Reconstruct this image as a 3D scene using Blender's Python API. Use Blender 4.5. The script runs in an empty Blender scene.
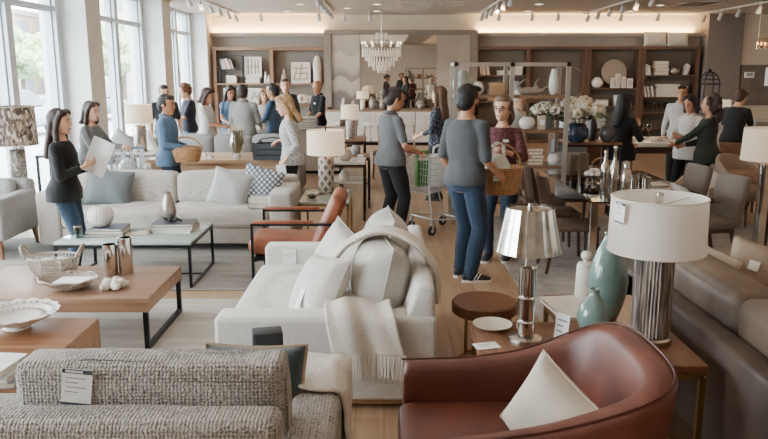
EXPOSURE = 0.04
LOOK = "AgX - Base Contrast"
WORLD = 26
CEIL_A = 110
CEIL_B = 100
import bpy, bmesh, math, random
from mathutils import Vector, Matrix, Euler
random.seed(7)
C = bpy.context.scene.collection
PI = math.pi
V = Vector

# ------------------------------------------------------------------ colour and material helpers
def lin(h):
    h = h.lstrip('#')
    out = []
    for i in (0, 2, 4):
        c = int(h[i:i+2], 16) / 255
        out.append(c / 12.92 if c <= .04045 else ((c + .055) / 1.055) ** 2.4)
    return (*out, 1.0)

_mats = {}
class NT:
    """small wrapper round a node tree"""
    def __init__(s, name):
        s.m = bpy.data.materials.new(name); s.m.use_nodes = True
        s.t = s.m.node_tree
        s.b = s.t.nodes['Principled BSDF']; s.o = s.t.nodes['Material Output']
    def n(s, kind, **kw):
        nd = s.t.nodes.new(kind)
        for k, v in kw.items():
            if k in nd.inputs: nd.inputs[k].default_value = v
            else: setattr(nd, k, v)
        return nd
    def l(s, a, b): s.t.links.new(a, b)
    def coord(s, scale=(1, 1, 1), rot=(0, 0, 0), kind='Object'):
        tc = s.n('ShaderNodeTexCoord'); mp = s.n('ShaderNodeMapping')
        mp.inputs['Scale'].default_value = scale; mp.inputs['Rotation'].default_value = rot
        s.l(tc.outputs[kind], mp.inputs['Vector'])
        return mp.outputs['Vector']
    def ramp(s, fac, stops, interp='LINEAR'):
        r = s.n('ShaderNodeValToRGB'); r.color_ramp.interpolation = interp
        e = r.color_ramp.elements
        while len(e) < len(stops): e.new(.5)
        for q, (p, c) in zip(e, stops):
            q.position = p; q.color = lin(c) if isinstance(c, str) else c
        s.l(fac, r.inputs['Fac'])
        return r.outputs['Color']
    def bump(s, h, strength=.3, dist=.01):
        b = s.n('ShaderNodeBump'); b.inputs['Strength'].default_value = strength; b.inputs['Distance'].default_value = dist
        s.l(h, b.inputs['Height']); s.l(b.outputs['Normal'], s.b.inputs['Normal'])
    def math(s, op, a, b=None):
        m = s.n('ShaderNodeMath', operation=op)
        for i, x in enumerate((a, b)):
            if x is None: continue
            if isinstance(x, (int, float)): m.inputs[i].default_value = x
            else: s.l(x, m.inputs[i])
        return m.outputs[0]

def cached(f):
    def g(name, *a, **k):
        if name not in _mats: _mats[name] = f(name, *a, **k)
        return _mats[name]
    return g

def shade(c, k):
    h = c.lstrip('#'); return '#' + ''.join('%02x' % max(0, min(255, int(int(h[i:i+2], 16) * k))) for i in (0, 2, 4))

@cached
def plain(name, col, rough=.5, metal=0, var=.06, scale=6, bump=0, coat=0, sheen=0, emit=0):
    t = NT(name)
    v = t.coord()
    nz = t.n('ShaderNodeTexNoise', Scale=scale, Detail=4.0); t.l(v, nz.inputs['Vector'])
    t.l(t.ramp(nz.outputs['Fac'], [(.3, shade(col, 1 - var)), (.7, shade(col, 1 + var))]), t.b.inputs['Base Color'])
    t.b.inputs['Roughness'].default_value = rough; t.b.inputs['Metallic'].default_value = metal
    t.b.inputs['Coat Weight'].default_value = coat; t.b.inputs['Sheen Weight'].default_value = sheen
    if emit:
        t.b.inputs['Emission Color'].default_value = lin(col); t.b.inputs['Emission Strength'].default_value = emit
    if bump: t.bump(nz.outputs['Fac'], bump)
    return t.m

@cached
def fabric(name, col, k=.12, scale=260, bump=.35, rough=.9, var=.05, sheen=.08):
    """plain woven upholstery: fine crossed threads over a soft mottle"""
    t = NT(name); v = t.coord()
    nz = t.n('ShaderNodeTexNoise', Scale=5.0, Detail=3.0); t.l(v, nz.inputs['Vector'])
    fn = t.n('ShaderNodeTexNoise', Scale=float(scale), Detail=2.0); t.l(v, fn.inputs['Vector'])
    base = t.ramp(nz.outputs['Fac'], [(.3, shade(col, 1 - var)), (.7, shade(col, 1 + var))])
    th = t.ramp(fn.outputs['Fac'], [(.35, shade('#ffffff', 1 - k * 1.6)), (.65, '#ffffff')])
    mx = t.n('ShaderNodeMix', data_type='RGBA', blend_type='MULTIPLY'); mx.inputs['Factor'].default_value = 1
    t.l(base, mx.inputs['A']); t.l(th, mx.inputs['B']); t.l(mx.outputs['Result'], t.b.inputs['Base Color'])
    t.b.inputs['Roughness'].default_value = rough; t.b.inputs['Sheen Weight'].default_value = sheen
    t.bump(fn.outputs['Fac'], bump, .004)
    return t.m

@cached
def tweed(name, light, dark, sx=55, sz=62, bump=1.0, dist=2.2):
    """chunky boucle weave: two crossed distorted bands with slubs"""
    t = NT(name); v = t.coord()
    hs = []
    for d, sc in (('X', sx), ('Z', sz), ('Y', sx)):
        w = t.n('ShaderNodeTexWave', bands_direction=d, Scale=sc * 3.14 / 20, Distortion=dist, Detail=2.0)
        w.inputs['Detail Scale'].default_value = 3.0
        t.l(v, w.inputs['Vector']); hs.append(w.outputs['Fac'])
    nz = t.n('ShaderNodeTexNoise', Scale=70.0, Detail=3.0); t.l(v, nz.inputs['Vector'])
    bg = t.n('ShaderNodeTexNoise', Scale=14.0, Detail=2.0); t.l(v, bg.inputs['Vector'])
    s = t.math('ADD', hs[0], hs[1]); s = t.math('ADD', s, t.math('MULTIPLY', hs[2], .6))
    s = t.math('MULTIPLY', s, .25); s = t.math('ADD', s, t.math('MULTIPLY', nz.outputs['Fac'], .45))
    s = t.math('ADD', s, t.math('MULTIPLY', bg.outputs['Fac'], .25))
    t.l(t.ramp(s, [(.40, dark), (.62, light), (.85, shade(light, 1.13))]), t.b.inputs['Base Color'])
    t.b.inputs['Roughness'].default_value = .95; t.b.inputs['Sheen Weight'].default_value = .2
    t.bump(s, bump, .012)
    return t.m

@cached
def wood(name, light, dark, axis='X', scale=1.0, rough=.38, bump=.05):
    t = NT(name)
    sc = {'X': (1.2, 22, 22), 'Y': (22, 1.2, 22), 'Z': (22, 22, 1.2)}[axis]
    v = t.coord(tuple(q * scale for q in sc))
    nz = t.n('ShaderNodeTexNoise', Scale=1.0, Detail=6.0, Roughness=.62, Distortion=.35); t.l(v, nz.inputs['Vector'])
    t.l(t.ramp(nz.outputs['Fac'], [(.32, dark), (.5, light), (.7, shade(light, 1.1))]), t.b.inputs['Base Color'])
    t.b.inputs['Roughness'].default_value = rough
    t.bump(nz.outputs['Fac'], bump, .004)
    return t.m

@cached
def leather(name, col, rough=.38, bump=.12, scale=140):
    t = NT(name); v = t.coord()
    vo = t.n('ShaderNodeTexVoronoi', Scale=float(scale)); t.l(v, vo.inputs['Vector'])
    nz = t.n('ShaderNodeTexNoise', Scale=5.0, Detail=5.0); t.l(v, nz.inputs['Vector'])
    t.l(t.ramp(nz.outputs['Fac'], [(.3, shade(col, .82)), (.7, shade(col, 1.12))]), t.b.inputs['Base Color'])
    t.b.inputs['Roughness'].default_value = rough
    t.bump(vo.outputs['Distance'], bump, .003)
    return t.m

@cached
def glass(name, tint='#dfeee9', rough=.03, clear=.8, ior=1.45):
    """thin clear glass: see-through with a fresnel glint"""
    t = NT(name)
    tr = t.n('ShaderNodeBsdfTransparent'); tr.inputs['Color'].default_value = lin(tint)
    gl = t.n('ShaderNodeBsdfGlossy'); gl.inputs['Roughness'].default_value = rough
    lw = t.n('ShaderNodeLayerWeight'); lw.inputs['Blend'].default_value = 1 - clear
    mx = t.n('ShaderNodeMixShader')
    t.l(lw.outputs['Facing'], mx.inputs[0]); t.l(tr.outputs[0], mx.inputs[1]); t.l(gl.outputs[0], mx.inputs[2])
    t.l(mx.outputs[0], t.o.inputs['Surface'])
    return t.m

@cached
def cells(name, cols, scale=30, rough=.5, metal=0, stretch=(1, 1, 1), kind='F1', bump=.0, emit=0, rnd=1.0):
    """patches of several colours (mosaic, print)"""
    t = NT(name); v = t.coord(stretch)
    vo = t.n('ShaderNodeTexVoronoi', Scale=float(scale), Randomness=rnd); t.l(v, vo.inputs['Vector'])
    sp = t.n('ShaderNodeSeparateColor'); t.l(vo.outputs['Color'], sp.inputs[0])
    st = [(i / len(cols), c) for i, c in enumerate(cols)]
    col = t.ramp(sp.outputs[0], st, 'CONSTANT')
    t.l(col, t.b.inputs['Base Color'])
    t.b.inputs['Roughness'].default_value = rough; t.b.inputs['Metallic'].default_value = metal
    if emit:
        t.l(col, t.b.inputs['Emission Color']); t.b.inputs['Emission Strength'].default_value = emit
    if bump: t.bump(vo.outputs['Distance'], bump)
    return t.m

@cached
def lattice(name, a, b, scale=20, width=.12, rough=.5, metal=0, rotz=PI/4, axis='XZ', stretch=1.0):
    """crossed lines over a ground (openwork or printed geometric cloth)"""
    t = NT(name); v = t.coord()
    sp = t.n('ShaderNodeSeparateXYZ'); t.l(v, sp.inputs[0])
    if axis == 'CYL':      # wrapped round a column
        u, w = t.math('MULTIPLY', t.math('ARCTAN2', sp.outputs['Y'], sp.outputs['X']), .0955), t.math('MULTIPLY', sp.outputs['Z'], stretch)
    else:
        q = {'XZ': ('X', 'Z'), 'XY': ('X', 'Y'), 'YZ': ('Y', 'Z')}[axis]
        u, w = sp.outputs[q[0]], t.math('MULTIPLY', sp.outputs[q[1]], stretch)
    s1 = t.math('ADD', u, w); s2 = t.math('SUBTRACT', u, w)
    def tri(x):
        x = t.math('MULTIPLY', x, scale); x = t.math('FRACT', x); x = t.math('SUBTRACT', x, .5); return t.math('ABSOLUTE', x)
    m = t.math('MINIMUM', tri(s1), tri(s2))
    k = t.math('LESS_THAN', m, width)
    t.l(t.ramp(k, [(0, a), (1, b)]), t.b.inputs['Base Color'])
    t.b.inputs['Roughness'].default_value = rough; t.b.inputs['Metallic'].default_value = metal
    return t.m

def metal(name, col, rough=.2): return plain(name, col, rough, 1.0, var=.04)

# ------------------------------------------------------------------ mesh builder
def sstep(x): x = max(0., min(1., x)); return x * x * (3 - 2 * x)

class B:
    def __init__(s): s.v = []; s.f = []
    def add(s, vs, fs, M=None):
        o = len(s.v)
        s.v += [tuple(M @ V(p)) if M is not None else tuple(p) for p in vs]
        s.f += [tuple(i + o for i in f) for f in fs]
        return s
    def bm(s, bm, M=None):
        bm.verts.index_update()
        s.add([v.co.copy() for v in bm.verts], [[v.index for v in f.verts] for f in bm.faces], M); bm.free(); return s
    def box(s, x0, x1, y0, y1, z0, z1, r=0, seg=2, M=None, taper=0, sub=0, puff=0):
        bm = bmesh.new(); bmesh.ops.create_cube(bm, size=1)
        for v in bm.verts:
            k = 1 - taper * (v.co.z < 0)
            v.co = V(((x0 + x1) / 2 + v.co.x * (x1 - x0) * k, (y0 + y1) / 2 + v.co.y * (y1 - y0) * k, (z0 + z1) / 2 + v.co.z * (z1 - z0)))
        if r > 0:
            r = min(r, .49 * min(abs(x1 - x0), abs(y1 - y0), abs(z1 - z0)))
            bmesh.ops.bevel(bm, geom=list(bm.edges), offset=r, segments=seg, profile=.5, affect='EDGES')
        if sub:
            big = [f for f in bm.faces if f.calc_area() > .02]
            es = list({e for f in big for e in f.edges})
            bmesh.ops.subdivide_edges(bm, edges=es, cuts=sub, use_grid_fill=True)
            cx, cy, cz = (x0 + x1) / 2, (y0 + y1) / 2, (z0 + z1) / 2
            for v in bm.verts:
                u = [(v.co[i] - c) / (h / 2) for i, c, h in ((0, cx, x1 - x0), (1, cy, y1 - y0), (2, cz, z1 - z0))]
                for i in range(3):
                    j, k = (i + 1) % 3, (i + 2) % 3
                    if abs(u[i]) > .92:
                        v.co[i] += math.copysign(puff, u[i]) * max(0, 1 - u[j] ** 2) * max(0, 1 - u[k] ** 2)
        return s.bm(bm, M)
    def loft(s, rings, cap=True, closed=True):
        n = len(rings[0]); vs = [p for r in rings for p in r]; fs = []
        for i in range(len(rings) - 1):
            for j in range(n if closed else n - 1):
                a, b = i * n + j, i * n + (j + 1) % n
                fs.append((a, b, b + n, a + n))
        if cap and closed:
            fs.append(tuple(range(n))[::-1]); fs.append(tuple(len(vs) - n + j for j in range(n)))
        return s.add(vs, fs)
    def tube(s, pts, r, n=8, cap=True, closed=False, flat=1.0, up=None):
        pts = [V(p) for p in pts]; m = len(pts); rs = list(r) if isinstance(r, (list, tuple)) else [r] * m
        rings = []; last = up and V(up)
        for i, p in enumerate(pts):
            a = pts[i - 1] if (i or closed) else p; b = pts[(i + 1) % m] if (i < m - 1 or closed) else p
            d = (b - a).normalized()
            if last is None: last = V((0, 0, 1)) if abs(d.z) < .9 else V((1, 0, 0))
            u = (last - d * last.dot(d))
            u = u.normalized() if u.length > 1e-4 else d.orthogonal().normalized()
            last = u; w = d.cross(u)
            rings.append([p + (u * math.cos(2 * PI * j / n) * flat + w * math.sin(2 * PI * j / n)) * rs[i] for j in range(n)])
        if closed:
            rings.append(rings[0]); return s.loft(rings, cap=False)
        return s.loft(rings, cap)
    def limb(s, ch, n=12):
        """tapering limb through (point, radius) joints with rounded ends"""
        pts, rs = [], []
        for i in range(len(ch) - 1):
            (a, ra), (b, rb) = ch[i], ch[i + 1]; a, b = V(a), V(b)
            for k in range(5):
                t = k / 5; pts.append(a.lerp(b, t)); rs.append(ra + (rb - ra) * t)
        pts.append(V(ch[-1][0])); rs.append(ch[-1][1])
        s.tube(pts, rs, n)
        for p, r in ch: s.ell(p, (r, r, r), n=n)
        return s
    def cyl(s, p0, p1, r0, r1=None, n=20): return s.tube([p0, p1], [r0, r0 if r1 is None else r1], n)
    def ell(s, c, r, M=None, n=14):
        vs, fs = [], []; h = max(6, n // 2 + 1); c = V(c)
        for i in range(1, h):
            a = PI * i / h
            for j in range(n):
                b = 2 * PI * j / n
                vs.append(V((r[0] * math.sin(a) * math.cos(b), r[1] * math.sin(a) * math.sin(b), r[2] * math.cos(a))))
        vs += [V((0, 0, r[2])), V((0, 0, -r[2]))]
        if M is not None: vs = [M @ p for p in vs]
        vs = [c + p for p in vs]
        for i in range(h - 2):
            for j in range(n):
                a, b = i * n + j, i * n + (j + 1) % n; fs.append((a, a + n, b + n, b))
        t = (h - 1) * n
        for j in range(n):
            fs.append((t, j, (j + 1) % n)); fs.append((t + 1, (h - 2) * n + (j + 1) % n, (h - 2) * n + j))
        return s.add(vs, fs)
    def lathe(s, prof, c=(0, 0, 0), n=32, flute=None, M=None):
        rings = []
        for q in prof:
            r, z = q
            ring = []
            for j in range(n):
                a = 2 * PI * j / n; k = 1 + (flute[1] * math.cos(flute[0] * a) if flute else 0)
                ring.append(V((c[0] + r * k * math.cos(a), c[1] + r * k * math.sin(a), c[2] + z)))
            rings.append(ring)
        if M is not None: rings = [[M @ p for p in r] for r in rings]
        return s.loft(rings, cap=prof[0][0] > 1e-4 or True)
    def pillow(s, w, h, t, M=None, n=14, pinch=.07):
        """scatter cushion standing in XZ, thickness along Y, centred"""
        vs, fs = [], []
        for side in (1, -1):
            for i in range(n + 1):
                for j in range(n + 1):
                    u, q = 2 * i / n - 1, 2 * j / n - 1
                    f = max(0, (1 - abs(u) ** 3) * (1 - abs(q) ** 3)) ** .5
                    x = u * w / 2 * (1 - pinch * (1 - q * q)); z = q * h / 2 * (1 - pinch * (1 - u * u))
                    y = side * (t / 2 * f + .002) * (1 + .05 * math.sin(5 * u + 3 * q))
                    vs.append((x, y, z))
        m = (n + 1) ** 2
        for i in range(n):
            for j in range(n):
                a = i * (n + 1) + j; fs.append((a, a + n + 1, a + n + 2, a + 1)); b = a + m; fs.append((b, b + 1, b + n + 2, b + n + 1))
        edge = [i * (n + 1) for i in range(n + 1)] + [n * (n + 1) + j for j in range(1, n + 1)] + [i * (n + 1) + n for i in range(n - 1, -1, -1)] + [j for j in range(n - 1, 0, -1)]
        for k in range(len(edge)):
            a, b = edge[k], edge[(k + 1) % len(edge)]; fs.append((a, b, b + m, a + m))
        return s.add(vs, fs, M)
    def sheet(s, grid, thick=.012):
        """cloth from a grid of points, given thickness along its normals"""
        n, m = len(grid), len(grid[0]); P = [[V(p) for p in r] for r in grid]
        def nor(i, j):
            a = P[min(i + 1, n - 1)][j] - P[max(i - 1, 0)][j]; b = P[i][min(j + 1, m - 1)] - P[i][max(j - 1, 0)]
            c = a.cross(b); return c.normalized() if c.length > 1e-9 else V((0, 0, 1))
        N = [[nor(i, j) for j in range(m)] for i in range(n)]
        top = [[P[i][j] + N[i][j] * thick / 2 for j in range(m)] for i in range(n)]
        bot = [[P[i][j] - N[i][j] * thick / 2 for j in range(m)] for i in range(n)]
        vs = [p for r in top for p in r] + [p for r in bot for p in r]; fs = []; o = n * m
        for i in range(n - 1):
            for j in range(m - 1):
                a = i * m + j; fs.append((a, a + m, a + m + 1, a + 1)); fs.append((a + o, a + 1 + o, a + m + 1 + o, a + m + o))
        ed = [(i, 0) for i in range(n)] + [(n - 1, j) for j in range(1, m)] + [(i, m - 1) for i in range(n - 2, -1, -1)] + [(0, j) for j in range(m - 2, 0, -1)]
        for k in range(len(ed)):
            a = ed[k][0] * m + ed[k][1]; b = ed[(k + 1) % len(ed)]; b = b[0] * m + b[1]; fs.append((a, a + o, b + o, b))
        return s.add(vs, fs)
    def out(s, name, mat, parent=None, smooth=35, mods=(), loc=None):
        me = bpy.data.meshes.new(name); me.from_pydata(s.v, [], s.f)
        bm = bmesh.new(); bm.from_mesh(me); bmesh.ops.recalc_face_normals(bm, faces=bm.faces); bm.to_mesh(me); bm.free()
        me.polygons.foreach_set('use_smooth', [True] * len(me.polygons))
        if smooth < 180: me.set_sharp_from_angle(angle=math.radians(smooth))
        me.materials.append(mat); me.update()
        o = bpy.data.objects.new(name, me); C.objects.link(o)
        if parent is not None: o.parent = parent
        if loc is not None: o.location = loc
        for k in mods: k(o)
        return o

def subd(levels=1):
    def f(o):
        m = o.modifiers.new('s', 'SUBSURF'); m.levels = m.render_levels = levels
    return f
def remesh(vx, smooth=4):
    def f(o):
        m = o.modifiers.new('r', 'REMESH'); m.mode = 'VOXEL'; m.voxel_size = vx; m.use_smooth_shade = True
        k = o.modifiers.new('k', 'SMOOTH'); k.factor = .5; k.iterations = smooth
    return f

def folds(strength=.014, size=.13):
    def f(o):
        tx = bpy.data.textures.get('cloth_folds_%g' % size) or bpy.data.textures.new('cloth_folds_%g' % size, 'CLOUDS')
        tx.noise_scale = size; tx.noise_depth = 1
        m = o.modifiers.new('f', 'DISPLACE'); m.texture = tx; m.strength = strength; m.mid_level = .5; m.texture_coords = 'LOCAL'
    return f
@cached
def hairmat(name, col):
    t = NT(name); nz = t.n('ShaderNodeTexNoise', Scale=1.0, Detail=5.0, Roughness=.6, Distortion=.4); t.l(t.coord((95, 95, 11)), nz.inputs['Vector'])
    t.l(t.ramp(nz.outputs['Fac'], [(.32, shade(col, .6)), (.5, col), (.68, shade(col, 1.35))]), t.b.inputs['Base Color'])
    t.b.inputs['Roughness'].default_value = .62; t.bump(nz.outputs['Fac'], .7, .006); return t.m
_labels = {}
def tag(o, label, cat, group=None, kind=None):
    o['label'] = label; o['category'] = cat
    if group: o['group'] = group
    if kind: o['kind'] = kind
    _labels.setdefault(label, []).append(o.name)
    return o
def thing(name, label, cat, loc=(0, 0, 0), rz=0, group=None, kind=None):
    o = bpy.data.objects.new(name, None); o.empty_display_size = .1; C.objects.link(o)
    o.location = loc; o.rotation_euler = (0, 0, rz)
    return tag(o, label, cat, group, kind)
def single(name, label, cat, mb, mat, loc=(0, 0, 0), rz=0, group=None, smooth=35, mods=(), kind=None):
    o = mb.out(name, mat, None, smooth, mods); o.location = loc; o.rotation_euler = (0, 0, rz)
    return tag(o, label, cat, group, kind)
def structure(name, mb, mat, smooth=35):
    o = mb.out(name, mat, None, smooth); o['kind'] = 'structure'; return o
def dup(root, loc, rz=None, label=None, group=None, scale=None):
    r = root.copy(); C.objects.link(r); r.location = loc
    if rz is not None: r.rotation_euler = (0, 0, rz)
    if scale: r.scale = (scale,) * 3 if isinstance(scale, (int, float)) else scale
    if label: r['label'] = label; _labels.setdefault(label, []).append(r.name)
    if group: r['group'] = group
    for ch in list(root.children):
        c = ch.copy(); C.objects.link(c); c.parent = r
        for g in list(ch.children):
            d = g.copy(); C.objects.link(d); d.parent = c
    return r
def Mx(loc=(0, 0, 0), rot=(0, 0, 0)): return Matrix.Translation(loc) @ Euler(rot).to_matrix().to_4x4()
def R(d): return math.radians(d)
# ------------------------------------------------------------------ people
SKIN = {'fair': '#d9a98c', 'tan': '#c28e6e', 'olive': '#b98663', 'brown': '#8d5f45'}
def ik(a, b, l1, l2, hint):
    a, b, hint = V(a), V(b), V(hint); d = b - a; L = min(d.length, (l1 + l2) * .995); u = d.normalized(); b = a + u * L
    x = (l1 * l1 - l2 * l2 + L * L) / (2 * L); h = math.sqrt(max(0, l1 * l1 - x * x))
    p = hint - u * hint.dot(u); p = p.normalized() if p.length > 1e-5 else u.orthogonal().normalized()
    return a + u * x + p * h, b

TORSO_M = [(.79, .085, .07, .08), (.85, .155, .10, .115), (.92, .168, .105, .125), (.99, .158, .105, .105), (1.05, .152, .108, .095), (1.14, .160, .112, .105),
           (1.24, .176, .118, .115), (1.33, .172, .112, .112), (1.375, .148, .095, .10), (1.408, .112, .075, .085), (1.432, .075, .058, .068), (1.455, .058, .055, .058)]
TORSO_F = [(.79, .085, .07, .08), (.85, .160, .10, .12), (.91, .170, .10, .128), (.98, .150, .10, .105), (1.05, .130, .098, .088), (1.13, .138, .105, .092),
           (1.21, .150, .128, .10), (1.28, .150, .122, .10), (1.345, .132, .092, .09), (1.383, .10, .07, .075), (1.408, .066, .052, .06), (1.44, .050, .048, .05)]
def ring(z, rx, f, b, n=22, off=0):
    out = []
    for j in range(n):
        a = 2 * PI * j / n; c, s_ = math.cos(a), math.sin(a)
        out.append(V(((rx + off) * c, (f + off if s_ > 0 else b + off) * s_, z)))
    return out
def torso_at(T, z):
    for a, b in zip(T, T[1:]):
        if a[0] <= z <= b[0]:
            t = (z - a[0]) / (b[0] - a[0]); return tuple(a[i] + (b[i] - a[i]) * t for i in range(4))
    return T[0] if z < T[0][0] else T[-1]

def person(label, loc, face, height, sex='m', skin='fair', top=None, bottom=None, hair=None, shoes=('#222222', '#e8e4de'), armR=None, armL=None,
           lean=0, head=(0, 0), girth=1.0, feet=None, vx=.010, facial=True, extras=None, glasses=False, group='shoppers and staff in the showroom', beard=None):
    """local frame: front is +Y, the person's right hand is at +X. top = dict(mat, sleeve 0..2, hem z, flare, collar); bottom = dict(mat, kind)"""
    root = thing('person', label, 'person', loc, R(face) - PI / 2, group); k = height / 1.70; root.scale = (k, k, k)
    T = [(z, rx * girth, f * girth, b * girth) if z < 1.36 else (z, rx, f, b) for z, rx, f, b in (TORSO_M if sex == 'm' else TORSO_F)]
    sx = (.178 if sex == 'm' else .152) * (1 + (girth - 1) * .4); ar = (1.0 if sex == 'm' else .86) * (.94 + (girth - 1) * .35)
    LM = Matrix.Translation((0, 0, .95)) @ Matrix.Rotation(-R(lean), 4, 'X') @ Matrix.Translation((0, 0, -.95))
    def bend(p):
        p = V(p); t = sstep((p.z - .90) / .2)
        return p.lerp(LM @ p, t)
    HM = Matrix.Translation(bend((0, 0, 1.445))) @ Matrix.Rotation(R(head[0]), 4, 'Z') @ Matrix.Rotation(R(head[1]) - R(lean) * .6, 4, 'X') @ Matrix.Scale(1.09, 4) @ Matrix.Translation((0, 0, -1.46))
    H = lambda p: HM @ V(p)
    sk = plain('skin_' + skin, SKIN[skin], .5, var=.05, scale=20)
    body = B()
    body.loft([[bend(p) for p in ring(z, rx, f, b)] for z, rx, f, b in T])
    # neck and head
    body.limb([(bend((0, -.012, 1.40)), .056 if sex == 'm' else .048), (H((0, -.005, 1.52)), .054 if sex == 'm' else .046)])
    hr = [(1.475, .022, .072, -.03), (1.482, .038, .082, .0), (1.50, .052, .088, .03), (1.53, .063, .090, .062), (1.56, .070, .091, .085), (1.59, .074, .092, .098), (1.62, .076, .093, .104), (1.65, .072, .086, .10), (1.675, .058, .066, .082), (1.693, .034, .036, .05), (1.70, .008, .008, .012)]
    body.loft([[H(p) for p in ring(z, rx, f, b)] for z, rx, f, b in hr])
    body.ell(H((0, .098, 1.563)), (.013, .018, .016)); body.limb([(H((0, .09, 1.595)), .010), (H((0, .104, 1.567)), .012)], 8)
    for s in (1, -1): body.ell(H((s * .076, -.008, 1.578)), (.009, .019, .03), HM.to_3x3())
    body.ell(H((0, .078, 1.487)), (.02, .016, .014)); body.limb([(H((-.02, .088, 1.528)), .009), (H((.02, .088, 1.528)), .009)], 8)
    # arms
    arms = {}
    for s, A in ((1, armR), (-1, armL)):
        A = A or {}
        S = bend((s * sx, -.005, 1.360 if sex == 'm' else 1.336)); w = V(A.get('w', (s * (sx + .08), .04, .86)))
        if 'wt' in A: w = Matrix.Rotation(-(R(face) - PI / 2), 4, 'Z') @ ((V(A['wt']) - V(loc)) / k)
        E, W = ik(S, w, .285, .25, A.get('hint', (s * .35, -1, -.25)))
        body.limb([(bend((s * sx * .45, -.008, 1.387 if sex == 'm' else 1.364)), .042 * ar), (S, .053 * ar), (S.lerp(E, .4), .047 * ar), (E, .039 * ar), (E.lerp(W, .3), .038 * ar), (W, .026 * ar)])
        d = (W - E).normalized()
        if 'd' in A: d = (V(A['d'])).normalized()
        nrm = V(A.get('palm', (-s, 0, 0))); nrm = (nrm - d * nrm.dot(d)); nrm = nrm.normalized() if nrm.length > 1e-4 else d.orthogonal().normalized()
        side = d.cross(nrm) * s                     # towards the thumb
        cu = A.get('curl', .35)
        body.loft([[W + d * q + side * (a * math.cos(2 * PI * j / 12)) + nrm * (c * math.sin(2 * PI * j / 12)) for j in range(12)] for q, a, c in ((-.01, .024, .02), (.03, .034, .019), (.06, .04, .016), (.09, .038, .013))])
        for fi, (o_, ln) in enumerate(((.029, .072), (.010, .082), (-.010, .075), (-.028, .058))):
            p = W + d * .082 + side * o_; ang = 0; ch = [(p, .0095)]; dd = d
            for seg in range(3):
                ang += cu * (.5, .9, .8)[seg] * (1 + .07 * fi)
                dd = d * math.cos(ang) + nrm * math.sin(ang) + side * (.10 - .07 * fi); p = p + dd.normalized() * ln * (.45, .32, .23)[seg]; ch.append((p, .0092 - .0008 * seg))
            body.limb(ch, 8)
        p = W + d * .025 + side * .028; q = p + (d * .6 + side * .65 + nrm * .45).normalized() * .045; body.limb([(p, .014), (q, .0105), (q + (d * .85 + side * .1 + nrm * .5).normalized() * .032, .009)], 8)
        arms[s] = (S, E, W, d, nrm)
    # legs
    legs = {}
    ft = feet or ((.10, .04, 0, 0), (-.10, -.04, 0, 0))
    for s, (fx, fy, fz, yaw) in zip((1, -1), ft):
        hp = V((s * .088 * girth, 0, .87)); an = V((fx, fy, .075 + fz))
        kn, an = ik(hp, an, .415, .405, (s * .08, 1, 0))
        lr = 1.0 if sex == 'm' else .98
        body.limb([(hp, .088 * lr * girth), (hp.lerp(kn, .5), .072 * lr * girth), (kn, .053 * lr), (kn.lerp(an, .3), .052 * lr), (an, .036)])
        a = R(yaw); fw = V((-math.sin(a), math.cos(a), 0)); body.limb([(an + V((0, 0, -.03)), .034), (an + fw * .12 + V((0, 0, -.045)), .026)])
        legs[s] = (hp, kn, an, fw)
    body.out('body', sk, root, 180, [remesh(vx * .8, 3)])
    # face
    if facial:
        dark = plain('eye_dark', '#2a1d18', .3); lipm = plain('lips_' + skin, shade(SKIN[skin], .72 if sex == 'm' else .70), .45)
        for s in (1, -1):
            B().ell(H((s * .031, .086, 1.587)), (.0115, .006, .0065), HM.to_3x3()).out('eye', dark, root, 180)
            hc = hair['col'] if hair else '#4a3a30'
            B().limb([(H((s * .016, .093, 1.607)), .0035), (H((s * .034, .090, 1.612)), .004), (H((s * .05, .080, 1.605)), .003)], 6).out('eyebrow', plain('brow' + hc, shade(hc, .8), .8), root, 180)
        B().limb([(H((-.022, .090, 1.524)), .0035), (H((0, .098, 1.522)), .006), (H((.022, .090, 1.524)), .0035)], 8).out('lips', lipm, root, 180)
    if glasses:
        g = B()
        for s in (1, -1):
            g.tube([H((s * .033 + .023 * math.cos(a), .104 - abs(.023 * math.cos(a)) * .2, 1.585 + .018 * math.sin(a))) for a in [2 * PI * i / 14 for i in range(14)]], .0022, 6, closed=True)
            g.tube([H((s * .056, .098, 1.59)), H((s * .08, .02, 1.588))], .002, 6)
        g.tube([H((-.01, .106, 1.588)), H((.01, .106, 1.588))], .002, 6)
        g.out('eyeglasses', plain('dark_frame', '#3a2e28', .3), root)
    # hair
    if hair:
        hm = hairmat('hair' + hair['col'], hair['col']); st = hair.get('style', 'short'); hb = B()
        L = hair.get('len', .2)
        hb.ell((0, -.022, 1.613), (.084, .098, .10), n=20)
        hb.ell((0, -.05, 1.575), (.079, .068, .085), n=18)
        if st == 'short':
            for s in (1, -1): hb.ell((s * .066, -.01, 1.60), (.016, .045, .05))
            hb.ell((hair.get('part', .012), .042, 1.676), (.064, .05, .03))
        if st in ('long', 'bob'):
            sp = hair.get('spread', 1.0)
            hb.loft([[V((0, -.055 + dy, 0)) + p for p in ring(z, rx * sp, .045, .05)] for z, rx, dy in ((1.64, .07, .0), (1.56, .088, -.005), (1.48, .095, -.012), (1.48 - L * .5, .10, -.035), (1.48 - L * .9, .085, -.05), (1.48 - L, .04, -.05))])
            for s in (1, -1):
                hb.ell((s * .038, .042, 1.668), (.04, .048, .035))
                hb.limb([((s * .055, .04, 1.665), .028), ((s * .078, .012, 1.60), .024), ((s * .085, .0, 1.52), .026), ((s * .088, -.0 + hair.get('fwd', 0), 1.48 - L * .45), .03), ((s * .075, -.01 + hair.get('fwd', 0), 1.48 - L * .95), .018)])
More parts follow.
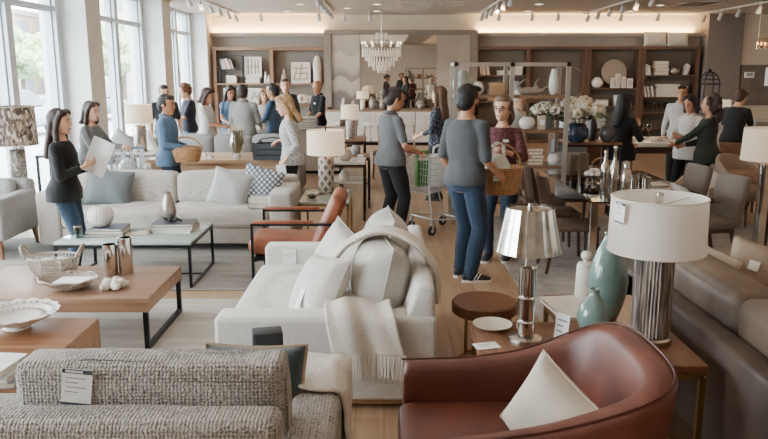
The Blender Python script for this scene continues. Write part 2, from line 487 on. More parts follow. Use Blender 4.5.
        if st == 'bun':
            for s in (1, -1): hb.ell((s * .068, -.015, 1.60), (.014, .05, .045))
            hb.ell((0, -.125, 1.60), (.045, .04, .045)); hb.ell((0, .042, 1.674), (.066, .052, .036))
        if st == 'pony':
            for s in (1, -1): hb.ell((s * .068, -.015, 1.60), (.014, .05, .045))
            hb.ell((0, .042, 1.674), (.068, .054, .038))
            for s in (1, -1): hb.ell((s * .074, -.0, 1.62), (.02, .055, .06)); hb.limb([((s * .078, -.02, 1.58), .024), ((s * .07, -.06, 1.50), .026), ((s * .03, -.10, 1.45), .02)])
            hb.limb([((0, -.115, 1.61), .03), ((0, -.14, 1.54), .032), ((0, -.135, 1.44), .02)])
        if st == 'curly':
            for i in range(60):
                a, b = random.uniform(0, 2 * PI), random.uniform(.0, 1.9); x, y, z = math.sin(b) * math.cos(a), math.sin(b) * math.sin(a), math.cos(b)
                if y > .45 and z < .75: continue
                hb.ell((x * .088, -.02 + y * .10, 1.615 + z * .10), (.028, .028, .028), n=8)
            if hair.get('len'):
                for i in range(50):
                    hb.ell((random.uniform(-.11, .11), random.uniform(-.13, -.02), random.uniform(1.48 - L, 1.56)), (.03, .03, .035), n=8)
        hb.v = [tuple(H(p)) for p in hb.v]
        hb.out('hair', hm, root, 180, [remesh(vx, 2)])
    if beard:
        bb = B()
        for s in (1, -1): bb.limb([((s * .068, .01, 1.57), .009), ((s * .062, .03, 1.525), .014), ((s * .04, .072, 1.49), .016), ((0, .09, 1.487), .016)], 8)
        bb.v = [tuple(H(p)) for p in bb.v]; bb.out('beard', plain('beard' + beard, beard, .8, bump=.4, scale=60), root, 180, [remesh(vx, 1)])
    # clothes
    if top:
        o_ = top.get('off', .014); hem = top.get('hem', .86); fl = top.get('flare', .02); tb = B()
        nk = 1.42 if sex == 'm' else 1.396; zs = [hem + (nk - hem) * i / 14 for i in range(15)]
        rr = []
        for z in zs:
            q = torso_at(T, max(z, .88)); e = o_ + fl * sstep((1.08 - z) / .2) + (top.get('skirt', 0) * max(0, .9 - z))
            rr.append([bend(p) for p in ring(z, q[1], q[2], q[3], off=e if z < 1.38 else o_ * .7)])
        tb.loft(rr)
        sl = top.get('sleeve', 2.0)                 # 0..1 upper arm, 1..2 forearm
        for s in (1, -1):
            S, E, W, d, nrm = arms[s]; e = o_ * .8
            ch = [(bend((s * sx * .45, -.008, 1.380 if sex == 'm' else 1.358)), .042 * ar + e * .7), (S, .053 * ar + e)]
            if sl > 0:
                t = min(sl, 1); ch.append((S.lerp(E, t * .55), .048 * ar + e)); ch.append((S.lerp(E, t), (.053 + (.040 - .053) * t) * ar + e))
            if sl > 1: t = sl - 1; ch.append((E.lerp(W, t * .97), .038 * ar + (.028 - .038) * ar * t + e * .9))
            tb.limb(ch)
        o = tb.out(top.get('name', 'shirt'), top['mat'], root, 180, [remesh(vx, 5), folds()])
        if top.get('collar'):
            cb = B(); a0 = R(-62)
            pts = [bend((.074 * math.cos(R(q)) * (1 if sex == 'm' else .88), -.006 + .074 * math.sin(R(q)), (1.445 if sex == 'm' else 1.425) - .045 * max(0, math.sin(R(q))))) for q in [118 + i * 304 / 16 for i in range(17)]]
            cb.tube(pts, .016, 8, flat=1.6)
            cb.out('collar', top.get('collar_mat', top['mat']), o, 180)
        if top.get('buttons'):
            for i in range(top['buttons']): 
                z = 1.33 - i * .085; q = torso_at(T, z); B().ell(bend((0, q[2] + o_ + .001, z)), (.006, .004, .006), n=8).out('button', plain('button_white', '#e8e8e8', .4), o, 180)
        if top.get('badge'):
            q = torso_at(T, 1.27); B().box(-.028, .028, -.003, .003, -.014, .014, M=Mx(bend((-.07, q[2] * .9 + o_ + .006, 1.27)), (0, 0, R(14)))).out('name_badge', plain('badge_white', '#f2f2f0', .4), o)
    if bottom:
        kind = bottom.get('kind', 'trousers'); e = .012; bb = B()
        if kind == 'skirt':
            bb.loft([[V((p.x, p.y, z)) for p in ring(z, rx, f, b)] for z, rx, f, b in ((bottom.get('hem', .42), .19, .16, .17), (.6, .19, .145, .16), (.8, .185, .125, .145), (.92, .182, .118, .14), (1.0, .16, .115, .115))])
        else:
            bb.loft([[bend(p) for p in ring(z, *torso_at(T, z)[1:], off=e + .008)] for z in (.80, .84, .88, .92, .96, .99)])
            wd = bottom.get('wide', 1.0)
            for s in (1, -1):
                hp, kn, an, fw = legs[s]
                bb.limb([(hp, (.086 * girth + e)), (hp.lerp(kn, .5), .074 * girth + e * 1.1), (kn, (.055 + e * 1.1) * wd), (kn.lerp(an, .5), (.048 + e * 1.4) * wd), (an + V((0, 0, bottom.get('crop', -.012))), (.042 + e) * wd)])
        bb.out('skirt' if kind == 'skirt' else kind, bottom['mat'], root, 180, [remesh(vx, 4), folds(.012, .10)])
    # shoes
    if shoes:
        for s in (1, -1):
            hp, kn, an, fw = legs[s]; sd = V((fw.y, -fw.x, 0)); g = V((an.x, an.y, an.z - .075))
            prof = [(-.075, .022, .05), (-.06, .034, .085), (-.02, .037, .10), (.03, .040, .085), (.08, .045, .062), (.13, .046, .048), (.165, .036, .038), (.185, .018, .03)]
            shb = B().loft([[g + fw * y + sd * (w * math.cos(2 * PI * j / 14)) + V((0, 0, max(.006, .008 + h * (.5 + .5 * math.sin(2 * PI * j / 14))))) for j in range(14)] for y, w, h in prof])
            so = shb.out('shoe', plain('shoe' + shoes[0], shoes[0], .6), root, 60, [subd(1)])
            sb = B().loft([[g + fw * (y + .01 * (y > .1)) + sd * ((w + .004) * math.cos(2 * PI * j / 14)) + V((0, 0, .011 + .011 * (1 if math.sin(2 * PI * j / 14 + .01) > 0 else -1))) for j in range(14)] for y, w, h in prof])
            sb.out('sole', plain('sole' + shoes[1], shoes[1], .6), so, 60)
            if shoes[0] == '#1c1d20' :       # striped trainer
                for i in range(3):
                    for q in (1, -1):
                        y = .0 + i * .028
                        B().limb([(g + fw * (y + .03) + sd * q * .036 + V((0, 0, .078)), .0055), (g + fw * y + sd * q * .045 + V((0, 0, .035)), .0055)], 6).out('stripe', plain('stripe_white', '#f0f0ee', .6), so, 180)
    return root, arms, k
# ------------------------------------------------------------------ camera, light, view
sc = bpy.context.scene
FPX = 740.0
cd = bpy.data.cameras.new('camera'); cam = bpy.data.objects.new('camera', cd); C.objects.link(cam)
cd.sensor_width = 36; cd.lens = 36 * FPX / 768; cd.clip_end = 300
cam.location = (0, 0, 1.9); cam.rotation_euler = (PI / 2 - math.atan(149.5 / FPX), 0, 0); sc.camera = cam
sc.view_settings.view_transform = 'AgX'; sc.view_settings.look = LOOK
sc.view_settings.exposure = EXPOSURE
sc.cycles.use_denoising = True; sc.cycles.max_bounces = 8; sc.cycles.diffuse_bounces = 4; sc.cycles.transparent_max_bounces = 16
sc.cycles.sample_clamp_indirect = 6; sc.cycles.caustics_reflective = False; sc.cycles.caustics_refractive = False

w = bpy.data.worlds.new('sky'); sc.world = w; w.use_nodes = True
bg = w.node_tree.nodes['Background']; bg.inputs[0].default_value = lin('#eef3fa'); bg.inputs[1].default_value = WORLD

def area(name, loc, rot, sx, sy, power, col, portal=False, spread=180):
    l = bpy.data.lights.new(name, 'AREA'); l.shape = 'RECTANGLE'; l.size = sx; l.size_y = sy; l.energy = power; l.color = lin(col)[:3]; l.spread = R(spread)
    if portal: l.cycles.is_portal = True
    o = bpy.data.objects.new(name, l); C.objects.link(o); o.location = loc; o.rotation_euler = rot
    return o
def spot(name, loc, target, power, col, angle=70, r=.05):
    l = bpy.data.lights.new(name, 'SPOT'); l.energy = power; l.color = lin(col)[:3]; l.spot_size = R(angle); l.spot_blend = .8; l.shadow_soft_size = r
    o = bpy.data.objects.new(name, l); C.objects.link(o); o.location = loc
    o.rotation_euler = (V(target) - V(loc)).to_track_quat('-Z', 'Y').to_euler(); return o

XW, XC, YB, ZC, XR, YF = -5.03, -4.53, 20.0, 3.31, 11.0, -4.0
WIN = [(.2, 3.6), (4.2, 7.6), (8.2, 11.6), (12.2, 15.6), (16.2, 19.4)]

# ------------------------------------------------------------------ shell
def plank_floor():
    t = NT('oak_planks'); v = t.coord((1, 1, 1), (0, 0, PI / 2))
    br = t.n('ShaderNodeTexBrick', Scale=1.0); br.inputs['Brick Width'].default_value = 1.9; br.inputs['Row Height'].default_value = .16
    br.inputs['Mortar Size'].default_value = .002; br.inputs['Mortar'].default_value = lin('#75583f')
    br.inputs['Color1'].default_value = lin('#b39475'); br.inputs['Color2'].default_value = lin('#c1a283'); br.offset = .37
    t.l(v, br.inputs['Vector'])
    v2 = t.coord((16, .9, 16)); nz = t.n('ShaderNodeTexNoise', Scale=1.0, Detail=5.0, Roughness=.6); t.l(v2, nz.inputs['Vector'])
    mx = t.n('ShaderNodeMix', data_type='RGBA', blend_type='MULTIPLY'); mx.inputs['Factor'].default_value = 1
    t.l(br.outputs['Color'], mx.inputs['A']); t.l(t.ramp(nz.outputs['Fac'], [(.3, '#d8d0c8'), (.7, '#ffffff')]), mx.inputs['B'])
    t.l(mx.outputs['Result'], t.b.inputs['Base Color']); t.b.inputs['Roughness'].default_value = .34
    t.bump(nz.outputs['Fac'], .04, .003); return t.m
WALLC = plain('warm_white_paint', '#e9e2d8', .8, var=.015)
WHITE = plain('bright_white_paint', '#f1f2f1', .8, var=.012)
GREIGE = plain('greige_paint', '#a3998e', .75, var=.02)
CEIL = plain('ceiling_paint', '#c6bcb1', .85, var=.015)
BEIGE = plain('pier_side_shade', '#ddd4c9', .75, var=.02)  # pier white toned darker, shade of the room-facing side put into the colour
ALU = plain('window_aluminium', '#c9d2d6', .4, .0, var=.02)
DKALU = plain('window_gasket', '#3d4850', .4, .2, var=.02)
PANE = glass('window_glass', '#f4f8f8', .02, .95)
structure('floor', B().box(XW - .3, XR + .2, YF - .2, YB + .2, -.1, 0), plank_floor())
structure('ceiling', B().box(XW - .3, XR + .2, YF - .2, YB + .2, ZC, ZC + .15), CEIL)
structure('wall_back', B().box(XW - .3, XR + .2, YB, YB + .15, 0, ZC), GREIGE)
structure('wall_front', B().box(XW - .3, XR + .2, YF - .15, YF, 0, ZC), WALLC)
structure('wall_right', B().box(XR, XR + .15, YF, YB, 0, ZC), WALLC)
# piers between the windows stand proud of the glazing
wl = B(); ys = [YF] + [q for w_ in WIN for q in w_] + [YB]
for i in range(0, len(ys), 2): wl.box(XW - .2, XC, ys[i], ys[i + 1], 0, ZC)
wl.box(XW - .2, XW + .1, YF, YB, 0, .12); 
structure('wall_left', wl, WHITE)
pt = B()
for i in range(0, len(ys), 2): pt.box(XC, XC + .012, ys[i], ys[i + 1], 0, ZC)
structure('pier_shade_sheet', pt, BEIGE)  # thin sheet added over the pier sides to carry the painted shade
for n, (a, b) in enumerate(WIN, 1):
    fr = B(); gk = B()
    posts = [a + .1, a + 1.72, b - .17]
    for y in posts:
        fr.box(XW - .05, XW + .13, y, y + .17, .12, ZC)
        gk.box(XW + .06, XW + .075, y - .014, y, .12, ZC); gk.box(XW + .06, XW + .075, y + .17, y + .184, .12, ZC)
    for z in (.12, 2.76, ZC - .06): fr.box(XW - .05, XW + .11, a, b, z, z + .07); gk.box(XW + .06, XW + .075, a, b, z - .012, z)
    root = structure('window_%d' % n, fr, ALU)
    g = gk.out('window_gasket', DKALU, root); g['kind'] = 'structure'
    p = B().box(XW + .062, XW + .070, a, b, .15, ZC - .03).out('window_pane', PANE, root); p['kind'] = 'structure'
    area('window_portal', (XW + .25, (a + b) / 2, ZC / 2 + .05), (0, -PI / 2, 0), ZC - .1, b - a, 1, '#ffffff', portal=True)
# bulkhead ledge of the lit cove along the back wall
lg = B().box(XC, 8.3, 19.76, 19.84, 2.78, 2.84).box(XC, 8.3, 19.84, YB, 2.74, 2.80)
structure('trim_2', lg, GREIGE)
structure('trim_3', B().box(XC, 8.3, YB - .02, YB, 2.80, ZC), plain('cove_cream', '#f0dfc4', .8, var=.01))
structure('wall_pier', B().box(8.3, 9.2, 19.5, YB, 0, ZC), plain('taupe_paint', '#7d726a', .75, var=.02))
structure('wall_alcove', B().box(9.2, XR, 19.6, YB, 0, ZC), plain('cream_paint', '#d8c3aa', .8, var=.015))
structure('trim_4', B().box(9.25, 10.95, 19.52, 19.6, 1.0, 2.03), plain('brown_panel', '#6f5f52', .35, var=.1, scale=3))
area('cove_strip', (1.8, 19.91, 2.85), (PI, 0, 0), 12.6, .10, 260, '#ffd7a0', spread=160)
# warm ceiling lighting
area('ceiling_panel_a', (-1.5, 4.0, 3.28), (0, 0, 0), 5, 12, CEIL_A, '#fff4e6')
area('ceiling_panel_b', (5.0, 5.0, 3.28), (0, 0, 0), 6, 12, CEIL_B, '#ffd9b0')

# ------------------------------------------------------------------ outdoors
structure('pavement', B().box(-60, XW - .3, -30, 70, -.25, -.12), plain('pale_paving', '#b9bcbd', .9, var=.05))
structure('road', B().box(-24, -14, -30, 70, -.12, -.10), plain('road_grey', '#8a8f93', .9, var=.05))
LEAF = plain('leaf_green', '#93ab80', .9, var=.35, scale=4)
LEAF2 = plain('leaf_yellow', '#adbb88', .9, var=.35, scale=4)
BARK = plain('bark', '#6b5c50', .9)
def tree(x, y, h, r, m, lab):
    t = thing('street_tree', lab, 'tree', (x, y, -.12), 0, 'street trees outside the windows')
    B().limb([((0, 0, 0), .16), ((.05, 0, h * .35), .12), ((0, .1, h * .6), .06)]).limb([((.05, 0, h * .35), .07), ((r * .5, 0, h * .65), .03)]).out('trunk', BARK, t)
    c = B()
    for i in range(90):
        a, b_ = random.uniform(0, 2 * PI), random.uniform(-1, 1); q = random.uniform(.5, 1)
        s_ = math.sqrt(1 - b_ * b_); e = random.uniform(.2, .36) * r
        c.ell((r * q * s_ * math.cos(a), r * q * s_ * math.sin(a), h * .66 + h * .32 * q * b_), (e, e, e * .8), n=7)
    c.out('crown', m, t, 180)
tree(-19.6, 45, 4.3, 1.5, LEAF2, 'yellow-green street tree seen through the nearest tall window')
tree(-24.5, 51, 4.6, 2.3, LEAF, 'broad mid-green street tree seen through the nearest tall window, left of the yellow-green one')
tree(-16.6, 48, 4.9, 1.9, LEAF, 'green street tree seen through the middle tall window')
tree(-15.2, 56, 4.9, 1.7, LEAF2, 'small pale street tree seen through the farthest tall window')
def house(x, y, w_, d_, h, col, lab, rows, cols_):
    t = thing('office_building', lab, 'building', (x, y, -.12), 0, 'buildings across the street')
    B().box(-w_ / 2, w_ / 2, -d_ / 2, d_ / 2, 0, h).out('walls', plain('facade' + col, col, .9), t)
    B().box(-w_ / 2 - .2, w_ / 2 + .2, -d_ / 2 - .2, d_ / 2 + .2, h, h + .4).out('roof', plain('roof_grey', '#a9a39c', .9), t)
    g = plain('far_window', '#8796a1', .3)
    for i in range(rows):
        for j in range(cols_):
            y0 = -d_ / 2 + d_ * (j + .25) / cols_; z0 = h * (i + .3) / rows
            B().box(w_ / 2 - .05, w_ / 2 + .03, y0, y0 + d_ * .5 / cols_, z0, z0 + h * .45 / rows).out('window', g, t)
            x0 = -w_ / 2 + w_ * (j + .25) / cols_
            B().box(x0, x0 + w_ * .5 / cols_, -d_ / 2 - .03, -d_ / 2 + .05, z0, z0 + h * .45 / rows).out('window', g, t)
house(-34, 66, 10, 12, 6.3, '#c2ada0', 'pinkish brick office block far across the street', 4, 4)
house(-22.5, 66, 9, 10, 8.5, '#c9c0b4', 'lower tan office block seen through the middle window', 3, 4)
def car(x, y, col, lab):
    t = thing('parked_car', lab, 'car', (x, y, -.1), 0, 'cars parked outside the windows')
    rings = []
    for yy, zb, zt, wd in ((-2.1, .35, .7, .75), (-2.0, .25, .85, .85), (-1.2, .22, .95, .88), (0, .22, .95, .88), (1.2, .22, .95, .88), (2.0, .25, .8, .85), (2.12, .35, .65, .75)):
        rings.append([V((wd * sgn(math.cos(a)) * abs(math.cos(a)) ** .4, yy, (zb + zt) / 2 + (zt - zb) / 2 * sgn(math.sin(a)) * abs(math.sin(a)) ** .4)) for a in [2 * PI * (i + .5) / 20 for i in range(20)]])
    B().loft(rings).out('body', plain('car' + col, col, .25, .3), t, 50)
    B().loft([[V((wx * q, y_, z)) for q, y_ in ((-1, a), (1, a), (1, b_), (-1, b_))] for z, wx, a, b_ in ((.93, .80, -1.5, 1.1), (1.2, .74, -1.2, .75), (1.42, .62, -.85, .35))]).out('cabin', plain('car_glass', '#4d5a64', .15), t, 30)
    for sx_ in (1, -1):
        for yy in (-1.3, 1.3):
            B().cyl((sx_ * .72, yy, .32), (sx_ * .90, yy, .32), .32, n=20).out('wheel', plain('tyre', '#2b2b2c', .8), t)
sgn = lambda q: -1 if q < 0 else 1
car(-11.5, 22.6, '#9aa3aa', 'silver car parked outside the nearest tall window')
car(-11.9, 30.2, '#4f5962', 'dark grey car parked outside the middle tall window')
car(-14.6, 25.4, '#d6d8da', 'white car parked behind the silver one outside the nearest window')

# ------------------------------------------------------------------ ceiling fixtures
SPOTW = plain('spot_white', '#cfc9c2', .45); BULB = plain('bulb_glow', '#fff2dc', .5, emit=6)
def spotlight(x, y, z, aim, lab, grp):
    t = thing('spotlight', lab, 'spotlight', (x, y, z), 0, grp)
    a = V(aim).normalized()
    B().cyl((0, 0, 0), (0, 0, -.07), .014, n=8).cyl((0, 0, 0), (0, 0, -.015), .035, n=12).out('stem', SPOTW, t)
    p = V((0, 0, -.11)); B().cyl(p - a * .07, p + a * .09, .038, .05, n=16).out('head', SPOTW, t)
    B().cyl(p + a * .088, p + a * .093, .042, n=16).out('lens', BULB, t)
def track(x, y0, y1, n, lab, aim, adj):
    single('lighting_track', lab, 'lighting track', B().box(-.02, .02, y0 - y0, y1 - y0, -.035, 0), SPOTW, (x, y0, ZC), 0, 'ceiling lighting tracks')
    for i in range(n):
        y = y0 + (y1 - y0) * (i + .5) / n
        spotlight(x, y, ZC - .035, aim, 'white spotlight hanging from %s' % adj, 'spotlights on ' + adj)
track(-3.67, 14.0, 19.4, 6, 'white lighting track on the ceiling beside the windows', (.3, .5, -1), 'the track beside the windows')
track(-1.24, 14.0, 18.4, 5, 'white lighting track on the ceiling left of the mirror', (.2, .5, -1), 'the track left of the mirror')
track(2.38, 14.0, 19.0, 6, 'white lighting track on the ceiling right of the mirror', (-.2, .5, -1), 'the track right of the mirror')
track(5.05, 14.0, 19.4, 6, 'white lighting track on the ceiling above the bookcases', (-.2, .5, -1), 'the track above the bookcases')
track(8.0, 14.0, 19.6, 6, 'white lighting track on the ceiling nearest the right pier', (-.2, .5, -1), 'the track by the right pier')
for px in (261, 319, 344, 370, 499, 532, 558, 621, 658):
    spotlight((px - 384) * 19.2 / 765, 19.2, ZC, (0, .6, -1), 'small white spotlight mounted on the ceiling in front of the lit cove', 'spotlights along the lit cove')
for px, py in ((377, 4), (377, 11), (347, 8), (528, 11), (539, 4), (631, 11), (300, 4), (287, 11), (660, 5)):
    k = (-146.5 + .98 * (219.5 - py)) / (725.3 + .198 * (219.5 - py)); y = 1.41 / k
    t = thing('downlight', 'round recessed downlight flush in the grey ceiling', 'downlight', ((px - 384) * y / 767, y, ZC), 0, 'recessed ceiling downlights')
    B().lathe([(.11, 0), (.11, -.012), (.085, -.012), (.08, 0)], n=24).out('trim_ring', SPOTW, t); B().cyl((0, 0, -.001), (0, 0, -.006), .08, n=24).out('lens', BULB, t)
VENT = plain('vent_dark', '#4e4740', .6)
for (x0, x1, y0, y1, lab) in ((.35, 1.05, 16.2, 17.6, 'square ceiling access hatch with a pale rim near the mirror'), (1.2, 1.75, 16.3, 17.0, 'short ceiling slot vent right of the access hatch'), (6.4, 7.2, 16.1, 17.2, 'dark ceiling slot vent above the bookcases')):
    t = thing('ceiling_vent', lab, 'vent', ((x0 + x1) / 2, (y0 + y1) / 2, ZC)); a, b_ = (x1 - x0) / 2, (y1 - y0) / 2
    B().box(-a, a, -b_, -b_ + .06, -.012, 0).box(-a, a, b_ - .06, b_, -.012, 0).box(-a, -a + .06, -b_, b_, -.012, 0).box(a - .06, a, -b_, b_, -.012, 0).out('frame', SPOTW, t)
    B().box(-a + .06, a - .06, -b_ + .06, b_ - .06, -.006, -.002).out('grille', CEIL if 'hatch' in lab else VENT, t)
for x, y, tx, ty, p in ((-3.67, 15, -2.5, 19.6, 90), (-1.24, 15, -2.8, 13, 90), (2.38, 15, 0.6, 19.5, 100), (2.38, 16, 3.2, 19.5, 100), (5.05, 15, 4.8, 19.6, 110), (5.05, 14, 4, 10.5, 120), (8.0, 15.5, 7.3, 19.5, 100), (8.0, 14.5, 5.3, 11, 70)):
    spot('track_beam', (x, y, ZC - .2), (tx, ty, 1.2), p, '#ffdcb4', 75)
# ------------------------------------------------------------------ shared materials
BLACKM = plain('black_metal', '#24262a', .35, .7, var=.05); CHROME = metal('chrome', '#d8d6d2', .10); BRASS = metal('aged_brass', '#a98f63', .3)
NICKEL = metal('brushed_nickel', '#b7b2aa', .25); GUN = metal('gunmetal', '#5a5450', .3)
OAK = wood('walnut_top', '#94725a', '#7c5e4a', 'X'); WAL = wood('dark_walnut', '#7a5238', '#5c3b28', 'X'); WALY = wood('dark_walnut_y', '#7a5238', '#5c3b28', 'Y')
LINEN = fabric('white_linen', '#cac5bd', .10, 240); CREAM = fabric('cream_cloth', '#ddd7cb', .10, 200); IVORY = fabric('ivory_cloth', '#d6d1c8', .08, 260)
GREYF = fabric('grey_cloth', '#a2a19f', .12, 220); BEIGEF = fabric('oat_cloth', '#b6aca0', .12, 240); BLUEG = fabric('slate_cloth', '#7d8489', .10, 220)
CARD = plain('card_white', '#eeece8', .6, var=.01); INK = plain('ink_navy', '#333b4a', .6); PAGE = plain('pages', '#ddd4c4', .8, var=.06, scale=40)
CER = plain('white_ceramic', '#e6e1da', .3, var=.02)
TEAL = plain('celadon_glaze', '#7b958d', .15, var=.10, scale=5, coat=.6)

def tag_card(parent_free, loc, rot, w, h, lab, header=True, lines=4):
    """hanging price card: white card with a dark header band and print lines"""
    t = thing('price_card', lab, 'price card', loc); M = Mx((0, 0, 0), rot)
    B().box(-w / 2, w / 2, -.0015, .0015, -h / 2, h / 2, M=M).out('card', CARD, t)
    if header:
        hb = B().box(-w / 2, w / 2, -.003, -.0016, h * .38, h / 2, M=M); hb.out('header_band', INK, t); B().box(-w / 2, w / 2, -.003, -.0016, -h / 2, -h * .44, M=M).out('footer_band', INK, t)
        pr = B()
        for i in range(9): pr.box(-w * .38 + i * w * .065, -w * .38 + i * w * .065 + w * .045, -.004, -.0031, h * .41, h * .47, M=M)
        pr.out('header_print', CARD, t)
    ln = B()
    for i in range(lines):
        z = h * (.24 - .13 * i); ln.box(-w * .38, w * (.05 if i % 2 else .3), -.0028, -.0016, z, z + h * .025, M=M)
    ln.out('print_lines', plain('print_grey', '#8d8d90', .7), t)
    return t
def cards(loc, rot, w, h, lab, cat='card', name='sign_card', lines=3):
    t = thing(name, lab, cat, loc); M = Mx((0, 0, 0), rot)
    B().box(-w / 2, w / 2, -.001, .001, 0, h, M=M).out('card', CARD, t); ln = B()
    for i in range(lines): ln.box(-w * .35, w * (.1 if i else .35), -.002, -.001, h * (.72 - .2 * i), h * (.78 - .2 * i), M=M)
    ln.out('print_lines', plain('print_grey', '#8d8d90', .7), t); return t
def book(x, y, z, w, d, h, rz, col, lab, grp=None, title=True):
    t = thing('book', lab, 'book', (x, y, z), rz, grp); m = plain('cover' + col, col, .45)
    B().box(-w / 2, w / 2, -d / 2, d / 2, 0, .004).box(-w / 2, w / 2, -d / 2, d / 2, h - .004, h).box(-w / 2, -w / 2 + .005, -d / 2, d / 2, 0, h).out('cover', m, t)
    B().box(-w / 2 + .004, w / 2 - .006, -d / 2 + .006, d / 2 - .006, .0035, h - .0035).out('pages', PAGE, t)
    return t
def throw(pts_fn, nu, nv, mat, name='cloth', thick=.016): return [[pts_fn(i / nu, j / nv) for j in range(nv + 1)] for i in range(nu + 1)]
def polyline(pts, t):
    """point at fraction t of the length of a polyline"""
    pts = [V(p) for p in pts]; L = [(b - a).length for a, b in zip(pts, pts[1:])]; d = t * sum(L)
    for a, b, l in zip(pts, pts[1:], L):
        if d <= l: return a.lerp(b, d / l if l else 0)
        d -= l
    return pts[-1]
def smooth_path(pts, n=40, it=3):
    q = [polyline(pts, i / n) for i in range(n + 1)]
    for _ in range(it): q = [q[0]] + [(q[i - 1] + q[i] * 2 + q[i + 1]) / 4 for i in range(1, n)] + [q[-1]]
    return q
def drape(path, wvec, width, nv=14, wav=.008, taper=None, seed=1):
    rnd = random.Random(seed); ph = [rnd.uniform(0, 6) for _ in range(4)]; wv = V(wvec).normalized(); n = len(path)
    g = []
    for i, p in enumerate(path):
        t = i / (n - 1); w_ = width * (taper(t) if taper else 1); a = path[max(i - 1, 0)]; b = path[min(i + 1, n - 1)]; nr = (b - a).cross(wv).normalized()
        if nr.length < .5: nr = V((0, 0, 1))
        g.append([p + wv * (w_ * (j / nv - .5)) + nr * wav * (1 + math.sin(9 * j / nv + ph[0] + 2 * t) + .6 * math.sin(17 * j / nv + ph[1] - 3 * t)) for j in range(nv + 1)])
    return g

# ------------------------------------------------------------------ tweed sofa at the front, seen from behind
TW = tweed('grey_boucle', '#a19b94', '#605a54', 150, 165, 1.0, 4.5)
s = thing('sofa', 'grey tweed sofa seen from behind at the front edge of the room', 'sofa', (-1.15, 2.25, 0))
B().box(-1.10, .80, 0, .17, .16, .757, .04, 3, sub=4, puff=.008).out('back_frame', TW, s)
B().box(.765, .975, .02, .92, .12, .615, .045, 3).out('armrest', TW, s)
B().box(-1.10, -.92, .02, .92, .12, .615, .045, 3).out('armrest', TW, s)
B().box(-.92, .765, .16, .90, .14, .32, .03).out('seat_base', TW, s)
B().box(-.92, .765, .19, .93, .32, .46, .05, 3).out('seat_cushion', TW, s)
def backcush(x0, x1, y0, y1, z0, z1, mat, par, name='back_cushion', lean=.0):
    b = B().box(x0, x1, y0, y1, z0, z1, .035, 3, sub=6, puff=.022)
    rn = random.Random(int(x0 * 100)); 
    b.v = [(p[0], p[1] + lean * (p[2] - z0) * -1, p[2] + ((.012 * math.sin(p[0] * 7 + 1) + .022 * max(0, abs(2 * (p[0] - x0) / (x1 - x0) - 1) - .8) / .2) if p[2] > (z0 + z1) / 2 else 0)) for p in b.v]
    return b.out(name, mat, par, 180)
bc = backcush(-.155, .79, .19, .37, .44, .872, TW, s)
sm_ = B().tube([(-.10, .190, .825), (.1, .187, .832), (.40, .187, .828), (.78, .190, .825)], .004, 6); sm_.out('piping', plain('seam_grey', '#6a625a', .9), bc)
for x in (-1.0, .92):
    for y in (.1, .84): B().cyl((x, y, 0), (x, y, .13), .022, .03, n=12).out('leg', WAL, s)
tag_card(None, (-1.075, 2.422, .812), (R(-3), R(6), 0), .105, .13, 'white price card with a navy header hung on the tweed sofa back cushion')
# throw folded over the arm
pth = smooth_path([(0, .02, .34), (0, .015, .60), (0, .06, .632), (0, .55, .632), (0, .70, .632)], 30, 2)
A = B(); g = []
for i in range(25):
    t = i / 24; row = []
    for j in range(25):
        q = polyline([(.735, 0, .50), (.745, 0, .60), (.775, 0, .633), (.955, 0, .633), (.99, 0, .60), (1.0, 0, .28)], j / 24)
        y = .55 + .38 * t; wv = .006 * math.sin(t * 11 + j * .35) + .004 * math.sin(j * 1.3 + t * 5)
        q = V((q.x + wv + (.012 * math.sin(t * 6) if j > 18 else 0), y + .02 * math.sin(j * .5), q.z + abs(wv) * .8)); row.append(q)
    g.append(row)
KNIT = fabric('cream_knit', '#e4dacc', .10, 170, .9)
th = thing('throw_blanket', 'cream knitted throw folded over the tweed sofa arm', 'throw', (-1.15, 2.25, 0)); A.sheet(g, .018).out('cloth', KNIT, th, 180, [subd(1)])
# dark cushion peeping out behind the back cushion
VELV = fabric('teal_velvet', '#24383c', .1, 150, sheen=.8)
p = thing('scatter_cushion', 'dark teal cushion with a beige piped edge behind the tweed sofa cushion', 'cushion', (-.53, 2.81, .598), 0)
c_ = B().pillow(.42, .42, .13, Mx((0, 0, 0), (R(-24), R(1), 0))); c_.out('cover', VELV, p, 180)
e_ = []
for i in range(60):
    u = i / 60 * 4; k = int(u); f = (u - k) * 2 - 1; a_, b_ = ((f, 1), (1, -f), (-f, -1), (-1, f))[k]
    e_.append(Mx((0, 0, 0), (R(-24), R(1), 0)) @ V((a_ * .21 * (1 - .07 * (1 - b_ * b_)), 0, b_ * .21 * (1 - .07 * (1 - a_ * a_)))))
B().tube(e_, .008, 8, closed=True).out('piping', plain('piping_beige', '#a8927a', .8), p)
# slim black stand and black box between the two sofas
t = thing('accent_table', 'slim black table holding a black box between tweed sofa and white sofa', 'table', (-.585, 3.52, 0))
B().cyl((0, 0, .505), (0, 0, .53), .075, n=28).out('tabletop', BLACKM, t); B().cyl((0, 0, .02), (0, 0, .515), .015, n=12).out('pole', BLACKM, t); B().cyl((0, 0, 0), (0, 0, .02), .12, n=28).out('base', BLACKM, t)
t = thing('speaker_box', 'small matte black box standing beside the near arm of the white sofa', 'box', (-.585, 3.52, .53), R(12))
B().box(-.075, .075, -.055, .055, 0, .095, .008, 2).out('case', plain('matte_black', '#26282b', .55), t); B().box(-.062, .062, -.0562, -.055, .012, .083).out('front_panel', plain('grey_black', '#34373b', .7), t)

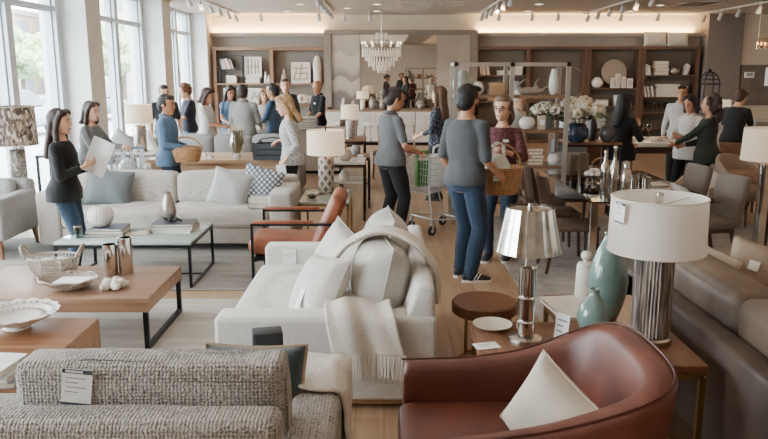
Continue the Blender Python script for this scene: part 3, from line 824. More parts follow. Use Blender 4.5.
# ------------------------------------------------------------------ white sofa, facing left
SOF = tweed('white_sofa_weave', '#c6c2bb', '#b1ada6', 330, 330, .25, 1.0)
s = thing('sofa', 'white two-seat sofa with a fringed throw over its near arm', 'sofa', (-.94, 3.88, 0))
B().box(0, 1.235, 0, .20, .07, .562, .03, 3).out('armrest', SOF, s)
B().box(.03, 1.235, 1.60, 1.78, .07, .585, .03, 3).out('armrest', SOF, s)
b = B().box(1.03, 1.225, .025, 1.755, .45, .725, .03, 3); b.v = [(p[0] + (.09 * (p[2] - .45) / .28 if p[0] < 1.12 else 0), p[1] + (.03 * (p[2] - .45) if p[1] < .5 else 0), p[2]) for p in b.v]; b.box(1.02, 1.225, .19, 1.61, .10, .52); b.out('back_frame', SOF, s)
B().box(.02, 1.05, .19, 1.61, .09, .28, .02).out('seat_base', SOF, s)
B().box(.0, .92, .205, 1.595, .28, .455, .05, 4, sub=6, puff=.012).out('seat_cushion', SOF, s)
B().box(.05, 1.18, .06, 1.72, .03, .075).out('plinth', wood('oak_plinth', '#b08d66', '#94724f', 'X'), s)
for x in (.08, 1.15):
    for y in (.10, 1.68): B().box(x - .03, x + .03, y - .03, y + .03, 0, .05).out('leg', WAL, s)
def pil(name, lab, loc, w_, h_, t_, rot, mat, grp=None, pinch=.07, extra=None):
    p = thing(name, lab, 'cushion', loc, 0, grp); M = Euler(rot).to_matrix().to_4x4()
    B().pillow(w_, h_, t_, M, 16, pinch).out('cover', mat, p, 180, [subd(1)])
    e = []
    for i in range(48):
        u = i / 48 * 4; k = int(u); f = (u - k) * 2 - 1; a_, b_ = ((f, 1), (1, -f), (-f, -1), (-1, f))[k]
        e.append(M @ V((a_ * w_ / 2 * (1 - pinch * (1 - b_ * b_)), 0, b_ * h_ / 2 * (1 - pinch * (1 - a_ * a_)))))
    B().tube(e, .004, 6, closed=True).out('piping', mat, p)
    if extra: extra(p, M)
    return p
# loose back cushions: plump, standing against the back, facing left (-X)
pil('back_cushion', 'plump white loose back cushion at the near end of the white sofa', (-.03, 4.40, .665), .56, .46, .34, (R(-12), 0, R(-82)), LINEN, 'loose back cushions of the white sofa', .04)
pil('back_cushion', 'plump white loose back cushion at the far end of the white sofa', (.0, 5.08, .685), .58, .48, .32, (R(-12), 0, R(-86)), LINEN, 'loose back cushions of the white sofa', .04)
BAND = lattice('white_textured_band', '#e2ddd4', '#c9c2b6', 36, .16, .9, 0)
def cushion_band(p, M):
    B().pillow(.20, .44, .215, M @ Mx((.06, 0, 0)), 10, .03).out('textured_band', BAND, p, 180)
pil('scatter_cushion', 'white cushion with a price card, nearest the front on the white sofa', (-.39, 4.30, .60), .50, .44, .22, (R(-28), R(-8), R(-60)), IVORY, None, .08)
pil('scatter_cushion', 'white cushion with a textured centre band on the far half of the white sofa', (-.31, 4.83, .63), .52, .48, .20, (R(-26), R(14), R(-60)), IVORY, None, .08, cushion_band)
tag_card(None, (-.50, 4.19, .57), (R(-28), R(-8), R(-60)), .06, .14, 'narrow white price card on the nearest white sofa cushion', False, 5)
tag_card(None, (-.72, 5.472, .50), (0, 0, 0), .10, .125, 'white price card on the inner side of the far white sofa arm', False, 3)
# throw lying over the back, running behind the cushions
TH = fabric('ivory_knit', '#e8dfd1', .08, 190, .7)
t = thing('throw_blanket', 'ivory throw draped over the far back cushion and sofa back', 'throw', (0, 0, 0))
pa = smooth_path([(-.33, 4.42, .72), (-.21, 4.47, .85), (-.06, 4.48, .925), (.08, 4.46, .92), (.20, 4.43, .86), (.27, 4.40, .765), (.315, 4.40, .72), (.324, 4.40, .50)], 36, 3)
B().sheet(drape(pa, (.06, 1, 0), .20, 14, .009, seed=3), .02).out('cloth', TH, t, 180, [subd(1)])
# fringed throw over the near arm
t = thing('throw_blanket', 'ivory fringed throw hanging over the near arm of the white sofa', 'throw', (0, 0, 0))
pa = smooth_path([(-.13, 4.34, .56), (-.14, 4.20, .56), (-.15, 4.06, .59), (-.15, 3.94, .592), (-.13, 3.86, .575), (-.115, 3.845, .50), (-.085, 3.84, .37)], 34, 2)
gr = drape(pa, (1, .0, -.05), .40, 18, .010, lambda q: .86 + .16 * q, 5)
B().sheet(gr, .018).out('cloth', TH, t, 180, [subd(1)])
fr = B(); last = gr[-1]
for i in range(54):
    u = i / 53 * 18; k = min(int(u), 17); p_ = last[k].lerp(last[k + 1], u - k); rn = random.Random(i)
    fr.tube([p_ + V((0, -.002, .01)), p_ + V((rn.uniform(-.006, .006), -.006, -.045)), p_ + V((rn.uniform(-.014, .014), -.004, -.125 - rn.uniform(0, .02)))], [.004, .0038, .003], 5)
fr.out('fringe', plain('fringe_ivory', '#ddd5c8', .9), t)

# ------------------------------------------------------------------ red leather armchair, facing left
RED = leather('oxblood_leather', '#633426', .42)
a = thing('armchair', 'oxblood red leather tub armchair in the front right corner', 'armchair', (.08, 2.36, 0))
# plan of the shell (local): far arm front -> back -> near arm front; height swells at the back
plan = [(.0, .80), (.15, .80), (.3, .80), (.5, .80), (.65, .79), (.77, .76), (.85, .69), (.885, .56), (.895, .42), (.90, .28), (.895, .14), (.865, .045), (.79, .0), (.65, -.01), (.5, -.01), (.3, -.005), (.15, 0), (.0, 0)]
hts = [.61, .615, .62, .645, .69, .755, .82, .85, .855, .855, .85, .84, .80, .745, .695, .655, .63, .61]
pl = smooth_path([(x, y, h) for (x, y), h in zip(plan, hts)], 60, 2)
rings = []; 
for i, p_ in enumerate(pl):
    d = (pl[min(i + 1, 60)] - pl[max(i - 1, 0)]); d.z = 0; d.normalize(); n_ = V((-d.y, d.x, 0)) * -1    # towards the seat
    h = p_.z; fl = .06 * sstep((h - .60) / .25); th = .05 + .035 * sstep((h - .6) / .2)
    o_ = lambda off, z: V((p_.x, p_.y, 0)) + n_ * off + V((0, 0, z))
    rings.append([o_(.0, .14), o_(-.012 - fl * .3, .38), o_(-.02 - fl, h - .05), o_(-.022 - fl, h - .02), o_(-.006 - fl, h), o_(th * .5 - fl, h + .006), o_(th - fl, h - .004), o_(th + .016 - fl, h - .03), o_(th + .02 - fl * .6, h - .09), o_(th + .03, .42), o_(th + .03, .14)])
B().loft(rings).out('shell', RED, a, 60, [subd(1)])
B().tube([r[4] + V((0, 0, .003)) for r in rings], .005, 6).out('piping', leather('oxblood_seam', '#542a20', .45), a)
sb = B(); so = [V((x, y, 0)) for x, y in ((-.02, .075), (-.02, .725), (.30, .73), (.60, .715), (.76, .65), (.80, .42), (.79, .18), (.68, .085), (.34, .07))]
so = [polyline(so + [so[0]], i / 40) for i in range(40)]
cen = V((.36, .40, 0))
sb.loft([[cen + (q - cen) * k + V((0, 0, z)) for q in so] for z, k in ((.27, .97), (.28, 1.0), (.42, 1.0), (.445, .985), (.455, .94), (.465, .6), (.468, .2))]); sb.out('seat_cushion', RED, a, 70, [subd(1)])
B().box(.02, .78, .06, .74, .13, .28, .03).out('seat_base', RED, a)
for x, y in ((.05, .06), (.05, .74), (.74, .14), (.74, .66)): B().tube([(x, y, .15), (x + (.02 if x > .4 else -.01), y, 0)], [.022, .014], 12).out('leg', plain('black_wood', '#2a211d', .4), a)
pil('scatter_cushion', 'cream square cushion propped inside the red leather armchair', (.645, 2.65, .585), .37, .36, .20, (R(-18), R(-62), R(-34)), fabric('cream_linen', '#c9bdac', .04, 260), None, .06)

# ------------------------------------------------------------------ tables in the right foreground
t = thing('side_table', 'round walnut side table with thin brass legs, right of white sofa', 'table', (.66, 4.65, 0))
B().lathe([(.0, .34), (.205, .34), (.215, .35), (.215, .41), (.205, .42), (.0, .42)], n=48).out('tabletop', WAL, t)
for i in range(3):
    a_ = R(100 + 120 * i); B().cyl((.17 * math.cos(a_), .17 * math.sin(a_), 0), (.17 * math.cos(a_), .17 * math.sin(a_), .34), .011, n=10).out('leg', BRASS, t)
B().tube([(.17 * math.cos(2 * PI * i / 40), .17 * math.sin(2 * PI * i / 40), .012) for i in range(40)], .009, 8, closed=True).out('base_ring', BRASS, t)
t = thing('side_table', 'square walnut side table carrying the mirrored lamp', 'table', (.73, 3.72, 0))
B().box(-.25, .25, -.29, .28, .455, .50, .006).out('tabletop', WALY, t)
for x in (-.22, .22):
    for y in (-.26, .25): B().box(x - .014, x + .014, y - .014, y + .014, 0, .456).out('leg', BRASS, t)
t = thing('plate', 'shallow cream plate on the square walnut table', 'plate', (.60, 3.90, .50)); t.scale = (.88, .88, .9)
B().lathe([(.0, .008), (.055, .006), (.06, .0), (.066, .002), (.10, .014), (.122, .026), (.124, .03), (.10, .02), (.06, .012), (.0, .012)], n=40).out('dish', plain('cream_glaze', '#ddd6c6', .3), t)
t = thing('sign_card', 'small white card lying on the square walnut table beside the plate', 'card', (.53, 3.62, .502), R(14))
B().box(-.065, .065, -.045, .045, 0, .002).out('card', CARD, t); B().box(-.045, .03, .015, .02, .002, .0025).box(-.045, .01, -.005, 0, .002, .0025).out('print_lines', plain('print_grey', '#8d8d90', .7), t)
t = thing('table_lamp', 'mirrored silver table lamp with a pleated silver shade on walnut table', 'lamp', (.745, 3.70, .50))
B().lathe([(.0, 0), (.088, 0), (.09, .006), (.086, .022), (.06, .03), (.034, .034), (.034, .05), (.0, .05)], n=40).out('base', NICKEL, t)
B().lathe([(.036, .04), (.046, .045), (.047, .11), (.040, .118), (.047, .126), (.047, .24), (.040, .248), (.047, .256), (.046, .40), (.034, .405), (.02, .41), (.016, .47), (.0, .47)], n=40).out('column', CHROME, t, 40)
sh = []
for r_, z in ((.168, .495), (.122, .715)):
    pass
def pleated(r0, z0, r1, z1, n=22, amp=.03):
    rings = []
    for k, (ra, za, off) in enumerate(((r0 * .985, z0, -.004), (r0, z0, 0), (r1, z1, 0), (r1 * .985, z1, -.004))):
        rings.append([V(((ra * (1 + (amp if j % 2 else 0))) * math.cos(2 * PI * j / (2 * n)), (ra * (1 + (amp if j % 2 else 0))) * math.sin(2 * PI * j / (2 * n)), za)) for j in range(2 * n)])
    rings.append(rings[0]); return rings
SILV = plain('silver_foil', '#c9c4bb', .16, 1.0, var=.12, scale=14)
lsh = B().loft(pleated(.165, .49, .118, .715), cap=False).out('lamp_shade', SILV, t, 20)
B().lathe([(.118, .70), (.112, .70), (.112, .708), (.118, .708)], n=40).tube([(-.115, 0, .70), (.115, 0, .70)], .003, 6).tube([(0, -.115, .70), (0, .115, .70)], .003, 6).out('shade_ring', NICKEL, lsh)
B().lathe([(.0, .69), (.012, .69), (.014, .72), (.009, .735), (.0, .738)], n=16).out('finial', NICKEL, t)
B().ell((0, 0, .60), (.03, .03, .045)).out('bulb', plain('bulb_soft', '#fff0d8', .5, emit=3), t, 180)

t = thing('console_table', 'walnut end table with brass frame under the white drum lamp', 'table', (1.245, 3.80, 0))
B().box(-.27, .27, -.56, .56, .505, .55, .006).out('tabletop', WALY, t)
for x in (-.25, .25):
    for y in (-.54, .54): B().box(x - .014, x + .014, y - .014, y + .014, 0, .49).out('leg', BRASS, t)
f = B()
for x in (-.25, .25): f.box(x - .014, x + .014, -.54, .54, .478, .506); f.box(x - .012, x + .012, -.54, .54, .02, .044)
for y in (-.54, .54): f.box(-.25, .25, y - .014, y + .014, .478, .506)
f.out('frame', BRASS, t)
t = thing('table_lamp', 'large white drum lamp on a ribbed smoked glass column', 'lamp', (1.345, 3.56, .55))
B().lathe([(.0, 0), (.106, 0), (.108, .006), (.108, .03), (.095, .04), (.0, .04)], n=48).out('base', NICKEL, t)
RIB = plain('ribbed_smoke', '#6d625b', .22, .75, var=.25, scale=22)
t2 = NT('rod_bundle'); v_ = t2.coord(); nz_ = t2.n('ShaderNodeTexNoise', Scale=70.0); t2.l(t2.coord((1, 1, .08)), nz_.inputs['Vector'])
t2.l(t2.ramp(nz_.outputs['Fac'], [(.36, '#5b524b'), (.50, '#82776e'), (.62, '#b5aaa0')]), t2.b.inputs['Base Color']); t2.b.inputs['Metallic'].default_value = .25; t2.b.inputs['Roughness'].default_value = .35
B().lathe([(.08, .04), (.092, .045), (.092, .455), (.08, .46)], n=144, flute=(36, .035)).out('column', t2.m, t, 60)
B().cyl((0, 0, .46), (0, 0, .70), .008, n=10).out('stem', NICKEL, t)
def drum(mat, r0, z0, r1, z1, par, n=56, rim=None, inner=None, name='lamp_shade'):
    return B().lathe([(r0, z0), (r1, z1), (r1 - .004, z1), (r0 - .004, z0), (r0, z0)], n=n).out(name, mat, par, 30)
def shade_mat(name, col, glow, tr=.35):
    if name in _mats: return _mats[name]
    t = NT(name); nz = t.n('ShaderNodeTexNoise', Scale=180.0); t.l(t.coord(), nz.inputs['Vector'])
    t.l(t.ramp(nz.outputs['Fac'], [(.3, shade(col, .96)), (.7, col)]), t.b.inputs['Base Color']); t.b.inputs['Roughness'].default_value = .9
    tl = t.n('ShaderNodeBsdfTranslucent'); tl.inputs['Color'].default_value = lin(col); mx = t.n('ShaderNodeMixShader'); mx.inputs[0].default_value = tr
    t.b.inputs['Emission Color'].default_value = lin(col); t.b.inputs['Emission Strength'].default_value = glow
    t.l(t.b.outputs[0], mx.inputs[1]); t.l(tl.outputs[0], mx.inputs[2]); t.l(mx.outputs[0], t.o.inputs['Surface']); _mats[name] = t.m; return t.m
ls = drum(shade_mat('drum_white', '#efe9e1', .10), .233, .475, .226, .745, t)
for r_, z in ((.226, .742), (.233, .477)): B().tube([(r_ * math.cos(2 * PI * i / 48), r_ * math.sin(2 * PI * i / 48), z) for i in range(48)], .004, 6, closed=True).out('hem', plain('shade_hem', '#e3d8ca', .8), ls)
f = B()
for i in range(3): a_ = R(30 + 120 * i); f.tube([(0, 0, .70), (.224 * math.cos(a_), .224 * math.sin(a_), .72)], .003, 6)
f.out('spider', NICKEL, t); B().box(-.016, .016, -.016, .016, .70, .765, .003).out('finial', CHROME, t)
B().ell((0, 0, .60), (.035, .035, .05)).out('bulb', plain('bulb_soft', '#fff0d8', .5, emit=3), t, 180)
tag_card(None, (1.122, 3.455, 1.235), (R(2), R(5), R(-66)), .062, .10, 'small white price card hung on the white drum lamp shade', True, 3)
def vase(lab, loc, prof, mat, name='vase', cat='vase', n=40, sc_=1, grp=None, rz=0):
    t = thing(name, lab, cat, loc, rz, grp); B().lathe([(r * sc_, z * sc_) for r, z in prof], n=n).out('body', mat, t, 50, [subd(1)]); return t
t = vase('tall celadon teardrop vase beside the white drum lamp', (1.235, 3.93, .55), [(0, 0), (.055, 0), (.066, .01), (.088, .08), (.108, .17), (.108, .24), (.09, .33), (.058, .41), (.034, .45), (.03, .475), (.036, .49), (.026, .488), (.022, .46), (.0, .44)], TEAL)
t = vase('small celadon bud vase with a narrow neck, standing before the tall one', (1.085, 3.66, .55), [(0, 0), (.045, 0), (.055, .008), (.082, .06), (.088, .10), (.078, .15), (.05, .19), (.026, .21), (.022, .235), (.027, .25), (.018, .248), (.014, .22), (.0, .21)], TEAL)
t = thing('decanter', 'slim white ceramic bottle with a ball stopper beside the tall celadon vase', 'bottle', (1.205, 4.27, .55))
B().lathe([(0, 0), (.055, 0), (.06, .006), (.054, .2), (.046, .225), (.0, .235)], n=32).out('body', plain('chalk_glaze', '#dcd5c8', .5), t, 50); B().lathe([(.02, .228), (.016, .24), (.03, .255), (.033, .272), (.024, .292), (.0, .30)], n=20).out('stopper', plain('chalk_glaze', '#dcd5c8', .5), t, 180)
book(1.10, 4.08, .55, .30, .40, .018, R(8), '#d9cdbd', 'large cream picture book lying under the celadon vases')
cards((.925, 3.69, .50), (R(-8), 0, R(-55)), .09, .15, 'white card standing upright beside the mirrored lamp')
cards((1.10, 3.555, .55), (R(-10), 0, R(-10)), .11, .06, 'small white card standing at the near edge of the end table')

# ------------------------------------------------------------------ taupe sofa at the right, seen from behind
TAU = leather('taupe_leather', '#665649', .5, .08); TAUD = leather('taupe_leather_back', '#54463c', .55, .08)
s = thing('sofa', 'taupe leather sofa running down the right edge, seen from behind', 'sofa', (1.60, 2.3, 0))
B().box(0, .14, 0, 2.42, .06, .63, .03, 3).out('back_frame', TAUD, s)
B().box(.0, .98, 2.26, 2.42, .06, .62, .03, 3).out('armrest', TAU, s); B().box(.0, .98, -.12, .04, .06, .62, .03, 3).out('armrest', TAU, s)
B().box(.13, .95, .03, 2.27, .08, .30, .02).out('seat_base', TAUD, s)
for i in range(2): B().box(.20, .98, .05 + i * 1.10, 1.14 + i * 1.10, .30, .46, .04, 3, sub=3, puff=.01).out('seat_cushion', TAU, s)
for i in range(2):
    b = B().box(.145, .42, .10 + i * 1.13, 1.22 + i * 1.02, .44, .80 - .0 * i, .06, 4, sub=5, puff=.02); b.v = [(p[0] - .0 + .05 * (.8 - p[2]), p[1], p[2]) for p in b.v]
    b.out('back_cushion', TAU, s, 180)
for x in (.05, .9):
    for y in (.05, 2.3): B().box(x - .025, x + .025, y - .025, y + .025, 0, .07).out('leg', WAL, s)
pil('scatter_cushion', 'tan cushion with a small white label on the taupe sofa', (2.30, 4.36, .69), .42, .36, .17, (R(-30), R(12), R(-30)), fabric('tan_linen', '#a38d78', .1, 200), None, .07,
    lambda p, M: B().box(-.03, .03, -.092, -.086, -.03, .03, M=M @ Mx((-.05, 0, 0))).out('label', CARD, p))
pil('scatter_cushion', 'pale cushion half hidden behind the taupe sofa back, left of the tan one', (1.99, 4.46, .655), .38, .36, .16, (R(-35), R(14), R(-52)), fabric('pale_linen', '#cdc3b5', .1, 200), None, .07)
# ------------------------------------------------------------------ rugs
def rug(x0, x1, y0, y1, mat, lab): 
    b = B(); b.box(0, x1 - x0, 0, y1 - y0, 0, .012, .004, 1); return single('rug', lab, 'rug', b, mat, (x0, y0, 0))
def rugmat(name, a, b_, sc_=(1.2, 6, 1)):
    t = NT(name); nz = t.n('ShaderNodeTexNoise', Scale=1.0, Detail=6.0, Roughness=.65); t.l(t.coord(sc_), nz.inputs['Vector'])
    f = t.n('ShaderNodeTexNoise', Scale=220.0); t.l(t.coord(), f.inputs['Vector'])
    s = t.math('ADD', t.math('MULTIPLY', nz.outputs['Fac'], .8), t.math('MULTIPLY', f.outputs['Fac'], .2))
    t.l(t.ramp(s, [(.38, a), (.62, b_)]), t.b.inputs['Base Color']); t.b.inputs['Roughness'].default_value = .95; t.bump(f.outputs['Fac'], .4, .004); return t.m
rug(-4.4, -.75, 6.24, 8.3, rugmat('rug_grey', '#78746f', '#9c968f'), 'mottled grey rug under the glass coffee table')
rug(-3.6, -.55, 3.3, 5.98, rugmat('rug_pale', '#a39c93', '#c4bdb3'), 'pale distressed rug under the big walnut coffee table')
rug(1.2, 4.6, 5.4, 9.6, rugmat('rug_dining', '#8f8a84', '#b9b2a9', (3, 3, 1)), 'mottled grey rug under the dining table')

# ------------------------------------------------------------------ long beige sofa facing the camera
SB = tweed('beige_sofa_weave', '#b3aca3', '#989087', 330, 330, .25, 1.0)
s = thing('sofa', 'long beige sofa with three back cushions behind the glass coffee table', 'sofa', (-2.31, 7.62, 0))
HW = 1.31
B().box(-HW, HW, .74, .93, .10, .72, .04, 3).out('back_frame', SB, s)
for sx_ in (-1, 1): B().box(sx_ * HW - .12 - .09 * sx_, sx_ * HW + .12 - .09 * sx_, 0, .92, .08, .645, .035, 3).out('armrest', SB, s)
B().box(-HW + .2, HW - .2, .03, .76, .09, .26, .02).out('seat_base', SB, s)
for i in range(2): B().box(-1.10 + i * 1.105, i * 1.105 - .005, .0, .72, .26, .465, .05, 4, sub=5, puff=.012).out('seat_cushion', SB, s)
for i in range(2): 
    b = B().box(-1.09 + i * 1.095, i * 1.095 - .01, .50, .74, .44, .775, .06, 4, sub=5, puff=.025); b.v = [(p[0], p[1] + .14 * (p[2] - .44) * .8, p[2]) for p in b.v]; b.out('back_cushion', SB, s, 180)
for x in (-1.2, 1.2):
    for y in (.08, .84): B().cyl((x, y, 0), (x, y, .10), .02, .028, n=12).out('leg', WAL, s)
PATT = lattice('navy_print', '#cfcfd1', '#4a5266', 17, .16, .9)
pil('scatter_cushion', 'slate grey cushion at the left end of the beige sofa', (-3.00, 7.98, .635), .50, .42, .18, (R(-18), R(9), R(12)), BLUEG)
pil('scatter_cushion', 'small cream textured cushion half behind the slate grey one on the beige sofa', (-3.27, 8.10, .61), .40, .36, .15, (R(-16), R(-8), R(4)), fabric('cream_nubby', '#c9c0b2', .18, 90, .6))
pil('scatter_cushion', 'pale blue-grey plain cushion on the beige sofa, beside the patterned one', (-1.68, 7.98, .63), .44, .41, .18, (R(-18), R(14), R(-6)), fabric('ice_linen', '#c3c5c4', .08, 220))
pil('scatter_cushion', 'navy and white geometric patterned cushion at the right end of the beige sofa', (-1.36, 8.06, .645), .46, .43, .18, (R(-18), R(14), R(-12)), PATT)
for i, (c_, lb) in enumerate((('#b9b4ad', 'grey book at the bottom of the pair on the beige sofa seat'), ('#d8d3cb', 'white book on top of the pair on the beige sofa seat'))):
    book(-1.30, 7.76, .475 + i * .05, .27 - .02 * i, .20, .048, R(4 - 7 * i), c_, lb)

# ------------------------------------------------------------------ glass coffee table and what stands on it
t = thing('coffee_table', 'black framed coffee table with a pale green glass top', 'table', (-2.29, 6.75, 0))
GT = plain('frosted_glass_top', '#aebfb8', .08, var=.02, coat=.5)
B().box(-.60, .60, -.46, .42, .40, .425, .004).out('tabletop', GT, t)
f = B(); 
for x in (-.585, .585):
    for y in (-.445, .405): f.box(x - .012, x + .012, y - .012, y + .012, .0, .40)
    f.box(x - .012, x + .012, -.445, .405, .0, .024); f.box(x - .012, x + .012, -.445, .405, .376, .40)
for y in (-.445, .405): f.box(-.585, .585, y - .012, y + .012, .376, .40)
f.box(-.585, .585, -.012, .012, 0, .024); f.out('frame', BLACKM, t)
for i, (c_, w_, lb) in enumerate((('#3a4358', .36, 'navy blue book, lowest of the stack under the ribbed vase'), ('#c9c4bc', .33, 'pale grey book in the middle of the stack under the ribbed vase'), ('#4a5060', .29, 'slate blue book on top of the stack under the ribbed vase'))):
    book(-2.54 + .02 * i, 6.62, .425 + i * .026, w_, .25, .025, R(6 - 4 * i), c_, lb)
t = thing('vase', 'round white ribbed vase on the navy book stack', 'vase', (-2.585, 6.62, .503))
B().lathe([(0, 0), (.06, .0), (.085, .02), (.112, .07), (.115, .11), (.10, .155), (.07, .18), (.05, .188), (.042, .18), (.03, .16), (0, .15)], n=96, flute=(24, .03)).out('body', CER, t, 70)
t = thing('glass_votive', 'small clear glass jar at the left of the glass table', 'jar', (-2.74, 6.47, .425))
B().lathe([(0, 0), (.036, 0), (.038, .10), (.034, .10), (.032, .008), (0, .008)], n=24).out('glass', glass('jar_glass', '#dfe6e4', .03, .7), t); B().lathe([(.0, .1), (.037, .1), (.037, .115), (0, .118)], n=20).out('lid', NICKEL, t)
for i, (c_, w_, lb) in enumerate((('#d3cfc8', .44, 'white book at the bottom of the stack under the silver vase'), ('#b6b0a8', .42, 'grey book in the middle of the stack under the silver vase'), ('#5a5c63', .38, 'charcoal book on top of the stack under the silver vase'))):
    book(-1.985 + .012 * i, 6.80, .425 + i * .028, w_, .27, .027, R(-5 + 4 * i), c_, lb)
t = thing('vase', 'silver teardrop vase on the charcoal book', 'vase', (-2.03, 6.85, .509)); t.scale = (1.12, 1.12, 1.3)
B().lathe([(0, 0), (.035, 0), (.06, .03), (.068, .07), (.055, .13), (.034, .18), (.028, .205), (.034, .215), (.024, .21), (.02, .17), (0, .15)], n=40).out('body', plain('silver_glaze', '#b9b3a8', .22, .7, var=.1), t, 60)
t = thing('coral_ornament', 'dark jagged coral ornament beside the silver vase on the books', 'ornament', (-1.96, 6.73, .509)); b = B()
for i in range(6): 
    a_ = 2 * PI * i / 6; b.limb([((0, 0, .02), .016), ((.05 * math.cos(a_), .03 * math.sin(a_), .035), .012), ((.08 * math.cos(a_ + .2), .04 * math.sin(a_ + .3), .05 if i % 2 else .015), .007)], 7)
b.out('body', plain('dark_iron', '#35343a', .5, .5), t)
t = thing('tray', 'flat cream ceramic tray in the middle of the glass table', 'tray', (-2.26, 6.62, .425), R(6)); B().box(-.11, .11, -.05, .05, 0, .018, .008).box(.0, .10, -.03, .03, .017, .03, .006).out('body', plain('cream_dish', '#d9cfbf', .4), t)

# ------------------------------------------------------------------ big walnut coffee table
t = thing('coffee_table', 'big walnut coffee table on a black sled frame, left foreground', 'table', (-2.28, 5.22, 0))
B().box(-.68, .68, -.42, .43, .285, .385, .004).out('tabletop', OAK, t)
f = B()
for x in (-.655, .655):
    for y in (-.40, .41): f.box(x - .016, x + .016, y - .016, y + .016, .012, .285)
    f.box(x - .016, x + .016, -.40, .41, .012, .044)
f.out('frame', BLACKM, t)
WIRE = plain('whitewashed_wire', '#c0b5a8', .5, .3)
t = thing('wire_basket', 'oval wire basket with looped handles holding white cloths', 'basket', (-2.47, 5.36, .385), R(8)); t.scale = (.88, .9, 1.0); b = B()
el = lambda a, rx, ry, z: V((rx * math.cos(a), ry * math.sin(a), z))
for rx, ry, z, r_ in ((.16, .10, .006, .006), (.215, .14, .15, .008), (.19, .12, .08, .003)): b.tube([el(2 * PI * i / 48, rx, ry, z) for i in range(48)], r_, 6, closed=True)
for i in range(40): a_ = 2 * PI * i / 40; b.tube([el(a_, .16, .10, .006), el(a_, .195, .125, .08), el(a_, .215, .14, .15)], .0042, 5)
for i in range(-3, 4): b.tube([(-.155, i * .026, .006), (.155, i * .026, .006)], .003, 5)
b.out('wire_body', WIRE, t)
for sx_ in (-1, 1): B().tube([(sx_ * (.20 + .05 * math.sin(q)), .075 * math.cos(q), .15 + .085 * math.sin(q)) for q in [PI * i / 14 for i in range(15)]], .012, 8).out('handle', plain('wrapped_handle', '#a8978a', .7), t)
for i, (dx, dy, rz) in enumerate(((-.04, .0, .3), (.06, .02, -.4))):
    c_ = thing('folded_cloth', ('white folded cloth on the left inside the oval wire basket', 'white folded cloth on the right inside the oval wire basket')[i], 'cloth', (-2.47 + dx * .8, 5.36 + dy, .395), rz)
    b = B()
    for k in range(3): b.box(-.07 + .004 * k, .07, -.06, .06 - .004 * k, .042 * k, .042 * k + .04, .016, 3)
    b.out('fabric', IVORY, c_)
t = thing('wire_bowl', 'shallow openwork wire bowl holding a white card', 'bowl', (-2.22, 5.02, .385)); b = B()
nR = 30
def bow(a, q): r_ = .06 + .14 * q; return V((r_ * math.cos(a), r_ * .82 * math.sin(a), .006 + .075 * q ** 1.5 + .006 * math.sin(8 * a) * (q > .95)))
for q in (0, .35, .7, 1): b.tube([bow(2 * PI * i / 60, q) for i in range(60)], .0045 if q in (0, 1) else .003, 5, closed=True)
for i in range(nR):
    for d in (1, -1): b.tube([bow(2 * PI * i / nR + d * q * .9, q) for q in (0, .25, .5, .75, 1)], .0032, 5)
b.out('wire_body', plain('champagne_wire', '#b3a798', .4, .5), t)
b = B(); b.lathe([(0, .008), (.06, .009), (.13, .035), (.19, .074), (.188, .076), (.125, .042), (.05, .014), (0, .013)], n=40); b.v = [(x, y * .82, z) for x, y, z in b.v]; b.out('liner', plain('liner_taupe', '#8f8378', .6), t)
t = thing('sign_card', 'white card lying in the shallow wire bowl', 'card', (-2.19, 5.015, .452), R(-12)); B().box(-.12, .13, -.065, .065, 0, .003, M=Mx((0, 0, 0), (R(4), R(-4), 0))).out('card', CARD, t)
for i, (x, y, h, lb) in enumerate(((-2.06, 5.40, .235, 'shorter polished chrome cylinder vase on the walnut coffee table'), (-1.955, 5.43, .28, 'taller polished chrome cylinder vase on the walnut coffee table'))):
    c_ = thing('cylinder_vase', lb, 'vase', (x, y, .385)); B().lathe([(0, 0), (.051, 0), (.053, .003), (.052, h), (.048, h), (.046, .02), (0, .018)], n=40).out('body', CHROME, c_)
t = thing('knot_ornament', 'white rounded segmented ornament like a garlic bulb, near the table edge', 'ornament', (-1.91, 5.03, .385)); b = B()
for i in range(5):
    a_ = 2 * PI * i / 5 + .3; M = Mx((0, 0, 0), (0, 0, a_)); 
    b.limb([(M @ V((.018, 0, .055)), .016), (M @ V((.055, 0, .038)), .036), (M @ V((.085, 0, .034)), .022), (M @ V((.10, .004, .03)), .008)], 12)
b.out('body', plain('matte_plaster', '#ddd3c6', .6), t, 180)

# ------------------------------------------------------------------ low walnut block tables by the left edge
t = thing('block_table', 'low solid walnut block table at the left edge carrying a white bowl', 'table', (-2.52, 4.10, 0))
B().box(-.76, .76, -.25, .26, .02, .40, .004).out('block', wood('block_walnut', '#94694a', '#784f36', 'X'), t); B().box(-.72, .72, -.22, .22, 0, .02).out('plinth', BLACKM, t)
t = thing('fluted_bowl', 'wide white fluted bowl on a low foot, on the block table', 'bowl', (-2.17, 4.17, .40)); b = B()
pr = [(0, .0), (.075, 0), (.08, .008), (.065, .022), (.07, .03), (.15, .055), (.215, .09), (.24, .108)]; inn = [(.236, .110), (.21, .094), (.14, .062), (.06, .042), (0, .038)]
rg = []
for k, (r_, z) in enumerate(pr + inn):
    q = sstep((r_ - .07) / .17); rg.append([V((r_ * (1 + .012 * q * math.cos(16 * a)) * math.cos(a), r_ * (1 + .02 * q * math.cos(16 * a)) * math.sin(a), z + .004 * q * math.cos(16 * a))) for a in [2 * PI * i / 128 for i in range(128)]])
bmat = cells('shell_glaze', ['#ddd7cf', '#e6e1d9', '#d6cec4', '#b9ada1'], 42, .3, 0, (1, 1, 1))
b.loft(rg).out('dish', CER, t, 60)
b = B(); rnb = random.Random(4)
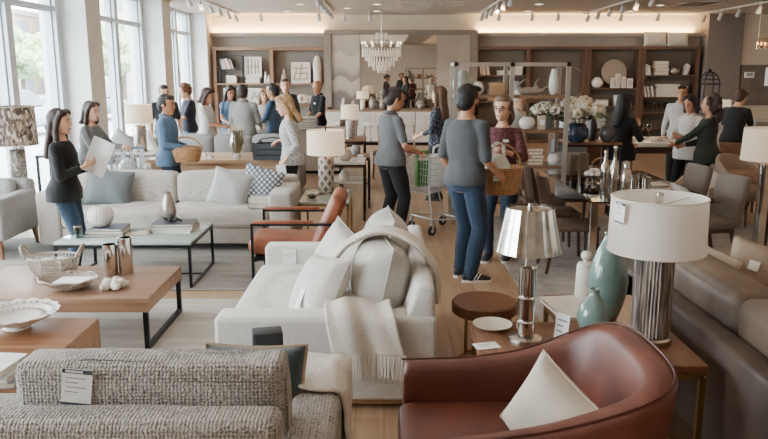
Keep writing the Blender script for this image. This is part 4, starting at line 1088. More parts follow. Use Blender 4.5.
for i in range(64):
    a_ = 2 * PI * (i % 32) / 32; q = .62 if i < 32 else .85; r_ = .24 * q; z = .04 + .07 * q ** 1.8 + .003
    b.ell((r_ * math.cos(a_ + .05 * (i > 31)), r_ * math.sin(a_ + .05 * (i > 31)), z + .004), (.020, .007, .003), Euler((0, 0, a_)).to_matrix(), n=8)
b.out('pierced_marks', plain('bowl_marks', '#9b8f85', .6), t)
t = thing('block_table', 'lower walnut bench table in front of the block table, behind the tweed sofa', 'table', (-2.42, 3.42, 0))
B().box(-.66, .66, -.30, .32, .30, .345, .004).out('tabletop', wood('bench_walnut', '#85583c', '#6b442e', 'X'), t)
for x in (-.6, .62): B().box(x - .04, x + .0, -.27, .29, 0, .30).out('leg', WAL, t)
for i, (c_, lb, w_) in enumerate((('#8f9aa3', 'blue-grey magazine at the bottom of the pile at the left edge', .34), ('#c7ccd0', 'pale magazine in the middle of the pile at the left edge', .33), ('#e0dfdc', 'white magazine on top of the pile at the left edge', .31))):
    book(-2.02 - .01 * i, 3.56, .345 + i * .032, w_, .26, .03, R(5 - 5 * i), c_, lb)

# ------------------------------------------------------------------ grey armchair at the far left
AG = tweed('grey_chair_weave', '#9a9997', '#7d7b78', 330, 330, .25, 1.0)
a = thing('armchair', 'grey upholstered armchair cut off by the left edge', 'armchair', (-4.25, 7.25, 0))
for x in (-.36, .36): B().box(x - .075, x + .075, 0, .80, .20, .635, .04, 3).out('armrest', AG, a)
B().box(-.40, .40, .66, .86, .20, .74, .05, 3).out('back_frame', AG, a); B().box(-.30, .30, .02, .70, .20, .34, .02).out('seat_base', AG, a)
B().box(-.285, .285, -.02, .66, .33, .49, .05, 4, sub=4, puff=.015).out('seat_cushion', AG, a)
B().box(-.28, .28, .52, .68, .48, .76, .06, 4, sub=4, puff=.02).out('back_cushion', AG, a, 180)
for x in (-.36, .36):
    for y in (.06, .78): B().tube([(x, y, .21), (x * 1.06, y + (.03 if y > .4 else -.02), 0)], [.026, .016], 10).out('leg', WAL, a)
# glass side table with the mosaic lamp behind it
t = thing('side_table', 'brass framed glass side table behind the grey armchair, under the mosaic lamp', 'table', (-4.17, 8.33, 0))
B().box(-.30, .30, -.25, .25, .50, .515).out('tabletop', glass('table_glass', '#d5e2de', .03, .75), t)
f = B()
for x in (-.29, .29):
    for y in (-.24, .24): f.box(x - .01, x + .01, y - .01, y + .01, 0, .50)
    f.box(x - .01, x + .01, -.24, .24, .48, .50); f.box(x - .01, x + .01, -.24, .24, .0, .02)
for y in (-.24, .24): f.box(-.29, .29, y - .01, y + .01, .48, .50)
f.out('frame', BRASS, t)
cards((-3.97, 8.15, .515), (R(-8), 0, R(10)), .10, .15, 'small white sign card on the glass side table beside the mosaic lamp')
t = thing('side_table', 'low side table hidden behind the armchair carrying the mosaic lamp base', 'table', (-4.12, 8.12, 0)) if False else None
t = thing('table_lamp', 'mosaic shaded table lamp on a hammered silver column, far left', 'lamp', (-4.14, 8.33, .515))
B().lathe([(0, 0), (.10, 0), (.10, .02), (0, .02)], n=32).lathe([(0, .02), (.085, .02), (.09, .03), (.088, .50), (.08, .51), (0, .51)], n=40).out('column', cells('hammered_silver', ['#8c857d', '#a59e95', '#c4bdb2', '#756e67'], 90, .35, .6, (1, 1, .6), bump=.4), t, 50)
B().cyl((0, 0, .51), (0, 0, .58), .012, n=10).out('stem', NICKEL, t)
ls = B().lathe([(.235, .56), (.222, .99), (.218, .99), (.231, .56), (.235, .56)], n=56).out('lamp_shade', cells('mosaic_shade', ['#5e4a3e', '#8f7b6a', '#b8a898', '#4b3d36', '#a08c78', '#cfc3b6', '#6f5b4d'], 40, .5, 0, (1, 1, .55), emit=.05), t)
for r_, z in ((.236, .562), (.222, .988)): B().tube([(r_ * math.cos(2 * PI * i / 48), r_ * math.sin(2 * PI * i / 48), z) for i in range(48)], .006, 6, closed=True).out('rim', plain('rim_cream', '#d2c6b8', .6), ls)
B().box(-.01, .01, -.01, .01, .99, 1.0).out('finial', NICKEL, t)
# black console frame behind the woman in black
t = thing('console_table', 'thin black framed console by the window, behind the woman in black', 'table', (-4.15, 9.6, 0))
B().box(-.30, .42, -.2, .2, .80, .83).out('tabletop', BLACKM, t); f = B()
for x in (-.28, .40):
    for y in (-.18, .18): f.box(x - .014, x + .014, y - .014, y + .014, 0, .80)
f.out('frame', BLACKM, t)

# ------------------------------------------------------------------ cognac leather armchair with a black metal frame, facing left
COG = leather('cognac_leather', '#8a4b30', .4)
a = thing('armchair', 'cognac leather armchair with flat black metal arms', 'armchair', (-1.13, 6.22, 0))
b = B().box(-.06, .68, .07, .63, .30, .44, .05, 4, sub=4, puff=.012); b.v = [(p[0], p[1], p[2] - .06 * (p[0] - .1)) for p in b.v]; b.out('seat_cushion', COG, a, 180)
b = B().box(0, .13, .07, .63, -.02, .57, .05, 4, sub=4, puff=.012, M=Mx((.46, 0, .33), (0, R(24), 0))); b.out('backrest', COG, a, 180)
B().tube([(.66, .09, .84), (.66, .61, .84)], .05, 10) if False else None
for y in (.02, .68):
    f = B(); f.box(-.02, .0, y - .02, y + .02, 0, .60).box(-.02, .72, y - .02, y + .02, .585, .605).box(.66, .68, y - .02, y + .02, 0, .60).box(-.02, .68, y - .02, y + .02, .0, .018)
    f.out('side_frame', BLACKM, a); B().box(.0, .52, y - .026, y + .026, .603, .63, .01, 2).out('arm_pad', COG, a)
B().box(.0, .66, .03, .67, .27, .30).box(.0, .03, .0, .7, .27, .30).out('under_frame', BLACKM, a)

# ------------------------------------------------------------------ lamps and nests of tables running back down the aisle
def frame_table(name, lab, x0, x1, y0, y1, h, topm, fm, shelf=None, cat='table', r_=.012, grp=None):
    t = thing(name, lab, cat, ((x0 + x1) / 2, (y0 + y1) / 2, 0), 0, grp); a_, b_ = (x1 - x0) / 2, (y1 - y0) / 2
    B().box(-a_, a_, -b_, b_, h - .025, h, .003, 1).out('tabletop', topm, t); f = B()
    for x in (-a_ + r_, a_ - r_):
        for y in (-b_ + r_, b_ - r_): f.box(x - r_, x + r_, y - r_, y + r_, 0, h - .025)
        f.box(x - r_, x + r_, -b_, b_, h - .05, h - .025); f.box(x - r_, x + r_, -b_, b_, 0, .02)
    for y in (-b_ + r_, b_ - r_): f.box(-a_, a_, y - r_, y + r_, h - .05, h - .025)
    f.out('frame', fm, t)
    if shelf: B().box(-a_ + r_, a_ - r_, -b_ + r_, b_ - r_, shelf - .02, shelf).out('shelf', topm, t)
    return t
STONE = plain('pale_stone', '#c9c0b4', .4, var=.05); GTOP = plain('green_glass_top', '#a5aca2', .12, coat=.4)
frame_table('side_table', 'glass topped side table with slim brass legs beside the cognac armchair', -.93, -.38, 7.9, 8.75, .50, GTOP, BRASS)
frame_table('side_table', 'black framed side table with a pale top and lower shelf, behind the white drum lamp', -.72, -.24, 9.3, 9.9, .75, STONE, BLACKM, .50)
frame_table('side_table', 'dark framed side table third in the row down the aisle', -.62, -.20, 10.2, 10.75, .72, WAL, BLACKM, .36)
frame_table('console_table', 'dark console at the far end of the row carrying the small lit lamp', -.88, -.30, 11.6, 12.5, .82, WAL, BLACKM, .40)
LAT = lattice('silver_lattice', '#776b60', '#cdc6bb', 10, .18, .35, .3, axis='CYL', stretch=.8)
t = thing('table_lamp', 'white drum lamp on a pierced silver lattice column beside the cognac armchair', 'lamp', (-.665, 8.45, .50))
B().lathe([(0, 0), (.105, 0), (.105, .02), (0, .025)], n=32).out('base', NICKEL, t)
b = B(); b.lathe([(.085, .02), (.09, .03), (.09, .42), (.08, .43), (0, .435)], n=40); b.out('column', LAT, t, 40)
B().cyl((0, 0, .43), (0, 0, .72), .008, n=8).out('stem', NICKEL, t)
WARM = shade_mat('drum_warm', '#f3e6d2', .55)
B().lathe([(.215, .455), (.213, .73), (.209, .73), (.211, .455), (.215, .455)], n=48).out('lamp_shade', WARM, t); B().ell((0, 0, .58), (.03, .03, .045)).out('bulb', plain('bulb_soft', '#fff0d8', .5, emit=3), t, 180)
B().cyl((0, 0, .72), (0, 0, .765), .009, n=8).out('finial', BLACKM, t)
def small_lamp(lab, loc, h0, h1, r0, r1, colm, shm, cr=.06, prof=None):
    t = thing('table_lamp', lab, 'lamp', loc)
    B().lathe([(0, 0), (cr * 1.25, 0), (cr * 1.25, .015), (0, .02)], n=24).out('base', NICKEL, t)
    B().lathe(prof or [(0, .015), (cr * .9, .02), (cr, .04), (cr, h0 - .05), (cr * .7, h0 - .03), (0, h0 - .02)], n=28).out('column', colm, t, 50)
    B().cyl((0, 0, h0 - .03), (0, 0, h1 - .02), .006, n=6).out('stem', NICKEL, t)
    B().lathe([(r0, h0), (r1, h1), (r1 - .004, h1), (r0 - .004, h0), (r0, h0)], n=36).out('lamp_shade', shm, t); return t
small_lamp('small lit cream lamp on the dark console ending the aisle row', (-.55, 12.0, .82), .32, .53, .148, .142, cells('grey_pattern_ceramic', ['#c9c2b8', '#8d857c', '#a9a197'], 60, .4), WARM, .065)
vase('round beige pot on the pale top of the black framed side table', (-.50, 9.5, .75), [(0, 0), (.05, 0), (.085, .04), (.095, .08), (.08, .13), (.045, .155), (.03, .15), (0, .13)], plain('sand_ceramic', '#b7a695', .5), 'pot', 'pot')
t = thing('cone_ornament', 'small cream teardrop ornament on the lower shelf of the black framed table', 'ornament', (-.52, 9.45, .50)); B().lathe([(0, 0), (.05, 0), (.07, .03), (.065, .07), (.03, .12), (.012, .15), (0, .155)], n=28).out('body', plain('cream_glaze', '#ddd6c6', .3), t, 180)
t = thing('dish', 'small dark bowl on the glass side table beside the cognac armchair', 'bowl', (-.80, 8.15, .50)); B().lathe([(0, 0), (.03, 0), (.035, .006), (.075, .03), (.072, .032), (.03, .012), (0, .01)], n=28).out('body', plain('dark_bronze', '#4c4640', .4, .5), t)
t = thing('gift_box', 'small white box with a card on the glass side table, right of the lattice lamp', 'box', (-.47, 8.2, .50), R(8)); B().box(-.06, .06, -.05, .05, 0, .07, .004).out('box_body', CER, t); B().box(-.062, .062, -.052, .052, .055, .078, .003).out('lid', CARD, t)
cards((-.36, 10.0, .75) if False else (-.30, 9.36, .75), (R(-8), 0, 0), .07, .10, 'small white sign card on the pale top of the black framed side table')
vase('small grey pot on the third side table down the aisle', (-.40, 10.45, .72), [(0, 0), (.05, 0), (.075, .05), (.06, .12), (.04, .14), (.03, .13), (0, .11)], GREYF, 'pot', 'pot')
# ------------------------------------------------------------------ bookcases on the back wall
WB = wood('bookcase_oak', '#86664d', '#6b4f3a', 'Z', .8, .5); WBH = wood('bookcase_oak_h', '#86664d', '#6b4f3a', 'X', .8, .5)
WD = wood('bookcase_dark', '#5f4535', '#4a3528', 'Z', .8, .5); WDH = wood('bookcase_dark_h', '#5f4535', '#4a3528', 'X', .8, .5)
BACKP = plain('bookcase_back', '#8d857b', .8, var=.03); BACKD = plain('bookcase_back_dark', '#6d6258', .8, var=.03)
def bookcase(lab, x0, x1, ztop, divs, shelves, wv, wh, back, yf=19.62):
    """upright sides and dividers, board shelves given per bay as (bay, z)"""
    t = thing('bookcase', lab, 'bookcase', ((x0 + x1) / 2, yf, 0), 0, 'bookcases along the back wall'); c = (x0 + x1) / 2; d = .36
    xs = [x0] + divs + [x1]
    for i, x in enumerate(xs):
        w_ = .045; B().box(x - c - w_, x - c + w_, 0, d, 0, ztop).out('side_panel' if i in (0, len(xs) - 1) else 'divider', wv, t)
    B().box(x0 - c - .05, x1 - c + .05, -.015, d, ztop, ztop + .08).out('top_board', wh, t)
    B().box(x0 - c, x1 - c, d - .015, d, 0, ztop).out('back_panel', back, t); B().box(x0 - c, x1 - c, .02, d, 0, .10).out('plinth', wh, t)
    for bay, z in shelves: B().box(xs[bay] - c + .045, xs[bay + 1] - c - .045, .005, d - .015, z - .04, z).out('shelf', wh, t)
    return t
YS = 19.80
bookcase('oak framed bookcase left of the mirror', -4.40, -1.52, 2.40, [-2.92], [(0, .45), (0, .97), (0, 1.56), (1, .45), (1, 1.02), (1, 1.56)], WB, WBH, BACKP)
bookcase('dark oak bookcase bay right of the mirror', 2.43, 5.23, 2.42, [3.75], [(0, .5), (0, 1.10), (0, 1.77), (1, .5), (1, 1.10)], WD, WDH, BACKD)
bookcase('dark oak bookcase bay with the big round plate', 5.33, 6.64, 2.42, [], [(0, .42), (0, .97), (0, 1.44)], WD, WDH, BACKD)
bookcase('dark oak bookcase bay nearest the right pier, two cushions on its top', 6.74, 8.15, 2.42, [], [(0, .40), (0, .80), (0, 1.21), (0, 1.77)], WD, WDH, BACKD)
# slim black shelf unit standing inside the left bay
t = thing('shelf_unit', 'slim black metal shelf unit inside the left bookcase', 'shelf', (-3.98, 19.72, 1.56)); f = B()
for x in (-.30, .30):
    for y in (-.07, .12): f.box(x - .012, x + .012, y - .012, y + .012, 0, .70)
f.out('frame', BLACKM, t)
for z in (.34, .69): B().box(-.31, .31, -.08, .13, z, z + .015).out('shelf', BLACKM, t)
def vbooks(x, y, z, n, lab, grp, cols, tilt=0, wr=(.035, .06), hr=(.24, .30), seed=1):
    rn = random.Random(seed)
    for i in range(n):
        w_, h = rn.uniform(*wr), rn.uniform(*hr); c_ = cols[i % len(cols)]
        t = thing('book', lab, 'book', (x + w_ / 2, y, z), 0, grp); M = Mx((0, 0, 0), (0, R(tilt), 0)); 
        off = V((0, 0, abs(math.sin(R(tilt))) * w_ / 2))
        M = Matrix.Translation(off) @ M
        B().box(-w_ / 2, w_ / 2, -.09, .09, 0, h, .003, 1, M=M).out('cover', plain('cover' + c_, c_, .5), t)
        B().box(-w_ / 2 + .005, w_ / 2 - .005, -.086, .0905, h - .006, h + .0008, M=M).out('pages', PAGE, t)
        x += w_ / max(.5, math.cos(R(tilt))) + .003
    return x
def hstack(x, y, z, n, lab, grp, cols, w_=.30, d=.20, h=.05, seed=1):
    rn = random.Random(seed)
    for i in range(n): book(x + rn.uniform(-.015, .015), y, z + i * h, w_ - rn.uniform(0, .04), d, h - .003, R(rn.uniform(-5, 5)), cols[i % len(cols)], lab, grp)
WHT = ['#ddd6cc', '#cfc6ba', '#e5dfd6']; MIX = ['#d8d1c6', '#a9765c', '#c9bfb1', '#8d8378', '#e0d9cf']
vbooks(-4.22, 19.78, 1.56 + .357, 6, 'leaning book on the upper black metal shelf in the left bookcase', 'leaning books on the black shelf unit', ['#e2ddd5', '#d2c9bd', '#b98a73', '#e2ddd5', '#b06f5c', '#8f857b'], -16)
hstack(-3.98, 19.77, 1.56, 4, 'white book in the flat pile under the black metal shelf in the left bookcase', 'flat white books in the left bookcase', WHT, .30)
def framed(lab, x, y, z, w_, h, ground, marks, name='framed_picture'):
    t = thing(name, lab, 'picture', (x, y, z)); M = Mx((0, 0, 0), (R(-6), 0, 0)); f = B()
    for a in ((-w_ / 2, -w_ / 2 + .03, 0, h), (w_ / 2 - .03, w_ / 2, 0, h)): f.box(a[0], a[1], -.015, .015, a[2], a[3], M=M)
    for z0 in (0, h - .03): f.box(-w_ / 2, w_ / 2, -.015, .015, z0, z0 + .03, M=M)
    f.out('frame', CER, t); B().box(-w_ / 2 + .02, w_ / 2 - .02, 0, .01, .02, h - .02, M=M).out('picture', ground, t)
    b = B(); 
    for p in marks: b.tube([M @ V((q[0] * w_, -.002, q[1] * h)) for q in p], .012, 6)
    b.out('design', plain('sepia_line', '#8d7b69', .7), t)
PAPER = plain('art_paper', '#d9d0c2', .8)
framed('framed picture of pale upright strokes in the left bay of the left bookcase', -3.42, 19.72, 1.72, .44, .52, PAPER, [((-.3, .15), (-.3, .85)), ((-.1, .15), (-.08, .88)), ((.12, .15), (.12, .8)), ((.3, .2), (.28, .85)), ((-.35, .5), (.35, .5))])
hstack(-3.42, 19.76, 1.56, 3, 'book in the flat pile below the strokes picture in the left bookcase', 'flat books under the strokes picture', ['#cfc6ba', '#8d8378', '#ddd6cc'], .40, .2, .05)
for i, (x, h) in enumerate(((-3.10, .30), (-3.02, .22))): vase(('taller pale bottle vase at the right of the left bay of the left bookcase', 'shorter pale bottle vase at the right of the left bay of the left bookcase')[i], (x, 19.75, 1.56), [(0, 0), (.035, 0), (.04, .02), (.04, h * .6), (.015, h * .8), (.018, h), (.01, h), (0, h * .9)], CER)
framed('small framed line drawing on the middle shelf of the left bookcase', -3.42, 19.70, .97, .40, .46, plain('pale_blue_paper', '#b9bdb9', .8), [((-.3, .2), (.0, .8)), ((0, .8), (.3, .25)), ((-.25, .4), (.3, .6))])
vbooks(-3.14, 19.76, .97, 4, 'book leaning on the middle shelf of the left bookcase', 'leaning books on the middle shelf of the left bookcase', ['#ddd6cc', '#a89f94', '#d9cfc2', '#887f75'], -14, seed=4)
small_lamp('white shaded lamp on the middle shelf at the left end of the left bookcase', (-4.06, 19.74, .97), .22, .46, .16, .15, CER, shade_mat('drum_cool', '#ece9e2', .35), .05)
vase('slim pink-beige bottle vase in the right bay of the left bookcase', (-2.62, 19.76, 1.56), [(0, 0), (.06, 0), (.075, .05), (.07, .16), (.03, .26), (.028, .33), (.04, .36), (.03, .355), (0, .3)], plain('blush_ceramic', '#b79d8c', .5))
framed('large framed geometric picture in the right bay of the left bookcase', -2.18, 19.74, 1.56, .50, .54, plain('cream_paper', '#dccfbb', .8), [((-.36, .72), (.36, .72)), ((-.2, .72), (-.36, .2)), ((-.36, .2), (.34, .2)), ((.34, .2), (.34, .5)), ((-.3, .46), (.36, .48)), ((.05, .95), (-.06, .1))])
vase('tall egg shaped pale vase with a band in the right bay of the left bookcase', (-1.74, 19.76, 1.56), [(0, 0), (.09, 0), (.11, .05), (.11, .22), (.10, .28), (.115, .34), (.125, .48), (.10, .62), (.05, .70), (.03, .71), (0, .69)], plain('bone_ceramic', '#d3c7b8', .5))
t = thing('sculpture', 'rounded openwork cream sculpture on the middle right shelf of the left bookcase', 'ornament', (-2.12, 19.74, 1.02)); b = B().ell((0, 0, .13), (.20, .11, .13)).ell((.15, 0, .12), (.12, .09, .11)); b.out('body', plain('bone_ceramic', '#d3c7b8', .5), t, 180); B().ell((-.04, -.085, .14), (.06, .04, .07)).ell((.14, -.07, .12), (.035, .03, .045)).out('hollow', plain('hollow_brown', '#8d7766', .8), t, 180)
hstack(-1.72, 19.76, 1.02, 3, 'book in the flat pile beside the openwork sculpture in the left bookcase', 'flat books beside the openwork sculpture', ['#c9bfb1', '#ddd6cc'], .30)
# right-hand bays
vbooks(2.52, 19.76, 1.77, 5, 'upright book on the top shelf of the bay right of the mirror', 'upright books right of the mirror', ['#d9cbb3', '#c5a67e', '#e0d5c2', '#b3916c', '#d9cbb3'], -8, seed=8)
for i in range(2): book(3.15, 19.76, 1.77 + .06 * i, .38, .2, .055, R(3 * i), ['#d5c3a8', '#e4dccd'][i], ('tan book under the white one on the top shelf right of the mirror', 'white book lying on the tan one on the top shelf right of the mirror')[i])
for i, (x, z) in enumerate(((3.55, 1.77), (3.38, 2.1))): 
    if i == 0: hstack(3.52, 19.76, 1.77, 3, 'white box file on the top shelf of the bay right of the mirror', 'white box files right of the mirror', ['#d8d2c8'], .22, .2, .09)
t = thing('basket', 'tan woven box basket on the shelf right of the mirror', 'basket', (2.95, 19.76, 1.10)); WOV = tweed('seagrass', '#b08a62', '#7d5c3c', 130, 130, .8, .6)
B().box(-.22, .22, -.11, .11, 0, .30, .02).out('body', WOV, t); B().box(-.23, .23, -.12, .12, .26, .31, .012).out('lid', WOV, t)
vase('tall blue-grey vase on the shelf right of the mirror', (3.48, 19.76, 1.10), [(0, 0), (.07, 0), (.09, .05), (.10, .3), (.06, .48), (.07, .52), (.05, .52), (0, .45)], plain('bluegrey_ceramic', '#8b989a', .4))
def ringsculpt(lab, x, y, z, r_):
    t = thing('ring_sculpture', lab, 'ornament', (x, y, z)); B().tube([(r_ * math.cos(2 * PI * i / 48), 0, r_ + .04 + r_ * math.sin(2 * PI * i / 48)) for i in range(48)], .014, 8, closed=True).out('ring', plain('tarnished_brass', '#a5937b', .4, .5), t); B().box(-.08, .08, -.05, .05, 0, .04, .005).out('base', BLACKM, t)
ringsculpt('large thin brass ring sculpture in the bay right of the mirror', 4.85, 19.74, 1.10, .42)
t = thing('round_plate', 'big round patterned plate on a stand in the right bookcases', 'plate', (6.02, 19.78, 1.44)); M = Mx((0, 0, .40), (R(84), 0, 0))
B().lathe([(0, 0), (.20, .0), (.30, .02), (.33, .035), (.32, .045), (.2, .02), (0, .015)], n=48, M=M).out('dish', lattice('plate_weave', '#b3a697', '#8f8173', 22, .22, .6), t, 60); B().box(-.12, .12, -.06, .06, 0, .03).box(-.02, .02, .02, .05, 0, .3).out('stand', BLACKM, t)
vase('round white pot at the left of the big plate in the right bookcases', (5.58, 19.72, 1.44), [(0, 0), (.08, 0), (.15, .06), (.17, .13), (.14, .21), (.07, .26), (.05, .28), (.03, .28), (0, .2)], CER, 'pot', 'pot')
for i, (x, h, w_) in enumerate(((5.98, .26, .10), (6.11, .36, .12), (6.26, .28, .11), (6.42, .24, .16))):
    t = thing('picture_block', ('short white block standing before the big plate, leftmost of four', 'tallest white block standing before the big plate', 'mid-height white block right of the tallest one before the big plate', 'broad short white block at the right end before the big plate')[i], 'ornament', (x, 19.67, 1.44)); B().box(-w_ / 2, w_ / 2, -.04, .04, 0, h, .006).out('block', CER, t); B().box(-w_ / 2 + .02, w_ / 2 - .02, -.043, -.04, .03, h - .03).out('inset', plain('inset_sand', '#c7bbab', .6), t)
for i in range(2): t = thing('storage_box', ('low white box on the lower shelf under the big plate, left one', 'taller white box on the lower shelf under the big plate, right one')[i], 'box', (5.72 + .5 * i, 19.74, .97)); B().box(-.16, .16, -.12, .12, 0, (.16, .28)[i], .008).out('body', CER, t); B().box(-.165, .165, -.125, .125, (.13, .24)[i], (.165, .285)[i], .006).out('lid', IVORY, t)
# rightmost bay
vbooks(6.82, 19.74, 1.77, 3, 'leaning cream book at the left of the top shelf of the bookcase by the pier', 'leaning cream books by the pier', WHT, -10, seed=3)
hstack(7.22, 19.74, 1.77, 4, 'thick tan book in the flat pile high in the bookcase by the pier', 'flat tan books by the pier', ['#c4ab8f', '#b39877', '#d2bda2'], .40, .2, .09, 5)
vase('small round silver vase on the top shelf of the bookcase by the pier', (7.58, 19.70, 1.77), [(0, 0), (.05, 0), (.12, .06), (.13, .10), (.10, .17), (.05, .20), (.04, .19), (0, .16)], plain('silver_glaze', '#b9b3a8', .22, .7, var=.1))
vbooks(7.80, 19.74, 1.77, 2, 'cream book leaning at the right of the top shelf of the bookcase by the pier', 'cream books at the right end by the pier', WHT, 16, seed=6)
vbooks(6.84, 19.74, 1.21, 5, 'book leaning at the left of the second shelf of the bookcase by the pier', 'dark and white books by the pier', ['#e2ddd5', '#5f564e', '#e2ddd5', '#77695c', '#e8e3da'], -12, seed=9)
hstack(7.45, 19.74, 1.21, 6, 'white folded linen in the pile on the second shelf of the bookcase by the pier', 'white linens by the pier', WHT, .62, .22, .055, 7)
for i in range(2): vbooks(7.80 + .09 * i, 19.74, 1.21, 1, 'white book upright at the right of the second shelf of the bookcase by the pier', 'white books upright by the pier', ['#e2ddd5'], 4, seed=i + 2)
GG = glass('goblet_glass', '#ded5c8', .03, .65)
def goblet(lab, loc, grp, h=.22, r_=.045):
    t = thing('wine_glass', lab, 'glass', loc, 0, grp); B().lathe([(0, 0), (.035, 0), (.036, .004), (.006, .01), (.006, h * .45), (r_ * .7, h * .55), (r_, h * .75), (r_ * .85, h), (r_ * .8, h), (r_ * .93, h * .75), (.02, h * .57), (0, h * .55)], n=20).out('glass', GG, t, 60)
for i in range(9): goblet('stemmed glass in the row on the shelf of the bookcase by the pier', (6.90 + .125 * i, 19.70 + .06 * (i % 2), .80), 'stemmed glasses by the pier', .26, .055)
pil('scatter_cushion', 'left one of two cream cushions lying on top of the bookcase by the pier', (7.02, 19.70, 2.685), .60, .38, .17, (R(-6), 0, 0), CREAM, None, .06)
pil('scatter_cushion', 'right one of two cream cushions lying on top of the bookcase by the pier', (7.60, 19.70, 2.675), .56, .36, .16, (R(-6), 0, 0), CREAM, None, .06)

# ------------------------------------------------------------------ mirror unit and white counter
FR = plain('taupe_frame', '#84776b', .6, var=.02)
t = thing('mirror_unit', 'large taupe framed wall unit holding the central mirror', 'mirror', (.435, 19.55, 0)); c = .435
f = B().box(-1.98, -1.80, 0, .43, .95, 2.80).box(1.80, 1.98, 0, .43, .95, 2.80).box(-1.98, 1.98, 0, .43, 2.80, 2.91); f.out('frame', FR, t)
B().box(-1.80, 1.80, .10, .42, .90, 2.80).out('backing', FR, t)
b = B().box(-1.055, .935, .085, .10, .92, 2.79); m_ = plain('mirror_silver', '#cfc4b6', .015, 1.0, var=0.0); b.out('mirror_glass', m_, t)
B().box(-1.065, -1.055, .07, .10, .92, 2.79).box(.935, .945, .07, .10, .92, 2.79).out('mirror_edge', FR, t)
tA = NT('dune_painting'); sx_ = tA.n('ShaderNodeSeparateXYZ'); vv = tA.coord(); tA.l(vv, sx_.inputs[0]); nzA = tA.n('ShaderNodeTexNoise', Scale=1.3, Detail=3.0); tA.l(tA.coord((1.6, 1, .3)), nzA.inputs['Vector'])
hA = tA.math('MULTIPLY', tA.math('SUBTRACT', sx_.outputs['Z'], .92), .535); hA = tA.math('ADD', hA, tA.math('MULTIPLY', tA.math('SUBTRACT', nzA.outputs['Fac'], .5), .35))
tA.l(tA.ramp(hA, [(.0, '#7d736b'), (.10, '#6f665f'), (.22, '#756b64'), (.27, '#a89b8d'), (.42, '#b5a899'), (.45, '#80766e'), (.50, '#91867c'), (.58, '#b3a698'), (.75, '#c0b4a6'), (.78, '#a99d90'), (1, '#b7aa9c')]), tA.b.inputs['Base Color']); tA.b.inputs['Roughness'].default_value = .5
B().box(-1.79, -1.066, .06, .10, .92, 2.79).out('painted_panel', tA.m, t)
B().box(.946, 1.79, .06, .10, .92, 2.79).out('plain_panel', plain('rose_taupe_panel', '#a8998b', .45, var=.06, scale=1.5), t)
CAB = plain('cabinet_white', '#d6cfc5', .5, var=.01)
xs_ = [-1.48, -.72, .04, .80, 1.56, 2.32]
for i, (a_, b_) in enumerate(zip(xs_, xs_[1:])):
    t = thing('base_cabinet', ('white base cabinet at the left end of the run under the mirror', 'white base cabinet second from the left under the mirror', 'white base cabinet in the middle of the run under the mirror', 'white base cabinet second from the right under the mirror', 'white base cabinet at the right end of the run under the mirror')[i], 'cabinet', ((a_ + b_) / 2, 19.05, 0), 0, 'white cabinets under the mirror')
    w_ = (b_ - a_) / 2 - .004; B().box(-w_, w_, 0, .49, .08, .86).out('carcass', CAB, t); B().box(-w_, w_, .04, .46, 0, .08).out('plinth', BLACKM, t)
    for q in (-1, 1):
        d = B().box(*(sorted((q * .012, q * (w_ - .01)))), -.02, 0, .11, .84, .003, 1).out('door', CAB, t)
        B().box(*(sorted((q * .06, q * (w_ - .06)))), -.024, -.019, .17, .78).out('door_panel', plain('cabinet_panel', '#cbc3b8', .5), d); B().cyl((q * .035, -.045, .45), (q * .035, -.045, .58), .006, n=8).out('handle', NICKEL, d)
single('countertop', 'brown wooden countertop running along the white cabinets under the mirror', 'countertop', B().box(-1.92, 1.92, -.04, .48, 0, .04, .004), wood('counter_wood', '#8f7256', '#755b43', 'X'), (.42, 19.07, .86))
for i, (x, h, r_) in enumerate(((-1.02, .30, .09), (-.78, .26, .08), (-.30, .34, .10), (-.05, .28, .09), (.15, .36, .10), (.95, .24, .10))):
    vase(('grey patterned jar at the left end of the counter', 'smaller grey patterned jar second along the counter', 'silver studded jar third along the counter before the mirror', 'squat silver jar fourth along the counter before the mirror', 'tall silver ginger jar fifth along the counter before the mirror', 'squat grey pot at the right of the counter')[i], (x, 19.28, .90),
         [(0, 0), (r_ * .7, 0), (r_, h * .25), (r_, h * .6), (r_ * .6, h * .8), (r_ * .62, h * .9), (r_ * .3, h), (0, h)], cells('jar_print', ['#8c837a', '#bdb4a9', '#625b55', '#a39a8f'], 40, .3, .3), 'jar', 'jar')
small_lamp('small lit lamp on the counter before the mirror', (-.55, 19.25, .90), .28, .46, .16, .15, CER, WARM, .06)
# chandelier added before the mirror to stand in for a reflected one
t = thing('chandelier', 'tiered crystal chandelier with candle lamps before the mirror, standing in for a reflection', 'chandelier', (-.06, 18.55, 2.03)); t.scale = (.94, .94, .94)
CRY = plain('crystal', '#e6d9c8', .08, .0, var=.1, scale=40, coat=1.0, emit=.2); CRY2 = glass('crystal_clear', '#f3ece2', .02, .55)  # crystals are no lamps; faint glow added to imitate their glimmer
B().cyl((0, 0, .55), (0, 0, ZC - 1.95), .012, n=8).cyl((0, 0, ZC - 1.96), (0, 0, ZC - 1.94), .07, n=20).out('chain_rod', NICKEL, t)
B().tube([(.50 * math.cos(2 * PI * i / 40), .50 * math.sin(2 * PI * i / 40), .42) for i in range(40)], .014, 8, closed=True).tube([(.34 * math.cos(2 * PI * i / 40), .34 * math.sin(2 * PI * i / 40), .20) for i in range(40)], .012, 8, closed=True).tube([(.18 * math.cos(2 * PI * i / 30), .18 * math.sin(2 * PI * i / 30), .62) for i in range(30)], .01, 8, closed=True).out('rings', NICKEL, t)
for i in range(12):
    a_ = 2 * PI * i / 12; x, y = .5 * math.cos(a_), .5 * math.sin(a_)
    p = B().cyl((x, y, .42), (x, y, .52), .012, n=8).out('candle', CER, t); B().ell((x, y, .55), (.017, .017, .03), n=8).out('bulb', BULB, p, 180)
more = B(); made = 0
